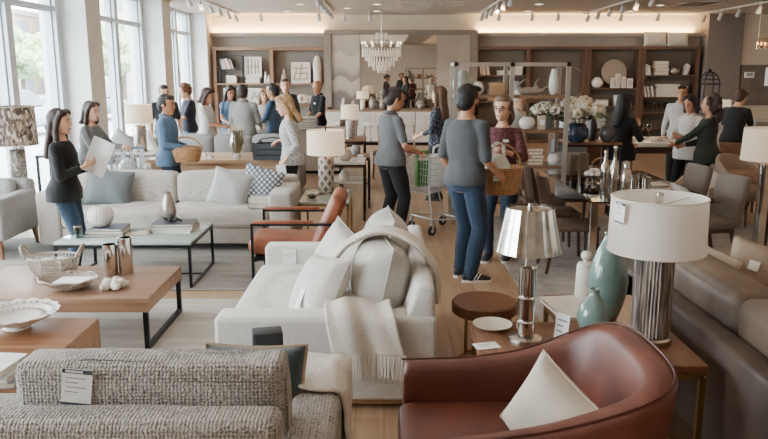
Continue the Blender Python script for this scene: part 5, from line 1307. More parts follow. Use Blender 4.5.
for k, (r_, z0, n_, dr) in enumerate(((.50, .40, 40, 5), (.42, .34, 34, 6), (.34, .20, 26, 6), (.22, .06, 20, 5), (.10, -.06, 10, 4), (.14, .78, 14, 6))):
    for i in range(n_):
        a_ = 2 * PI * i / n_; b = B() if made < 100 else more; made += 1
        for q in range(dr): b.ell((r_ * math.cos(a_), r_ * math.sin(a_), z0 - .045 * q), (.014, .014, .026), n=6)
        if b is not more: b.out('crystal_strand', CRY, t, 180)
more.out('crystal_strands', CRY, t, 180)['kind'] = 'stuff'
# bar stools at the counter
def stool(lab, x, y, seatm):
    t = thing('bar_stool', lab, 'stool', (x, y, 0), 0, 'stools at the counter'); B().box(-.19, .19, -.17, .17, .62, .68, .025, 2).out('seat', seatm, t)
    for a_ in (-1, 1):
        for b_ in (-1, 1): B().tube([(a_ * .15, b_ * .13, .63), (a_ * .19, b_ * .17, 0)], .016, 8).out('leg', wood('stool_wood', '#8d745d', '#6f5a47', 'Z'), t)
    B().box(-.17, .17, -.015, .015, .22, .245).box(-.015, .015, -.15, .15, .26, .28).out('stretcher', wood('stool_wood', '#8d745d', '#6f5a47', 'Z'), t)
stool('white seated bar stool left of the staff woman, by the counter', -.30, 17.6, CER); stool('white seated bar stool further left along the counter', -.98, 17.9, CER); stool('white seated bar stool behind the staff woman, by the counter', .55, 17.8, CER)

# ------------------------------------------------------------------ middle left: table, sofas, lamps
t = thing('dining_table', 'pale oak table in the middle of the room, behind the long beige sofa', 'table', (-2.25, 10.05, 0))
PO = wood('pale_oak', '#c1a283', '#a98868', 'X'); B().box(-.86, .86, -.42, .46, .70, .75, .005).out('tabletop', PO, t)
for x in (-.78, .78):
    for y in (-.36, .38): B().box(x - .035, x + .035, y - .035, y + .035, 0, .70).out('leg', PO, t)
B().box(-.75, .75, -.38, -.36, .60, .70).box(-.75, .75, .38, .40, .60, .70).out('apron', PO, t)
HUR = glass('hurricane_glass', '#e3dfd6', .03, .6)
t = thing('hurricane_vase', 'tall fluted glass vase with dried stems on the pale oak table', 'vase', (-1.98, 9.98, .75)); b = B().lathe([(0, 0), (.06, 0), (.07, .01), (.055, .03), (.09, .10), (.105, .17), (.085, .27), (.075, .31), (.09, .36), (.085, .36), (.07, .31), (.08, .27), (.098, .17), (.08, .09), (0, .04)], n=48, flute=(12, .03)); b.out('glass', HUR, t, 60)
b = B(); rn = random.Random(2)
for i in range(26): a_ = rn.uniform(0, 6.28); q = rn.uniform(.02, .08); b.tube([(q * .3 * math.cos(a_), q * .3 * math.sin(a_), .04), (q * math.cos(a_), q * math.sin(a_), .22), (q * 1.3 * math.cos(a_), q * 1.3 * math.sin(a_), rn.uniform(.34, .46))], .006, 5)
b.out('dried_stems', plain('dried_straw', '#cfc1a8', .8), t)
t = thing('candle', 'small white square candle in front of the hurricane vase on the oak table', 'candle', (-1.93, 9.68, .75)); B().box(-.035, .035, -.035, .035, 0, .075, .006).out('wax', CER, t); B().cyl((0, 0, .073), (0, 0, .085), .003, n=6).out('wick', BLACKM, t)
for i, (x, y) in enumerate(((-2.56, 9.85), (-2.42, 10.0), (-2.30, 9.8))): t = thing('cup', ('small white cup on the oak table nearest the wicker basket', 'small white cup at the middle of the row on the oak table', 'small white cup on the oak table nearest the hurricane vase')[i], 'cup', (x, y, .75), 0, 'white cups on the oak table'); B().lathe([(0, 0), (.028, 0), (.04, .05), (.037, .05), (.024, .008), (0, .008)], n=20).out('body', CER, t); B().tube([(.036, 0, .04), (.058, 0, .038), (.056, 0, .018), (.032, 0, .014)], .004, 6).out('handle', CER, t)
t = thing('crate', 'black slatted crate on the oak table, reached by the blonde woman', 'crate', (-1.46, 9.72, .75), R(-8)); b = B()
CR = plain('crate_black', '#2b2d31', .55)
for z in (.0, .075, .15): 
    for y in (-.15, .15): b.box(-.21, .21, y - .008, y + .008, z, z + .06)
    for x in (-.21, .21): b.box(x - .008, x + .008, -.15, .15, z, z + .06)
b.box(-.21, .21, -.15, .15, 0, .012).out('slats', CR, t); b = B()
for x in (-.21, .21):
    for y in (-.15, .15): b.box(x - .014, x + .014, y - .014, y + .014, 0, .225)
b.out('corner_post', CR, t); B().box(-.19, .19, -.13, .13, .012, .17, .02).out('lining', plain('crate_lining', '#1e2023', .8), t)
B().tube([(-.21, 0, .21), (-.16, 0, .26), (.0, 0, .285), (.16, 0, .26), (.21, 0, .21)], .008, 8).out('handle', CR, t)
# grey sofa beyond the oak table
def simple_sofa(lab, x, y, w_, mat, ncush, back=.86, name='sofa'):
    s = thing(name, lab, 'sofa', (x, y, 0)); h = w_ / 2
    B().box(-h, h, .70, .86, .10, back - .08, .03).out('back_frame', mat, s)
    for q in (-1, 1): B().box(q * h - .09, q * h + .09, 0, .86, .08, .60, .03).out('armrest', mat, s)
    B().box(-h + .09, h - .09, .02, .72, .09, .28, .02).out('seat_base', mat, s)
    for i in range(ncush):
        a_ = -h + .10 + i * (w_ - .2) / ncush; b_ = a_ + (w_ - .2) / ncush - .01
        B().box(a_, b_, 0, .70, .28, .46, .05, 3, sub=3, puff=.012).out('seat_cushion', mat, s); B().box(a_, b_, .46, .70, .44, back, .06, 3, sub=4, puff=.025).out('back_cushion', mat, s, 180)
    for q in (-h + .05, h - .05):
        for y_ in (.06, .8): B().cyl((q, y_, 0), (q, y_, .09), .022, n=10).out('leg', WAL, s)
simple_sofa('grey three-cushion sofa beyond the pale oak table', -2.35, 11.05, 2.0, GREYF, 3, .90)
simple_sofa('pale sofa by the windows, beyond the shopping cart', -3.98, 11.35, .9, fabric('mist_cloth', '#bdb8b1', .1, 200), 1, .84)
pil('scatter_cushion', 'pale grey cushion on the left of the sofa by the windows', (-4.12, 11.62, .72), .42, .44, .16, (R(-14), R(35), R(10)), GREYF); pil('scatter_cushion', 'off-white cushion on the right of the sofa by the windows', (-3.78, 11.66, .70), .42, .42, .16, (R(-14), R(-30), R(-6)), IVORY)
pil('scatter_cushion', 'off-white cushion at the right end of the grey sofa beyond the oak table', (-1.62, 11.56, .70), .44, .40, .16, (R(-14), R(-20), R(-8)), IVORY)
frame_table('side_table', 'tall side table by the windows carrying the orange-white lamp', -3.75, -3.2, 10.3, 10.8, .76, STONE, NICKEL)
small_lamp('warm white lamp on a chrome frame column beside the man in blue shirt', (-3.47, 10.55, .76), .40, .66, .19, .185, NICKEL, WARM, .10, [(0, .01), (.085, .015), (.09, .02), (.09, .36), (.085, .37), (0, .38)])
# shopping carts
CARTM = plain('zinc_wire', '#c4c7c9', .35, .35, var=.02)
def cart(lab, loc, rz, handle='#b5474d'):
    t = thing('shopping_cart', lab, 'cart', loc, rz, 'shopping carts'); b = B(); L, W0, W1, z0, z1 = .78, .21, .26, .52, .97
    def P(u, s, v):   # u along (0 handle end..1 front), s -1..1 across, v 0..1 height
        return V((s * (W0 + (W1 - W0) * v) * (1 - .12 * u), -.02 + u * (L - .12 * (1 - v)) , z0 + (.06 * u) * (1 - v) + v * (z1 - z0 - .04 * u)))
    for v in [i / 6 for i in range(7)]:
        r_ = .006 if v in (0, 1) else .0035
        for s in (-1, 1): b.tube([P(0, s, v), P(1, s, v)], r_, 5)
        for u in (0, 1): b.tube([P(u, -1, v), P(u, 1, v)], r_, 5)
    for i in range(15):
        u = i / 14
        for s in (-1, 1): b.tube([P(u, s, 0), P(u, s, 1)], .0035, 5)
        b.tube([P(u, -1, 0), P(u, 1, 0)], .003, 5)
    for i in range(1, 9):
        s = -1 + 2 * i / 9
        for u in (0, 1): b.tube([P(u, s, 0), P(u, s, 1)], .0035, 5)
        b.tube([P(0, s, 0), P(1, s, 0)], .003, 5)
    b.out('wire_basket', CARTM, t); f = B()
    for s in (-1, 1):
        f.tube([(s * .25, -.14, 1.03), (s * .25, -.06, .99), (s * .235, .0, .94), (s * .22, .02, .50), (s * .23, .06, .20), (s * .23, .62, .15)], .012, 8)
        f.tube([(s * .22, .62, .15), (s * .21, .50, .54)], .011, 8)
    f.tube([(-.23, .62, .15), (.23, .62, .15)], .011, 8).tube([(-.23, .06, .2), (.23, .06, .2)], .011, 8)
    f.out('frame', CARTM, t); B().tube([(-.26, -.14, 1.03), (.26, -.14, 1.03)], .017, 10).out('handle', plain('handle' + handle, handle, .45), t)
    for s in (-1, 1):
        for y in (.06, .62):
            w_ = B().tube([(s * .23 - .014, y, .06), (s * .23 + .014, y, .06)], .06, 20).out('wheel', plain('rubber_black', '#26272a', .6), t); B().box(s * .23 - .022, s * .23 - .017, y - .012, y + .012, .06, .18).box(s * .23 + .017, s * .23 + .022, y - .012, y + .012, .06, .18).box(s * .23 - .022, s * .23 + .022, y - .012, y + .012, .125, .17).out('fork', CARTM, w_); B().tube([(s * .23 - .016, y, .06), (s * .23 + .016, y, .06)], .025, 12).out('hub', CARTM, w_)
    return t
def bag(lab, loc, sx, sy, h, mat, rz=0, name='shopping_bag', handles=True):
    t = thing(name, lab, 'bag', loc, rz); b = B(); rn = random.Random(len(lab)); rg = []
    for k, (q, z) in enumerate(((.85, 0), (1.0, .06), (1.04, .3), (1.0, .6), (.82, .85), (.55, 1.0), (.3, 1.04))):
        rg.append([V((sx * q * math.cos(a) * (1 + .07 * math.sin(3 * a + k)), sy * q * math.sin(a) * (1 + .07 * math.cos(4 * a - k)), z * h)) for a in [2 * PI * i / 24 for i in range(24)]])
    b.loft(rg).out('sack', mat, t, 180, [subd(1)])
    if handles:
        f = B()
        for s in (-1, 1): f.tube([(-.06, s * .03, h), (-.05, s * .05, h + .09), (0, s * .055, h + .12), (.05, s * .05, h + .09), (.06, s * .03, h)], .009, 6)
        f.out('handle', mat, t)
PLA = plain('white_plastic_film', '#dfe0de', .4, var=.04, bump=.4, scale=14)
cart('chrome wire shopping cart with a red handle pushed by the staff woman in the aisle', (.40, 8.58, 0), R(-55)).scale = (.88, .88, .95)
bag('big white plastic bag inside the red handled cart', (.64, 8.74, .53), .19, .17, .38, PLA, 0)
t = thing('carton', 'green box of goods in the red handled shopping cart', 'box', (.44, 8.60, .57), R(20)); B().box(-.07, .07, -.045, .045, 0, .41, .004).out('box_body', plain('grass_green', '#4f8f3a', .5), t); B().box(-.06, .06, -.047, -.045, .30, .37).out('white_label', CARD, t)
cart('chrome wire shopping cart pushed by the woman in the grey sweater, by the windows', (-3.15, 9.02, 0), R(20), '#8d949a').scale = (.8, .8, .95)
bag('white bag inside the cart by the windows', (-3.21, 9.24, .50), .13, .13, .30, PLA, 0)
bag('blue cloth bag standing inside the cart by the windows', (-3.29, 9.46, .51), .09, .12, .30, fabric('blue_cloth', '#3f6580', .1, 200), 0)
cart('wire cart filled with a blue patterned bundle beside the woman in the white tee', (-2.68, 12.88, 0), R(-10), '#8d949a').scale = (.85, .85, .95)
bag('blue and white patterned bundle in the far cart', (-2.62, 13.18, .57), .17, .20, .36, cells('blue_print', ['#33415e', '#5c6f92', '#c5cbd3', '#2b3550'], 24, .8), 0, 'fabric_bundle', False)
# counter behind the shoppers, with stacked linens
t = thing('display_counter', 'white display counter behind the group of shoppers at the left', 'counter', (-1.62, 14.0, 0)); B().box(-.90, .90, -.3, .3, .06, .80).out('body', CAB, t); B().box(-.94, .94, -.34, .34, .80, .84, .004).out('countertop', STONE, t); B().box(-.86, .86, -.26, .26, 0, .06).out('plinth', BLACKM, t)
for i in range(4): c_ = thing('folded_cloth', 'white folded linen in the pile on the display counter behind the shoppers', 'cloth', (-1.45, 13.95, .84 + .05 * i), R(4 * (i % 2)), 'linens on the display counter'); B().box(-.2, .2, -.15, .15, 0, .048, .018).out('fabric', IVORY, c_)
t = thing('window_table', 'white side table by the window beside the man in the navy tee', 'table', (-4.12, 13.3, 0)); B().box(-.3, .3, -.25, .25, .83, .87).out('tabletop', CER, t)
for x in (-.27, .27):
    for y in (-.22, .22): B().box(x - .02, x + .02, y - .02, y + .02, 0, .83).out('leg', CER, t)
# chair beside the small lamp at the counter
def wood_chair(lab, x, y, rz, mat, seatm, grp=None, back=.92):
    t = thing('dining_chair', lab, 'chair', (x, y, 0), rz, grp)
    B().box(-.22, .22, -.22, .22, .42, .47, .02, 2).out('seat', seatm, t)
    for sx in (-1, 1):
        B().tube([(sx * .19, .19, .43), (sx * .20, .21, 0)], [.022, .015], 8).out('leg', mat, t); B().tube([(sx * .19, -.20, .43), (sx * .20, -.27, 0)], [.022, .015], 8).out('leg', mat, t)
        B().tube([(sx * .19, -.20, .40), (sx * .20, -.24, .65), (sx * .195, -.31, back)], [.022, .02, .016], 8).out('back_post', mat, t)
    B().sheet([[V((-.2 + .4 * j / 8, -.25 - .06 * i / 5 - .035 * (1 - (j / 4 - 1) ** 2), .60 + (back - .60) * i / 5)) for j in range(9)] for i in range(6)], .022).out('backrest', mat, t, 60); return t
wood_chair('brown wooden chair beside the small lit lamp, near the counter', .02, 13.2, R(90), WAL, plain('brown_seat', '#6d5442', .6)); wood_chair('brown wooden chair near the counter, behind the aisle tables', -.85, 14.6, R(150), WAL, plain('brown_seat', '#6d5442', .6))
# ------------------------------------------------------------------ dining table
t = thing('dining_table', 'glass topped dining table on chrome legs in the right of the room', 'table', (2.43, 7.50, 0))
B().box(-.57, .57, -1.02, 1.05, .735, .752, .003, 1).out('tabletop', glass('smoked_top', '#a39a90', .03, .62), t)
for x in (-.50, .50):
    for y in (-.80, .92): B().box(x - .035, x + .035, y - .035, y + .035, 0, .735, .003, 1).out('leg', CHROME, t)
B().box(-.50, .50, .90, .94, .69, .735).box(-.50, .50, -.82, -.78, .69, .735).out('rail', CHROME, t)
UPB = leather('brown_dining_leather', '#5b493d', .45, .08); DW = wood('espresso', '#4a3529', '#3a291f', 'Z')
def din_chair(name, lab, loc, rz, mat, legm, back=.88, w_=.48, grp=None):
    """upholstered chair facing +Y locally"""
    t = thing(name, lab, 'chair', loc, rz, grp); h = w_ / 2
    B().box(-h, h, -.22, .24, .39, .48, .035, 3, sub=3, puff=.012).out('seat', mat, t)
    b = B().box(-h, h, -.045, .045, 0, back - .40, .035, 3, sub=4, puff=.008, M=Mx((0, -.225, .40), (R(11), 0, 0))); b.v = [(x, y - .18 * x * x + .0, z) for x, y, z in b.v]; b.out('backrest', mat, t, 60)
    for sx in (-1, 1):
        B().tube([(sx * (h - .04), .20, .40), (sx * (h - .03), .22, 0)], [.024, .016], 8).out('leg', legm, t); B().tube([(sx * (h - .04), -.19, .40), (sx * (h - .02), -.30, 0)], [.026, .016], 8).out('leg', legm, t)
    B().box(-h + .03, h - .03, -.19, .20, .35, .40).out('seat_rail', legm, t); return t
c0 = wood_chair('brown leather dining chair with wooden back, nearest on the left of the glass table', 1.80, 6.95, R(-90), DW, UPB, 'brown chairs along the left of the glass table', .93)
dup(c0, (1.80, 7.62, 0), R(-90), 'brown leather dining chair in the middle of the left side of the glass table'); dup(c0, (1.80, 8.29, 0), R(-90), 'brown leather dining chair farthest along the left side of the glass table')
TCH = fabric('taupe_chair_cloth', '#7b7067', .08, 200)
c1 = din_chair('dining_chair', 'taupe upholstered dining chair at the near right of the glass table', (3.14, 7.15, 0), R(104), TCH, DW, .90, .42, 'taupe chairs along the right of the glass table')
dup(c1, (3.12, 7.95, 0), R(100), 'taupe upholstered dining chair second along the right of the glass table')
din_chair('dining_chair', 'grey upholstered chair at the far head of the glass table', (2.30, 8.92, 0), R(180), GREYF, DW, .90, .50)
SIL = plain('mercury_glass', '#b5aea4', .12, .9, var=.15, scale=20)
def bottle(lab, x, y, h, r_): 
    t = thing('bottle_vase', lab, 'vase', (x, y, .752)); B().lathe([(0, 0), (r_ * .9, 0), (r_, .01), (r_, h * .48), (r_ * .85, h * .58), (r_ * .36, h * .72), (r_ * .32, h * .92), (r_ * .42, h * .93), (r_ * .42, h * .97), (r_ * .3, h), (0, h * .99)], n=32).out('body', SIL, t, 50)
bottle('silver bottle vase at the left of the three on the glass table', 2.19, 7.28, .375, .046); bottle('tallest silver bottle vase on the glass table, middle of the three', 2.12, 6.76, .47, .045)
t = thing('flask', 'short silver flask with a domed cap, right of the tallest bottle vase', 'bottle', (2.22, 6.74, .752)); B().lathe([(0, 0), (.05, 0), (.053, .01), (.053, .20), (.045, .24), (.03, .26), (0, .262)], n=32).out('body', SIL, t, 50); B().lathe([(.03, .255), (.032, .30), (.022, .33), (0, .335)], n=20).out('cap', SIL, t, 60)
t = thing('pedestal_bowl', 'glass bowl heaped with white eggs on the dining table', 'bowl', (2.16, 7.55, .752)); B().lathe([(0, 0), (.06, 0), (.062, .008), (.02, .02), (.02, .045), (.07, .06), (.125, .095), (.12, .095), (.065, .068), (0, .06)], n=40).out('dish', SIL, t, 60)
k = 0
for i in range(13):
    a_ = 2 * PI * i / 9; r_ = .075 if i < 9 else .03; z = .752 + (.10 if i < 9 else .132); single('egg', 'white egg heaped in the glass bowl on the dining table', 'egg', B().ell((0, 0, 0), (.026, .026, .034), Euler((1.2, i, 0)).to_matrix(), n=12), CER, (2.16 + r_ * math.cos(a_), 7.55 + r_ * math.sin(a_), z), 0, 'white eggs in the glass bowl', 180)
CLR = glass('clear_vase', '#e8e2da', .03, .8)
for i, (x, y, h, r_) in enumerate(((2.02, 7.78, .27, .052), (2.16, 7.95, .27, .052), (2.48, 7.30, .13, .042), (2.60, 7.38, .135, .042), (2.55, 7.12, .12, .040))):
    t = thing('glass_tumbler' if i > 1 else 'cylinder_vase', ('clear glass cylinder vase nearer the near end of the dining table', 'clear glass cylinder vase beyond the first, near the egg bowl', 'silver-rimmed tumbler just right of the bottle vases', 'silver-rimmed tumbler farther right of the bottle vases', 'silver-rimmed tumbler nearest the camera right of the bottles')[i], 'glass' if i > 1 else 'vase', (x, y, .752)); B().lathe([(0, 0), (r_, 0), (r_, h), (r_ - .004, h), (r_ - .005, .01), (0, .01)], n=28).out('glass', SIL if i > 1 else CLR, t)
for i, (x, y) in enumerate(((2.0, 6.62), (2.07, 6.58))):
    t = thing('silver_cup', ('small silver cup at the near left corner of the dining table', 'small silver cup just right of the corner cup on the dining table')[i], 'cup', (x, y, .752)); B().lathe([(0, 0), (.03, 0), (.034, .06), (.031, .06), (.027, .006), (0, .006)], n=24).out('body', SIL, t)
for i in range(3): c_ = thing('napkin', 'folded pale napkin laid on the right of the glass dining table', 'napkin', (2.78, 6.9 + .55 * i, .753), R(5 * i), 'napkins on the glass table'); B().box(-.09, .09, -.11, .11, 0, .014, .006).out('fabric', CREAM, c_)

# ------------------------------------------------------------------ right edge: floor lamp, dark table, beige chairs
t = thing('floor_lamp', 'short chrome column floor lamp with a cream drum shade at the right edge', 'lamp', (3.89, 7.50, 0)); B().lathe([(0, 0), (.16, 0), (.16, .02), (0, .03)], n=36).out('base', CHROME, t); B().lathe([(.0, .02), (.058, .02), (.058, .96), (0, .97)], n=28).out('pole', CHROME, t)
B().lathe([(.245, 1.0), (.232, 1.325), (.228, 1.325), (.241, 1.0), (.245, 1.0)], n=48).out('lamp_shade', shade_mat('drum_cream', '#e9d9c2', .30), t); B().cyl((0, 0, .95), (0, 0, 1.3), .008, n=8).out('stem', CHROME, t); B().ell((0, 0, 1.15), (.03, .03, .045)).out('bulb', plain('bulb_soft', '#fff0d8', .5, emit=3), t, 180)
t = thing('dining_table', 'dark wood table with a card on it at the right edge', 'table', (4.75, 8.25, 0)); B().box(-.68, .80, -.45, .45, .70, .75, .005).out('tabletop', WAL, t)
for x in (-.62, .74):
    for y in (-.38, .38): B().box(x - .035, x + .035, y - .035, y + .035, 0, .70).out('leg', DW, t)
t = thing('sign_card', 'white card lying flat on the dark wood table at the right edge', 'card', (4.35, 8.1, .75), R(10)); B().box(-.12, .12, -.07, .07, 0, .004).out('card', CARD, t); B().box(-.09, .05, .02, .028, .004, .005).box(-.09, .02, -.01, -.002, .004, .005).out('print_lines', plain('print_grey', '#8d8d90', .7), t)
BCH = fabric('beige_chair_cloth', '#a3917f', .08, 200)
def tub(lab, x, y, rz, mat, s_=1.0):
    t = thing('tub_chair', lab, 'chair', (x, y, 0), rz, 'beige tub chairs at the right'); t.scale = (s_,) * 3; rg = []
    for i in range(25):
        a_ = R(-20 + 220 * i / 24); hgt = .66 + .20 * max(0, math.sin(a_)) ** .7 if math.sin(a_) > 0 else .66; c_, s2 = math.cos(a_), -math.sin(a_)
        rg.append([V((r_ * c_, r_ * s2, z)) for r_, z in ((.30, .40), (.30, hgt - .03), (.315, hgt), (.345, hgt), (.36, hgt - .03), (.345, .36), (.31, .34))])
    B().loft(rg).out('shell', mat, t, 60, [subd(1)]); B().lathe([(0, .32), (.28, .33), (.30, .36), (.30, .45), (.27, .475), (0, .485)], n=36).out('seat', mat, t, 60)
    for q in range(4): a_ = R(45 + 90 * q); B().tube([(.22 * math.cos(a_), .22 * math.sin(a_), .34), (.29 * math.cos(a_), .29 * math.sin(a_), 0)], [.02, .013], 8).out('leg', DW, t)
tub('beige tub chair with a rounded back beside the dark table at the right edge', 4.50, 9.15, R(-150), BCH, 1.0)
tub('cream tub chair partly hidden behind the second taupe dining chair', 3.80, 8.95, R(120), fabric('cream_chair_cloth', '#c4b6a5', .08, 200), .80)

# ------------------------------------------------------------------ chrome display shelf unit behind the couple
t = thing('display_shelf', 'tall chrome framed display shelf unit with wooden shelves behind the couple', 'shelf', (1.55, 9.35, 0)); f = B()
ST = plain('satin_steel', '#b3aba1', .35, .55, var=.03)
for x in (-.68, 0, .68):
    for y in (-.24, .24): f.box(x - .026, x + .026, y - .022, y + .022, 0, 1.99)
for y in (-.24, .24): f.box(-.70, .70, y - .022, y + .022, 1.945, 1.99)
for x in (-.68, 0, .68): f.box(x - .026, x + .026, -.24, .24, 1.945, 1.99)
f.out('frame', ST, t)
for z in (.25, .70, 1.14, 1.56): B().box(-.68, .68, -.23, .23, z, z + .035).out('shelf', WBH, t)
X0, Y0 = 1.55, 9.35
vase('large pale celadon round vase on the top shelf of the chrome unit, left end', (.98, 9.35, 1.595), [(0, 0), (.06, 0), (.12, .07), (.135, .14), (.11, .23), (.05, .29), (.045, .31), (.03, .31), (0, .25)], plain('pale_celadon', '#a3a89c', .25, coat=.4))
vase('small round grey-white vase beside the celadon one on the top shelf of the chrome unit', (1.16, 9.28, 1.595), [(0, 0), (.04, 0), (.075, .05), (.08, .09), (.05, .15), (.025, .17), (0, .15)], CER)
t = thing('basket', 'small tan woven basket with a lid on the top shelf of the chrome unit', 'basket', (1.40, 9.30, 1.595)); B().box(-.09, .09, -.08, .08, 0, .11, .015).out('body', WOV, t); B().box(-.095, .095, -.085, .085, .10, .15, .015).out('lid', WOV, t)
t = thing('driftwood', 'pale driftwood bowl with curling antler-like branches on the top shelf of the chrome unit', 'ornament', (1.82, 9.30, 1.595)); DR = plain('driftwood_grey', '#9c8d7e', .8, bump=.5, scale=18)
b = B().ell((0, 0, .05), (.17, .08, .05)).limb([((-.12, 0, .06), .025), ((-.17, 0, .12), .015), ((-.08, .0, .19), .010)], 8).limb([((.08, 0, .06), .025), ((.05, 0, .14), .014), ((.10, 0, .21), .008)], 8).limb([((.14, 0, .06), .02), ((.22, 0, .12), .009)], 8); b.out('body', DR, t, 180, [remesh(.01, 3)])
vase('slim cream vase at the right end of the top shelf of the chrome unit', (2.10, 9.30, 1.595), [(0, 0), (.04, 0), (.06, .06), (.065, .15), (.045, .26), (.03, .30), (.04, .32), (.025, .32), (0, .28)], CER)
vase('round white pot on the middle shelf of the chrome unit', (1.78, 9.25, 1.175), [(0, 0), (.06, 0), (.10, .05), (.105, .09), (.08, .14), (.045, .165), (0, .15)], CER, 'pot', 'pot')
t = thing('candle_box', 'beige pillar box on the middle shelf of the chrome unit', 'box', (1.95, 9.22, 1.175)); B().box(-.045, .045, -.04, .04, 0, .17, .004).out('box_body', plain('sand_card', '#b9a68f', .6), t); B().box(-.03, .03, -.042, -.04, .06, .12).out('label', CARD, t)
FLW = plain('cream_petals', '#e3dac6', .8, var=.08, scale=30); LFG = plain('leaf_dark', '#55653f', .7, var=.2)
def bouquet(lab, loc, pot, potm, n, R0, h, grp=None, petals=9, seed=1):
    t = thing('flower_vase', lab, 'flowers', loc, 0, grp); rn = random.Random(seed); B().lathe(pot, n=32).out('vase', potm, t, 50)
    lf = B(); st = B(); zt = pot[-2][1]
    for i in range(n):
        a_ = 2.4 * i; q = math.sqrt((i + .5) / n); c = V((R0 * q * math.cos(a_), R0 * q * math.sin(a_), zt + h * (1 - .55 * q * q))); st.tube([(0, 0, zt * .5), c * .6 + V((0, 0, zt * .3)), c], .004, 5); f = B()
        hr = R0 * .42
        for k2 in range(26):
            u = rn.uniform(-1, 1); b_ = rn.uniform(0, 6.28); s3 = math.sqrt(1 - u * u); f.ell(c + V((s3 * math.cos(b_), s3 * math.sin(b_), u * .8)) * hr * .75, (hr * .36, hr * .36, hr * .28), n=6)
        f.out('flower_head', FLW, t, 180)
        for k2 in range(3): b_ = rn.uniform(0, 6.28); e = c + V((math.cos(b_), math.sin(b_), -.5)) * hr * 1.3; lf.ell(e, (hr * .7, hr * .3, hr * .08), Euler((0, .4, b_)).to_matrix(), n=8)
    st.out('stems', LFG, t); lf.out('leaves', LFG, t, 180)
bouquet('cream roses in a grey vase on the middle shelf of the chrome unit', (2.06, 9.42, 1.175), [(0, 0), (.06, 0), (.075, .10), (.07, .17), (.065, .17), (0, .16)], plain('bluegrey_ceramic', '#8b989a', .4), 13, .17, .12, seed=3)
vbooks(1.40, 9.30, .735, 5, 'upright pale book on the lower shelf of the chrome unit', 'upright books on the chrome unit', ['#9aa5a8', '#d8d1c6', '#b9b0a4'], 0, (.03, .05), (.22, .30), 12)
hstack(1.90, 9.28, .735, 5, 'tan kraft book in the flat pile on the lower shelf of the chrome unit', 'kraft books on the chrome unit', ['#b58d67', '#a67d58'], .20, .16, .042, 4)
vase('round white pot at the right of the lower shelf of the chrome unit', (2.12, 9.22, .735), [(0, 0), (.05, 0), (.08, .05), (.085, .08), (.06, .14), (.04, .15), (0, .13)], CER, 'pot', 'pot')
# console with hydrangeas beyond the dining table
t = frame_table('console_table', 'dark console table carrying the white hydrangeas, beyond the dining table', 2.28, 3.0, 9.3, 9.8, 1.0, WAL, BLACKM, .45)
NAVY = plain('navy_glaze', '#26384e', .2, coat=.5)
bouquet('large white hydrangeas in a round navy vase on the dark console', (2.45, 9.42, 1.0), [(0, 0), (.08, 0), (.13, .06), (.14, .13), (.11, .22), (.09, .24), (.08, .24), (0, .2)], NAVY, 10, .27, .26, seed=5)
t = thing('basket', 'orange-tan round wicker basket on the floor shelf of the dark console', 'basket', (2.78, 9.42, .45)); B().lathe([(0, 0), (.11, 0), (.16, .08), (.16, .16), (.13, .22), (.12, .22), (.145, .15), (.10, .02), (0, .02)], n=36, flute=(36, .012)).out('body', tweed('orange_wicker', '#b57a48', '#7f4f2b', 130, 130, .8, .6), t); B().tube([(.13 * math.cos(q), 0, .21 + .14 * math.sin(q)) for q in [PI * i / 14 for i in range(15)]], .01, 8).out('handle', WOV, t)
vase('dark round pot on the dark console right of the hydrangeas', (2.84, 9.45, 1.0), [(0, 0), (.06, 0), (.10, .07), (.105, .13), (.07, .20), (.05, .21), (0, .18)], plain('graphite_glaze', '#4e4b49', .35), 'pot', 'pot')
vase('tall dark bottle on the dark console behind the round pot', (2.72, 9.68, 1.0), [(0, 0), (.05, 0), (.06, .05), (.06, .20), (.025, .28), (.025, .36), (.03, .38), (0, .37)], plain('graphite_glaze', '#4e4b49', .35))
# cabinet with stacked white linens
t = thing('sideboard', 'low dark sideboard with piles of white linens, behind the woman in black', 'cabinet', (3.95, 14.2, 0)); B().box(-.75, .75, -.25, .25, .06, .78).out('carcass', WDH, t); B().box(-.70, .70, -.22, .22, 0, .06).out('plinth', BLACKM, t); B().box(-.78, .78, -.28, .28, .78, .82).out('top_board', WDH, t)
for q in (-1, 0, 1): d = B().box(q * .5 - .24, q * .5 + .24, -.265, -.25, .09, .76).out('door', WD, t); B().cyl((q * .5 + .18, -.28, .42), (q * .5 + .18, -.28, .52), .008, n=8).out('handle', BRASS, d)
for j, (x, n_) in enumerate(((3.55, 7), (3.98, 7))):
    for i in range(n_): c_ = thing('folded_cloth', ('white folded linen in the left pile on the low sideboard', 'white folded linen in the right pile on the low sideboard')[j], 'cloth', (x, 14.15, .82 + .062 * i), R(3 * ((i * 7) % 3 - 1)), ('left pile of linens on the sideboard', 'right pile of linens on the sideboard')[j]); B().box(-.19, .19, -.15, .15, 0, .06, .022).out('fabric', IVORY, c_)
t = thing('armchair', 'dark grey low chair in front of the sideboard, left of the woman in black', 'chair', (2.98, 11.3, 0), R(200)); B().box(-.3, .3, -.3, .3, .25, .45, .05, 3).out('seat', BLUEG, t); B().box(-.3, .3, -.34, -.2, .25, .85, .05, 3).out('backrest', BLUEG, t)
for x in (-.25, .25):
    for y in (-.27, .25): B().cyl((x, y, .27), (x, y, 0), .022, .014, n=8).out('leg', DW, t)
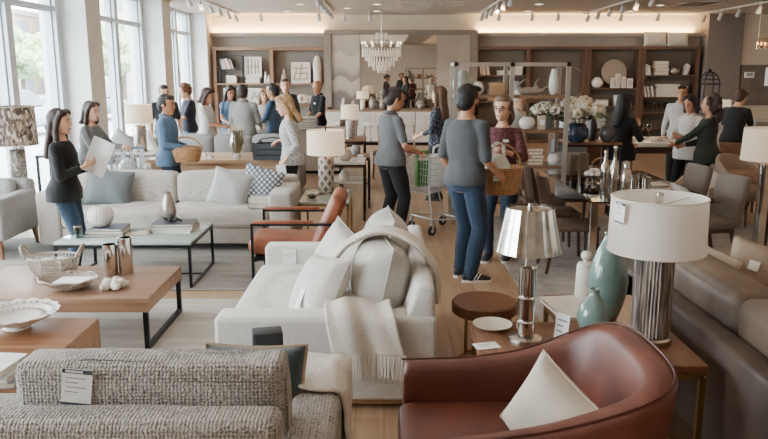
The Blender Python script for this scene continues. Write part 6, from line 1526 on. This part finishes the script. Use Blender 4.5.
# serving table with a white top
t = thing('serving_table', 'white topped table on dark legs with dishes, between the woman in black and the couple', 'table', (4.02, 11.25, 0)); B().box(-.62, .78, -.50, .50, .80, .87, .01, 2).out('tabletop', CER, t)
for x in (-.55, .70):
    for y in (-.42, .42): B().box(x - .035, x + .035, y - .035, y + .035, 0, .80).out('leg', DW, t)
B().box(-.52, .68, -.43, -.40, .70, .80).out('apron', DW, t)
for i, (x, y) in enumerate(((3.62, 10.95), (3.85, 11.15), (4.05, 10.95), (3.70, 11.4), (4.25, 11.25))):
    t = thing('serving_dish', ('shallow dish of snacks at the near left of the white table', 'shallow dish of snacks in the middle of the white table', 'shallow dish of snacks at the near right of the white table', 'shallow dish of snacks at the far left of the white table', 'shallow dish of snacks at the far right of the white table')[i], 'dish', (x, y, .87)); B().lathe([(0, 0), (.05, 0), (.11, .025), (.107, .028), (.05, .008), (0, .008)], n=28).out('plate', CER, t); b = B(); rn = random.Random(i)
    for k in range(9): b.ell((rn.uniform(-.06, .06), rn.uniform(-.06, .06), .026), (.02, .018, .015), n=8)
    o = b.out('snacks', plain('snack_tan', '#b08a62', .7, var=.3, scale=30), t, 180); o['kind'] = 'stuff'
for i in range(4): goblet('stemmed glass standing at the back of the white table', (3.75 + .13 * i, 11.58 + .04 * (i % 2), .87), 'stemmed glasses on the white table', .20, .04)
t = thing('gift_bag', 'pale bag held over the white table by the woman in the white blouse', 'bag', (4.00, 10.22, .93), R(20)) if False else None
for i, (x, y, rz, lb) in enumerate(((4.75, 10.15, 160, 'brown upholstered chair right of the woman in the green cardigan'), (3.30, 12.5, 20, 'brown chair behind the white topped table'))): din_chair('dining_chair', lb, (x + .12, y, 0), R(rz), leather('brown_chair_leather', '#7a5540', .45, .08), DW, .90)
# lantern, small lamp and cabinet by the right pier
t = thing('etagere_lamp', 'white shaded lamp on the low cabinet by the right pier', 'lamp', (6.02, 16.2, .78)) if False else None
t = thing('base_cabinet', 'low white cabinet by the right pier carrying the lantern and a lamp', 'cabinet', (7.2, 16.3, 0)); B().box(-.75, .75, -.25, .25, .06, .70).out('carcass', CAB, t); B().box(-.72, .72, -.22, .22, 0, .06).out('plinth', BLACKM, t); B().box(-.78, .78, -.28, .28, .70, .74).out('countertop', STONE, t)
for q in (-.5, 0, .5): d = B().box(q - .24, q + .24, -.27, -.25, .09, .68).out('door', CAB, t); B().ell((q + .18, -.28, .45), (.015, .015, .015), n=8).out('knob', BRASS, d, 180)
small_lamp('cream shaded lamp on the low white cabinet by the right pier', (7.26, 16.1, .74), .25, .53, .20, .19, CER, WARM, .07)
t = thing('lantern', 'tall black domed iron lantern on the low white cabinet by the right pier', 'lantern', (7.05, 16.32, .74)); f = B(); r_ = .23
for i in range(8): a_ = 2 * PI * i / 8; f.tube([(r_ * math.cos(a_), r_ * math.sin(a_), 0), (r_ * math.cos(a_), r_ * math.sin(a_), .86)] + [(r_ * math.cos(q) * math.cos(a_), r_ * math.cos(q) * math.sin(a_), .86 + .26 * math.sin(q)) for q in [PI / 2 * k / 8 for k in range(1, 9)]], .012, 6)
for z in (.01, .86): f.tube([(r_ * math.cos(2 * PI * i / 32), r_ * math.sin(2 * PI * i / 32), z) for i in range(32)], .014, 6, closed=True)
for q in (.4, .8): f.tube([(r_ * math.cos(q) * math.cos(2 * PI * i / 32), r_ * math.cos(q) * math.sin(2 * PI * i / 32), .86 + .26 * math.sin(q)) for i in range(32)], .01, 6, closed=True)
f.out('cage', plain('lantern_iron', '#2c2724', .5, .6), t); B().lathe([(0, 1.11), (.04, 1.13), (.03, 1.17), (0, 1.19)], n=16).out('finial', BLACKM, t)
# pendant lamp cluster at the right
t = thing('pendant_light', 'brass pendant with a row of warm glass cylinders at the right', 'lamp', (7.02, 14.0, 2.26)); t.scale = (.5, .5, .5); B().cyl((-.26, 0, .42), (-.26, 0, 2.1), .012, n=6).cyl((-.26, 0, 2.06), (-.26, 0, 2.1), .12, n=20).out('rod', BRASS, t); B().box(-.34, .34, -.02, .02, .38, .42).out('bar', BRASS, t)
for i in range(5): x = -.28 + .14 * i; g = B().lathe([(.05, .0), (.052, .0), (.052, .30), (.05, .30), (.05, .0)], n=20).out('glass_cylinder', glass('amber_glass', '#f0dcc0', .03, .7), t); g.location = (x, 0, .05); B().cyl((0, 0, .30), (0, 0, .335), .03, n=12).out('socket', BRASS, g); B().ell((0, 0, .18), (.025, .025, .06), n=10).out('bulb', plain('bulb_amber', '#ffdca8', .5, emit=9), g, 180)
# white counter at far right with a hanging sign
t = thing('service_counter', 'pale service counter at the far right where the person in the black tee works', 'counter', (5.95, 12.0, 0)); B().box(-.4, 1.6, -.3, .3, .06, .86).out('body', CAB, t); B().box(-.44, 1.64, -.34, .34, .86, .90).out('countertop', STONE, t); B().box(-.36, 1.56, -.26, .26, 0, .06).out('plinth', BLACKM, t)
for i in range(5): t = thing('folded_cloth', 'folded cloth in the low pile on the service counter', 'cloth', (6.05, 11.95, .90 + .045 * i), R(4 * (i % 2)), 'cloths on the service counter'); B().box(-.16, .16, -.12, .12, 0, .043, .016).out('fabric', (IVORY, BEIGEF)[i % 2], t)
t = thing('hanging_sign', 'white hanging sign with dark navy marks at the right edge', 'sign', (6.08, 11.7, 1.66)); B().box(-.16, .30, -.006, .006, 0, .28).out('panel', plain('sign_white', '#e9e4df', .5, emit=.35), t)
B().box(-.08, -.045, -.009, -.006, .07, .23).box(-.02, .22, -.009, -.006, .19, .215).box(-.02, .16, -.009, -.006, .13, .15).out('lettering', INK, t); B().cyl((-.12, 0, .28), (-.12, 0, ZC - 1.66), .003, n=5).cyl((.26, 0, .28), (.26, 0, ZC - 1.66), .003, n=5).out('wires', BLACKM, t)
t = thing('thermostat', 'small white wall control on the brown panel at the far right', 'switch', (9.45, 19.52, 1.70)); B().box(-.13, .13, -.03, 0, 0, .15, .008).out('case', CER, t); B().box(-.08, .08, -.033, -.03, .05, .12).out('display', plain('display_grey', '#9a9a94', .3), t)
# ------------------------------------------------------------------ the people
DEN = fabric('denim_blue', '#2a4058', .18, 180); DEN2 = fabric('denim_dark', '#2b3c52', .18, 180); BLK = fabric('black_cloth', '#101114', .1, 200); CHAR = fabric('charcoal_cloth', '#26272a', .1, 200)
ANIM = cells('speckled_print', ['#c9c7c4', '#d9d7d3', '#7c7b7d', '#b3b1af', '#55555a', '#cfcdca'], 150, .8); FLOR = cells('burgundy_print', ['#4b2228', '#5a2b30', '#3d1b22', '#7d4c4a', '#522429'], 110, .85); DOTS = cells('navy_dot_print', ['#252b3a', '#2b3244', '#252b3a', '#8f95a3', '#252b3a', '#2f3648'], 100, .85)
WS = fabric('white_shirt', '#dedad4', .06, 260); GPOLO = fabric('grey_polo', '#68696b', .1, 220)
# black blazer woman
P1 = person('woman in a black blazer and blue jeans reading a sheet of paper at the left', (-2.93, 6.72, 0), 2, 1.55, 'f', 'fair', dict(mat=BLK, sleeve=1.75, hem=.80, flare=.035, name='blazer', off=.02), dict(mat=DEN), dict(col='#33211d', style='long', len=.24), ('#2a2523', '#3a3532'),
       dict(wt=(-2.70, 6.64, 1.05), hint=(.4, -.8, -.6), palm=(-.6, 0, .6), curl=.9), dict(wt=(-2.68, 6.84, 1.03), hint=(-.4, -.8, -.6), palm=(.6, 0, .6), curl=.9), head=(-4, -2), feet=((.09, .06, 0, -4), (-.09, -.05, 0, 6)))
t = thing('paper_sheet', 'large white printed sheet held by the woman in the black blazer', 'paper', (-2.69, 6.76, .965), R(-14)); t.scale = (.92, 1, .92); M = Mx((0, 0, 0), (R(-12), R(20), 0))
B().sheet([[M @ V((-.125 + .25 * i / 8, .012 * math.sin(i * .8), .0 + .36 * j / 8)) for i in range(9)] for j in range(9)], .003).out('sheet', plain('paper_white', '#e6e6e4', .7, var=.01), t, 60); b = B()
for i in range(9): b.box(-.095, .09 - .04 * (i % 3), -.0045, -.003, .32 - .03 * i, .3235 - .03 * i, M=M)
b.out('print_lines', plain('print_pale', '#b9b9bc', .7), t)
# grey sweater woman with cart
person('smiling woman in a grey sweater reaching for the cart by the windows', (-3.54, 8.84, 0), -8, 1.535, 'f', 'fair', dict(mat=fabric('grey_knit', '#7b7b7b', .14, 160), sleeve=1.85, hem=.84, name='sweater'), dict(mat=CHAR), dict(col='#3a2722', style='long', len=.06), ('#2a2523', '#3a3532'),
       dict(w=(.14, .30, .86), hint=(.5, -.6, -.4), curl=.9, palm=(0, 0, -1)), dict(wt=(-3.12, 8.86, 1.0), hint=(-.5, -.6, -.4), palm=(0, 0, -1), curl=1.0), head=(-12, 0), girth=1.06, lean=9)
# blue shirt man with wicker basket
person('man in a light blue shirt holding a wicker basket behind the beige sofa', (-2.64, 9.05, 0), -2, 1.60, 'm', 'olive', dict(mat=fabric('chambray', '#6482a0', .1, 220), sleeve=1.85, hem=.80, flare=.03, collar=1), dict(mat=DEN2), dict(col='#211b1a', style='short'), ('#3a3532', '#d8d5cf'),
       dict(wt=(-2.42, 8.95, .98), hint=(.4, -.7, -.4), palm=(-.2, 0, -1), curl=1.3), dict(wt=(-2.42, 9.10, .98), hint=(-.4, -.7, -.4), palm=(.2, 0, -1), curl=1.3), head=(-10, -6))
def wicker(lab, loc, a_, b_, h, mat, rz=0, handle=None, contents=None):
    t = thing('wicker_basket', lab, 'basket', loc, rz); bb = B(); rg = []
    for q, z in ((.80, 0), (.92, h * .3), (1.0, h * .75), (1.0, h), (.94, h), (.93, h * .75), (.84, h * .3), (.74, .015)): rg.append([V((a_ * q * math.cos(x), b_ * q * math.sin(x), z)) for x in [2 * PI * i / 40 for i in range(40)]])
    bb.loft(rg).out('woven_body', mat, t, 60); B().tube([V((a_ * math.cos(x), b_ * math.sin(x), h)) for x in [2 * PI * i / 40 for i in range(40)]], .014, 8, closed=True).out('rim', mat, t)
    if handle: B().tube([(a_ * .96 * math.cos(q), 0, h + handle * math.sin(q)) for q in [PI * i / 18 for i in range(19)]], .011, 8).out('handle', mat, t)
    return t
WK = tweed('wicker_tan', '#b58a5e', '#6e4a2c', 110, 90, 1.0, .5)
wicker('round brown wicker basket held by the man in the light blue shirt', (-2.42, 9.03, .80), .19, .16, .17, WK, 0, .13)
bag('small brown paper parcel inside the basket held by the man in the blue shirt', (-2.36, 9.04, .82), .09, .08, .17, plain('kraft_paper', '#9a7350', .8), 0, 'parcel', False)
# printed blouse woman
person('blonde woman in a speckled blouse and black trousers reaching into the black crate', (-1.12, 8.98, 0), 186, 1.61, 'f', 'fair', dict(mat=ANIM, sleeve=1.6, hem=.82, flare=.03, name='blouse'), dict(mat=BLK), dict(col='#ad8d66', style='long', len=.14), ('#2a2523', '#3a3532'),
       dict(wt=(-1.33, 9.45, 1.02), hint=(.6, -.6, -.5), palm=(0, 0, -1), curl=.5), dict(wt=(-1.18, 8.74, .84), hint=(-.5, -.8, -.2), curl=.8, palm=(.4, 0, -.3)), head=(8, -16), lean=4)
t = thing('sign_card', 'white paper slip in the lowered hand of the blonde woman', 'paper', (-1.20, 8.70, .60), R(-10)); B().box(-.06, .06, -.002, .002, 0, .20, M=Mx((0, 0, 0), (0, R(-8), 0))).out('card', CARD, t)
# group by the windows and the counter
person('man in a dark tee standing at the window, behind the warm lamp', (-3.70, 12.62, 0), -60, 1.645, 'm', 'fair', dict(mat=fabric('dark_tee', '#2e3238', .1, 200), sleeve=.8, hem=.84), dict(mat=CHAR), dict(col='#2b2320', style='short'), vx=.013, head=(0, -8))
person('person with curly auburn hair in a navy tee and jeans at the window table', (-3.50, 13.4, 0), 205, 1.65, 'm', 'fair', dict(mat=fabric('navy_tee', '#262d3b', .1, 200), sleeve=.8, hem=.84), dict(mat=fabric('light_denim', '#6b8299', .15, 180)), dict(col='#6d3f28', style='curly'), ('#3a3532', '#d8d5cf'), dict(w=(.10, .34, 1.02), curl=.6), dict(w=(-.10, .34, 1.02), curl=.6), vx=.013, head=(0, -24))
person('woman in a white tee and jeans beside the cart of blue cloth', (-2.93, 12.3, 0), -8, 1.61, 'f', 'tan', dict(mat=WS, sleeve=.75, hem=.82, flare=.03, name='tee'), dict(mat=DEN2), dict(col='#3b2620', style='long', len=.05), ('#3a3532', '#d8d5cf'), dict(wt=(-2.64, 12.28, .98), palm=(0, 0, -1), curl=.6), dict(wt=(-2.64, 12.48, .98), palm=(0, 0, -1), curl=.6), vx=.013, head=(-6, -18))
person('woman in a blue dress with long dark hair, beyond the woman in the white tee', (-2.86, 13.9, 0), -60, 1.62, 'f', 'tan', dict(mat=fabric('cornflower', '#6f8db0', .1, 200), sleeve=.6, hem=.80, name='dress_top'), dict(mat=fabric('cornflower', '#6f8db0', .1, 200), kind='skirt', hem=.48), dict(col='#2b1d1a', style='long', len=.18), ('#3a3532', '#3a3532'), dict(w=(.14, .30, 1.0), curl=.5), dict(w=(-.10, .30, 1.0), curl=.5), vx=.013, head=(0, -22))
person('man in a grey shirt and khaki trousers seen from behind, at the far cart', (-2.33, 13.35, 0) if False else (-2.30, 12.25, 0), 80, 1.66, 'm', 'tan', dict(mat=fabric('pale_grey_shirt', '#9a9895', .08, 200), sleeve=1.8, hem=.82, flare=.03, collar=1), dict(mat=fabric('khaki', '#86755f', .1, 200)), dict(col='#33271f', style='short'), ('#3a3532', '#3a3532'), dict(w=(.20, .28, 1.0), curl=.6), dict(w=(-.20, .28, 1.0), curl=.6), vx=.013, facial=False, girth=1.08)
person('man in a blue sweater and navy trousers facing left, right of the grey shirted man', (-1.92, 13.05, 0), 165, 1.66, 'm', 'olive', dict(mat=fabric('blue_sweater', '#54708f', .12, 170), sleeve=1.9, hem=.84, name='sweater'), dict(mat=fabric('navy_trousers', '#212939', .1, 200)), dict(col='#211a18', style='short'), ('#3a3532', '#3a3532'), dict(w=(.05, .32, 1.02), curl=.6), dict(w=(-.15, .32, 1.02), curl=.6), vx=.013, head=(0, -10))
person('woman in a white top half hidden behind the man in the blue sweater', (-2.06, 13.6, 0) if False else (-2.16, 13.5, 0), -70, 1.56, 'f', 'fair', dict(mat=WS, sleeve=1.0, hem=.84, name='top'), dict(mat=CHAR), dict(col='#a57f5c', style='long', len=.1), ('#3a3532', '#3a3532'), dict(w=(.10, .26, 1.0)), vx=.013)
person('man in a dark jacket facing the camera beyond the man in the blue sweater', (-1.94, 14.75, 0), -75, 1.72, 'm', 'fair', dict(mat=fabric('dark_jacket', '#3b3a40', .1, 200), sleeve=1.9, hem=.80, name='jacket', collar=1), dict(mat=CHAR), dict(col='#4d3425', style='short'), ('#3a3532', '#3a3532'), vx=.013)
person('bald man in a black polo and jeans standing before the left bookcase', (-1.29, 14.7, 0), 215, 1.69, 'm', 'tan', dict(mat=BLK, sleeve=.85, hem=.84, collar=1, badge=1), dict(mat=DEN), None, ('#3a3532', '#d8d5cf'), dict(w=(.20, .22, .90), curl=.5), dict(w=(-.12, .24, .92), curl=.5), vx=.013, head=(10, -6), facial=False)
# staff woman with the cart
person('staff woman in a grey polo and black trousers pushing the red handled cart', (.08, 8.40, 0), 32, 1.71, 'f', 'tan', dict(mat=GPOLO, sleeve=.8, hem=.84, flare=.025, collar=1, buttons=3, name='polo_shirt'), dict(mat=BLK, wide=1.1), dict(col='#2e2320', style='bun'), ('#26211f', '#26211f'),
       dict(wt=(.40, 8.36, .99), hint=(.4, -.8, -.3), palm=(0, 0, -1), curl=1.3), dict(wt=(.22, 8.64, .99), hint=(-.4, -.8, -.3), palm=(0, 0, -1), curl=1.3), head=(-14, -22), girth=1.1)
person('woman with long brown hair in a dotted navy blouse, back turned, beyond the cart', (.80, 10.9, 0), 150, 1.66, 'f', 'fair', dict(mat=DOTS, sleeve=1.6, hem=.82, name='blouse'), dict(mat=CHAR), dict(col='#5d3f2b', style='long', len=.26), ('#26211f', '#26211f'), dict(w=(.14, .28, 1.0)), dict(w=(-.22, .22, .98), curl=.6), vx=.011, facial=False)
# the couple in the aisle
person('man in a grey tee, blue jeans and black striped trainers, back turned, in the aisle', (.735, 6.62, 0), 42, 1.765, 'm', 'tan', dict(mat=fabric('slate_tee', '#4d4f52', .08, 220), sleeve=.92, hem=.86, flare=.022, off=.016), dict(mat=DEN, wide=1.12), dict(col='#191514', style='short'), ('#1c1d20', '#e9e7e2'),
       dict(w=(.20, .22, .93), hint=(.2, -1, -.2), curl=.7, palm=(-1, 0, 0)), dict(w=(-.225, .12, .90), hint=(-.15, -1, 0), curl=.6, palm=(1, 0, 0)), head=(4, -8), girth=1.04, feet=((.10, -.02, 0, -40), (-.08, .05, 0, 4)), vx=.009, beard='#191514')
person('woman with glasses in a burgundy print top and jeans, wicker basket on her arm', (1.17, 7.34, 0), -112, 1.64, 'f', 'fair', dict(mat=FLOR, sleeve=1.55, hem=.82, flare=.03, badge=1, name='blouse'), dict(mat=DEN2), dict(col='#6b5140', style='pony'), ('#26262a', '#d8d5cf'),
       dict(w=(.04, .27, 1.14), hint=(.6, -.4, -.5), curl=.9, palm=(-.5, 0, .7)), dict(w=(-.10, .30, 1.18), hint=(-.6, -.4, -.5), curl=1.0, palm=(.5, 0, .5)), glasses=True, head=(-12, 2), vx=.009, girth=1.06)
wicker('large tan wicker basket with a tall handle on the arm of the woman with glasses', (1.09, 6.86, .765), .21, .17, .24, WK, R(18), .22)
tag_card(None, (1.04, 6.685, .93), (0, 0, R(2)), .09, .05, 'small white card on the side of the large tan wicker basket', False, 2)
bag('white plastic bag of goods standing in the large wicker basket', (1.06, 6.87, .78), .13, .11, .34, PLA, 0)
person('white haired man with glasses in a cream shirt behind the chrome shelf unit', (1.82, 10.25, 0), -40, 1.61, 'm', 'fair', dict(mat=WS, sleeve=1.0, hem=.84, collar=1), dict(mat=fabric('khaki', '#86755f', .1, 200)), dict(col='#d6cfc4', style='short'), ('#3a3532', '#3a3532'), glasses=True, vx=.011, head=(0, -10))
# group at the white table
person('woman in a black jacket with long black hair, hand raised to her mouth', (3.16, 9.85, 0), 32, 1.595, 'f', 'fair', dict(mat=BLK, sleeve=1.9, hem=.78, flare=.04, off=.022, name='jacket'), dict(mat=fabric('beige_skirt', '#97877a', .1, 200), kind='skirt', hem=.40), dict(col='#141214', style='long', len=.22, spread=1.0), ('#26211f', '#26211f'), dict(w=(.10, .22, 1.24), hint=(.6, -.4, -.8), curl=.9, palm=(-.4, -.6, .4)), dict(w=(-.14, .30, .98), hint=(-.5, -.7, -.3), curl=.6), vx=.011, head=(-12, -6), facial=False)
person('woman in a white blouse and black trousers smiling down at the white table', (4.24, 10.3, 0), 215, 1.565, 'f', 'tan', dict(mat=WS, sleeve=1.5, hem=.74, flare=.05, name='blouse', off=.022, collar=1), dict(mat=BLK), dict(col='#2a1d19', style='bob', len=.02), ('#26211f', '#26211f'), dict(w=(.06, .30, 1.10), hint=(.6, -.5, -.5), curl=.7, palm=(-.6, 0, .5)), dict(w=(-.12, .32, 1.08), hint=(-.6, -.5, -.5), curl=.7, palm=(.6, 0, .5)), vx=.011, head=(0, -18))
person('woman with curly dark hair in a dark green cardigan, back turned, by the white table', (4.19, 9.6, 0), 150, 1.575, 'f', 'tan', dict(mat=fabric('green_cardigan', '#2b332a', .14, 150), sleeve=1.9, hem=.78, flare=.035, off=.022, name='cardigan'), dict(mat=BLK), dict(col='#33211b', style='curly', len=.10), ('#26211f', '#26211f'), dict(w=(.10, .30, 1.0), curl=.6), dict(w=(-.02, .42, 1.02), hint=(-.5, -.6, -.4), curl=.6, palm=(.4, 0, .5)), vx=.011, facial=False, girth=1.08)
person('man in a white shirt standing beyond the woman in the white blouse', (4.85, 12.2, 0), -120, 1.64, 'm', 'olive', dict(mat=fabric('white_shirt_b', '#c9c3bb', .06, 240), sleeve=1.9, hem=.82, collar=1), dict(mat=CHAR), dict(col='#211a17', style='short'), ('#26211f', '#26211f'), vx=.013)
person('person in a black tee and jeans bending over the service counter at the far right', (5.30, 11.3, 0), 35, 1.62, 'm', 'fair', dict(mat=fabric('black_tee', '#1d1b1c', .1, 200), sleeve=.85, hem=.82), dict(mat=fabric('mid_denim', '#3d5063', .15, 180)), dict(col='#4a2f22', style='short'), ('#26211f', '#26211f'), dict(w=(.05, .42, 1.06), hint=(.6, -.4, -.6), curl=.6), dict(w=(-.15, .40, 1.06), hint=(-.6, -.4, -.6), curl=.6), vx=.012, lean=10, head=(0, -24), facial=False)
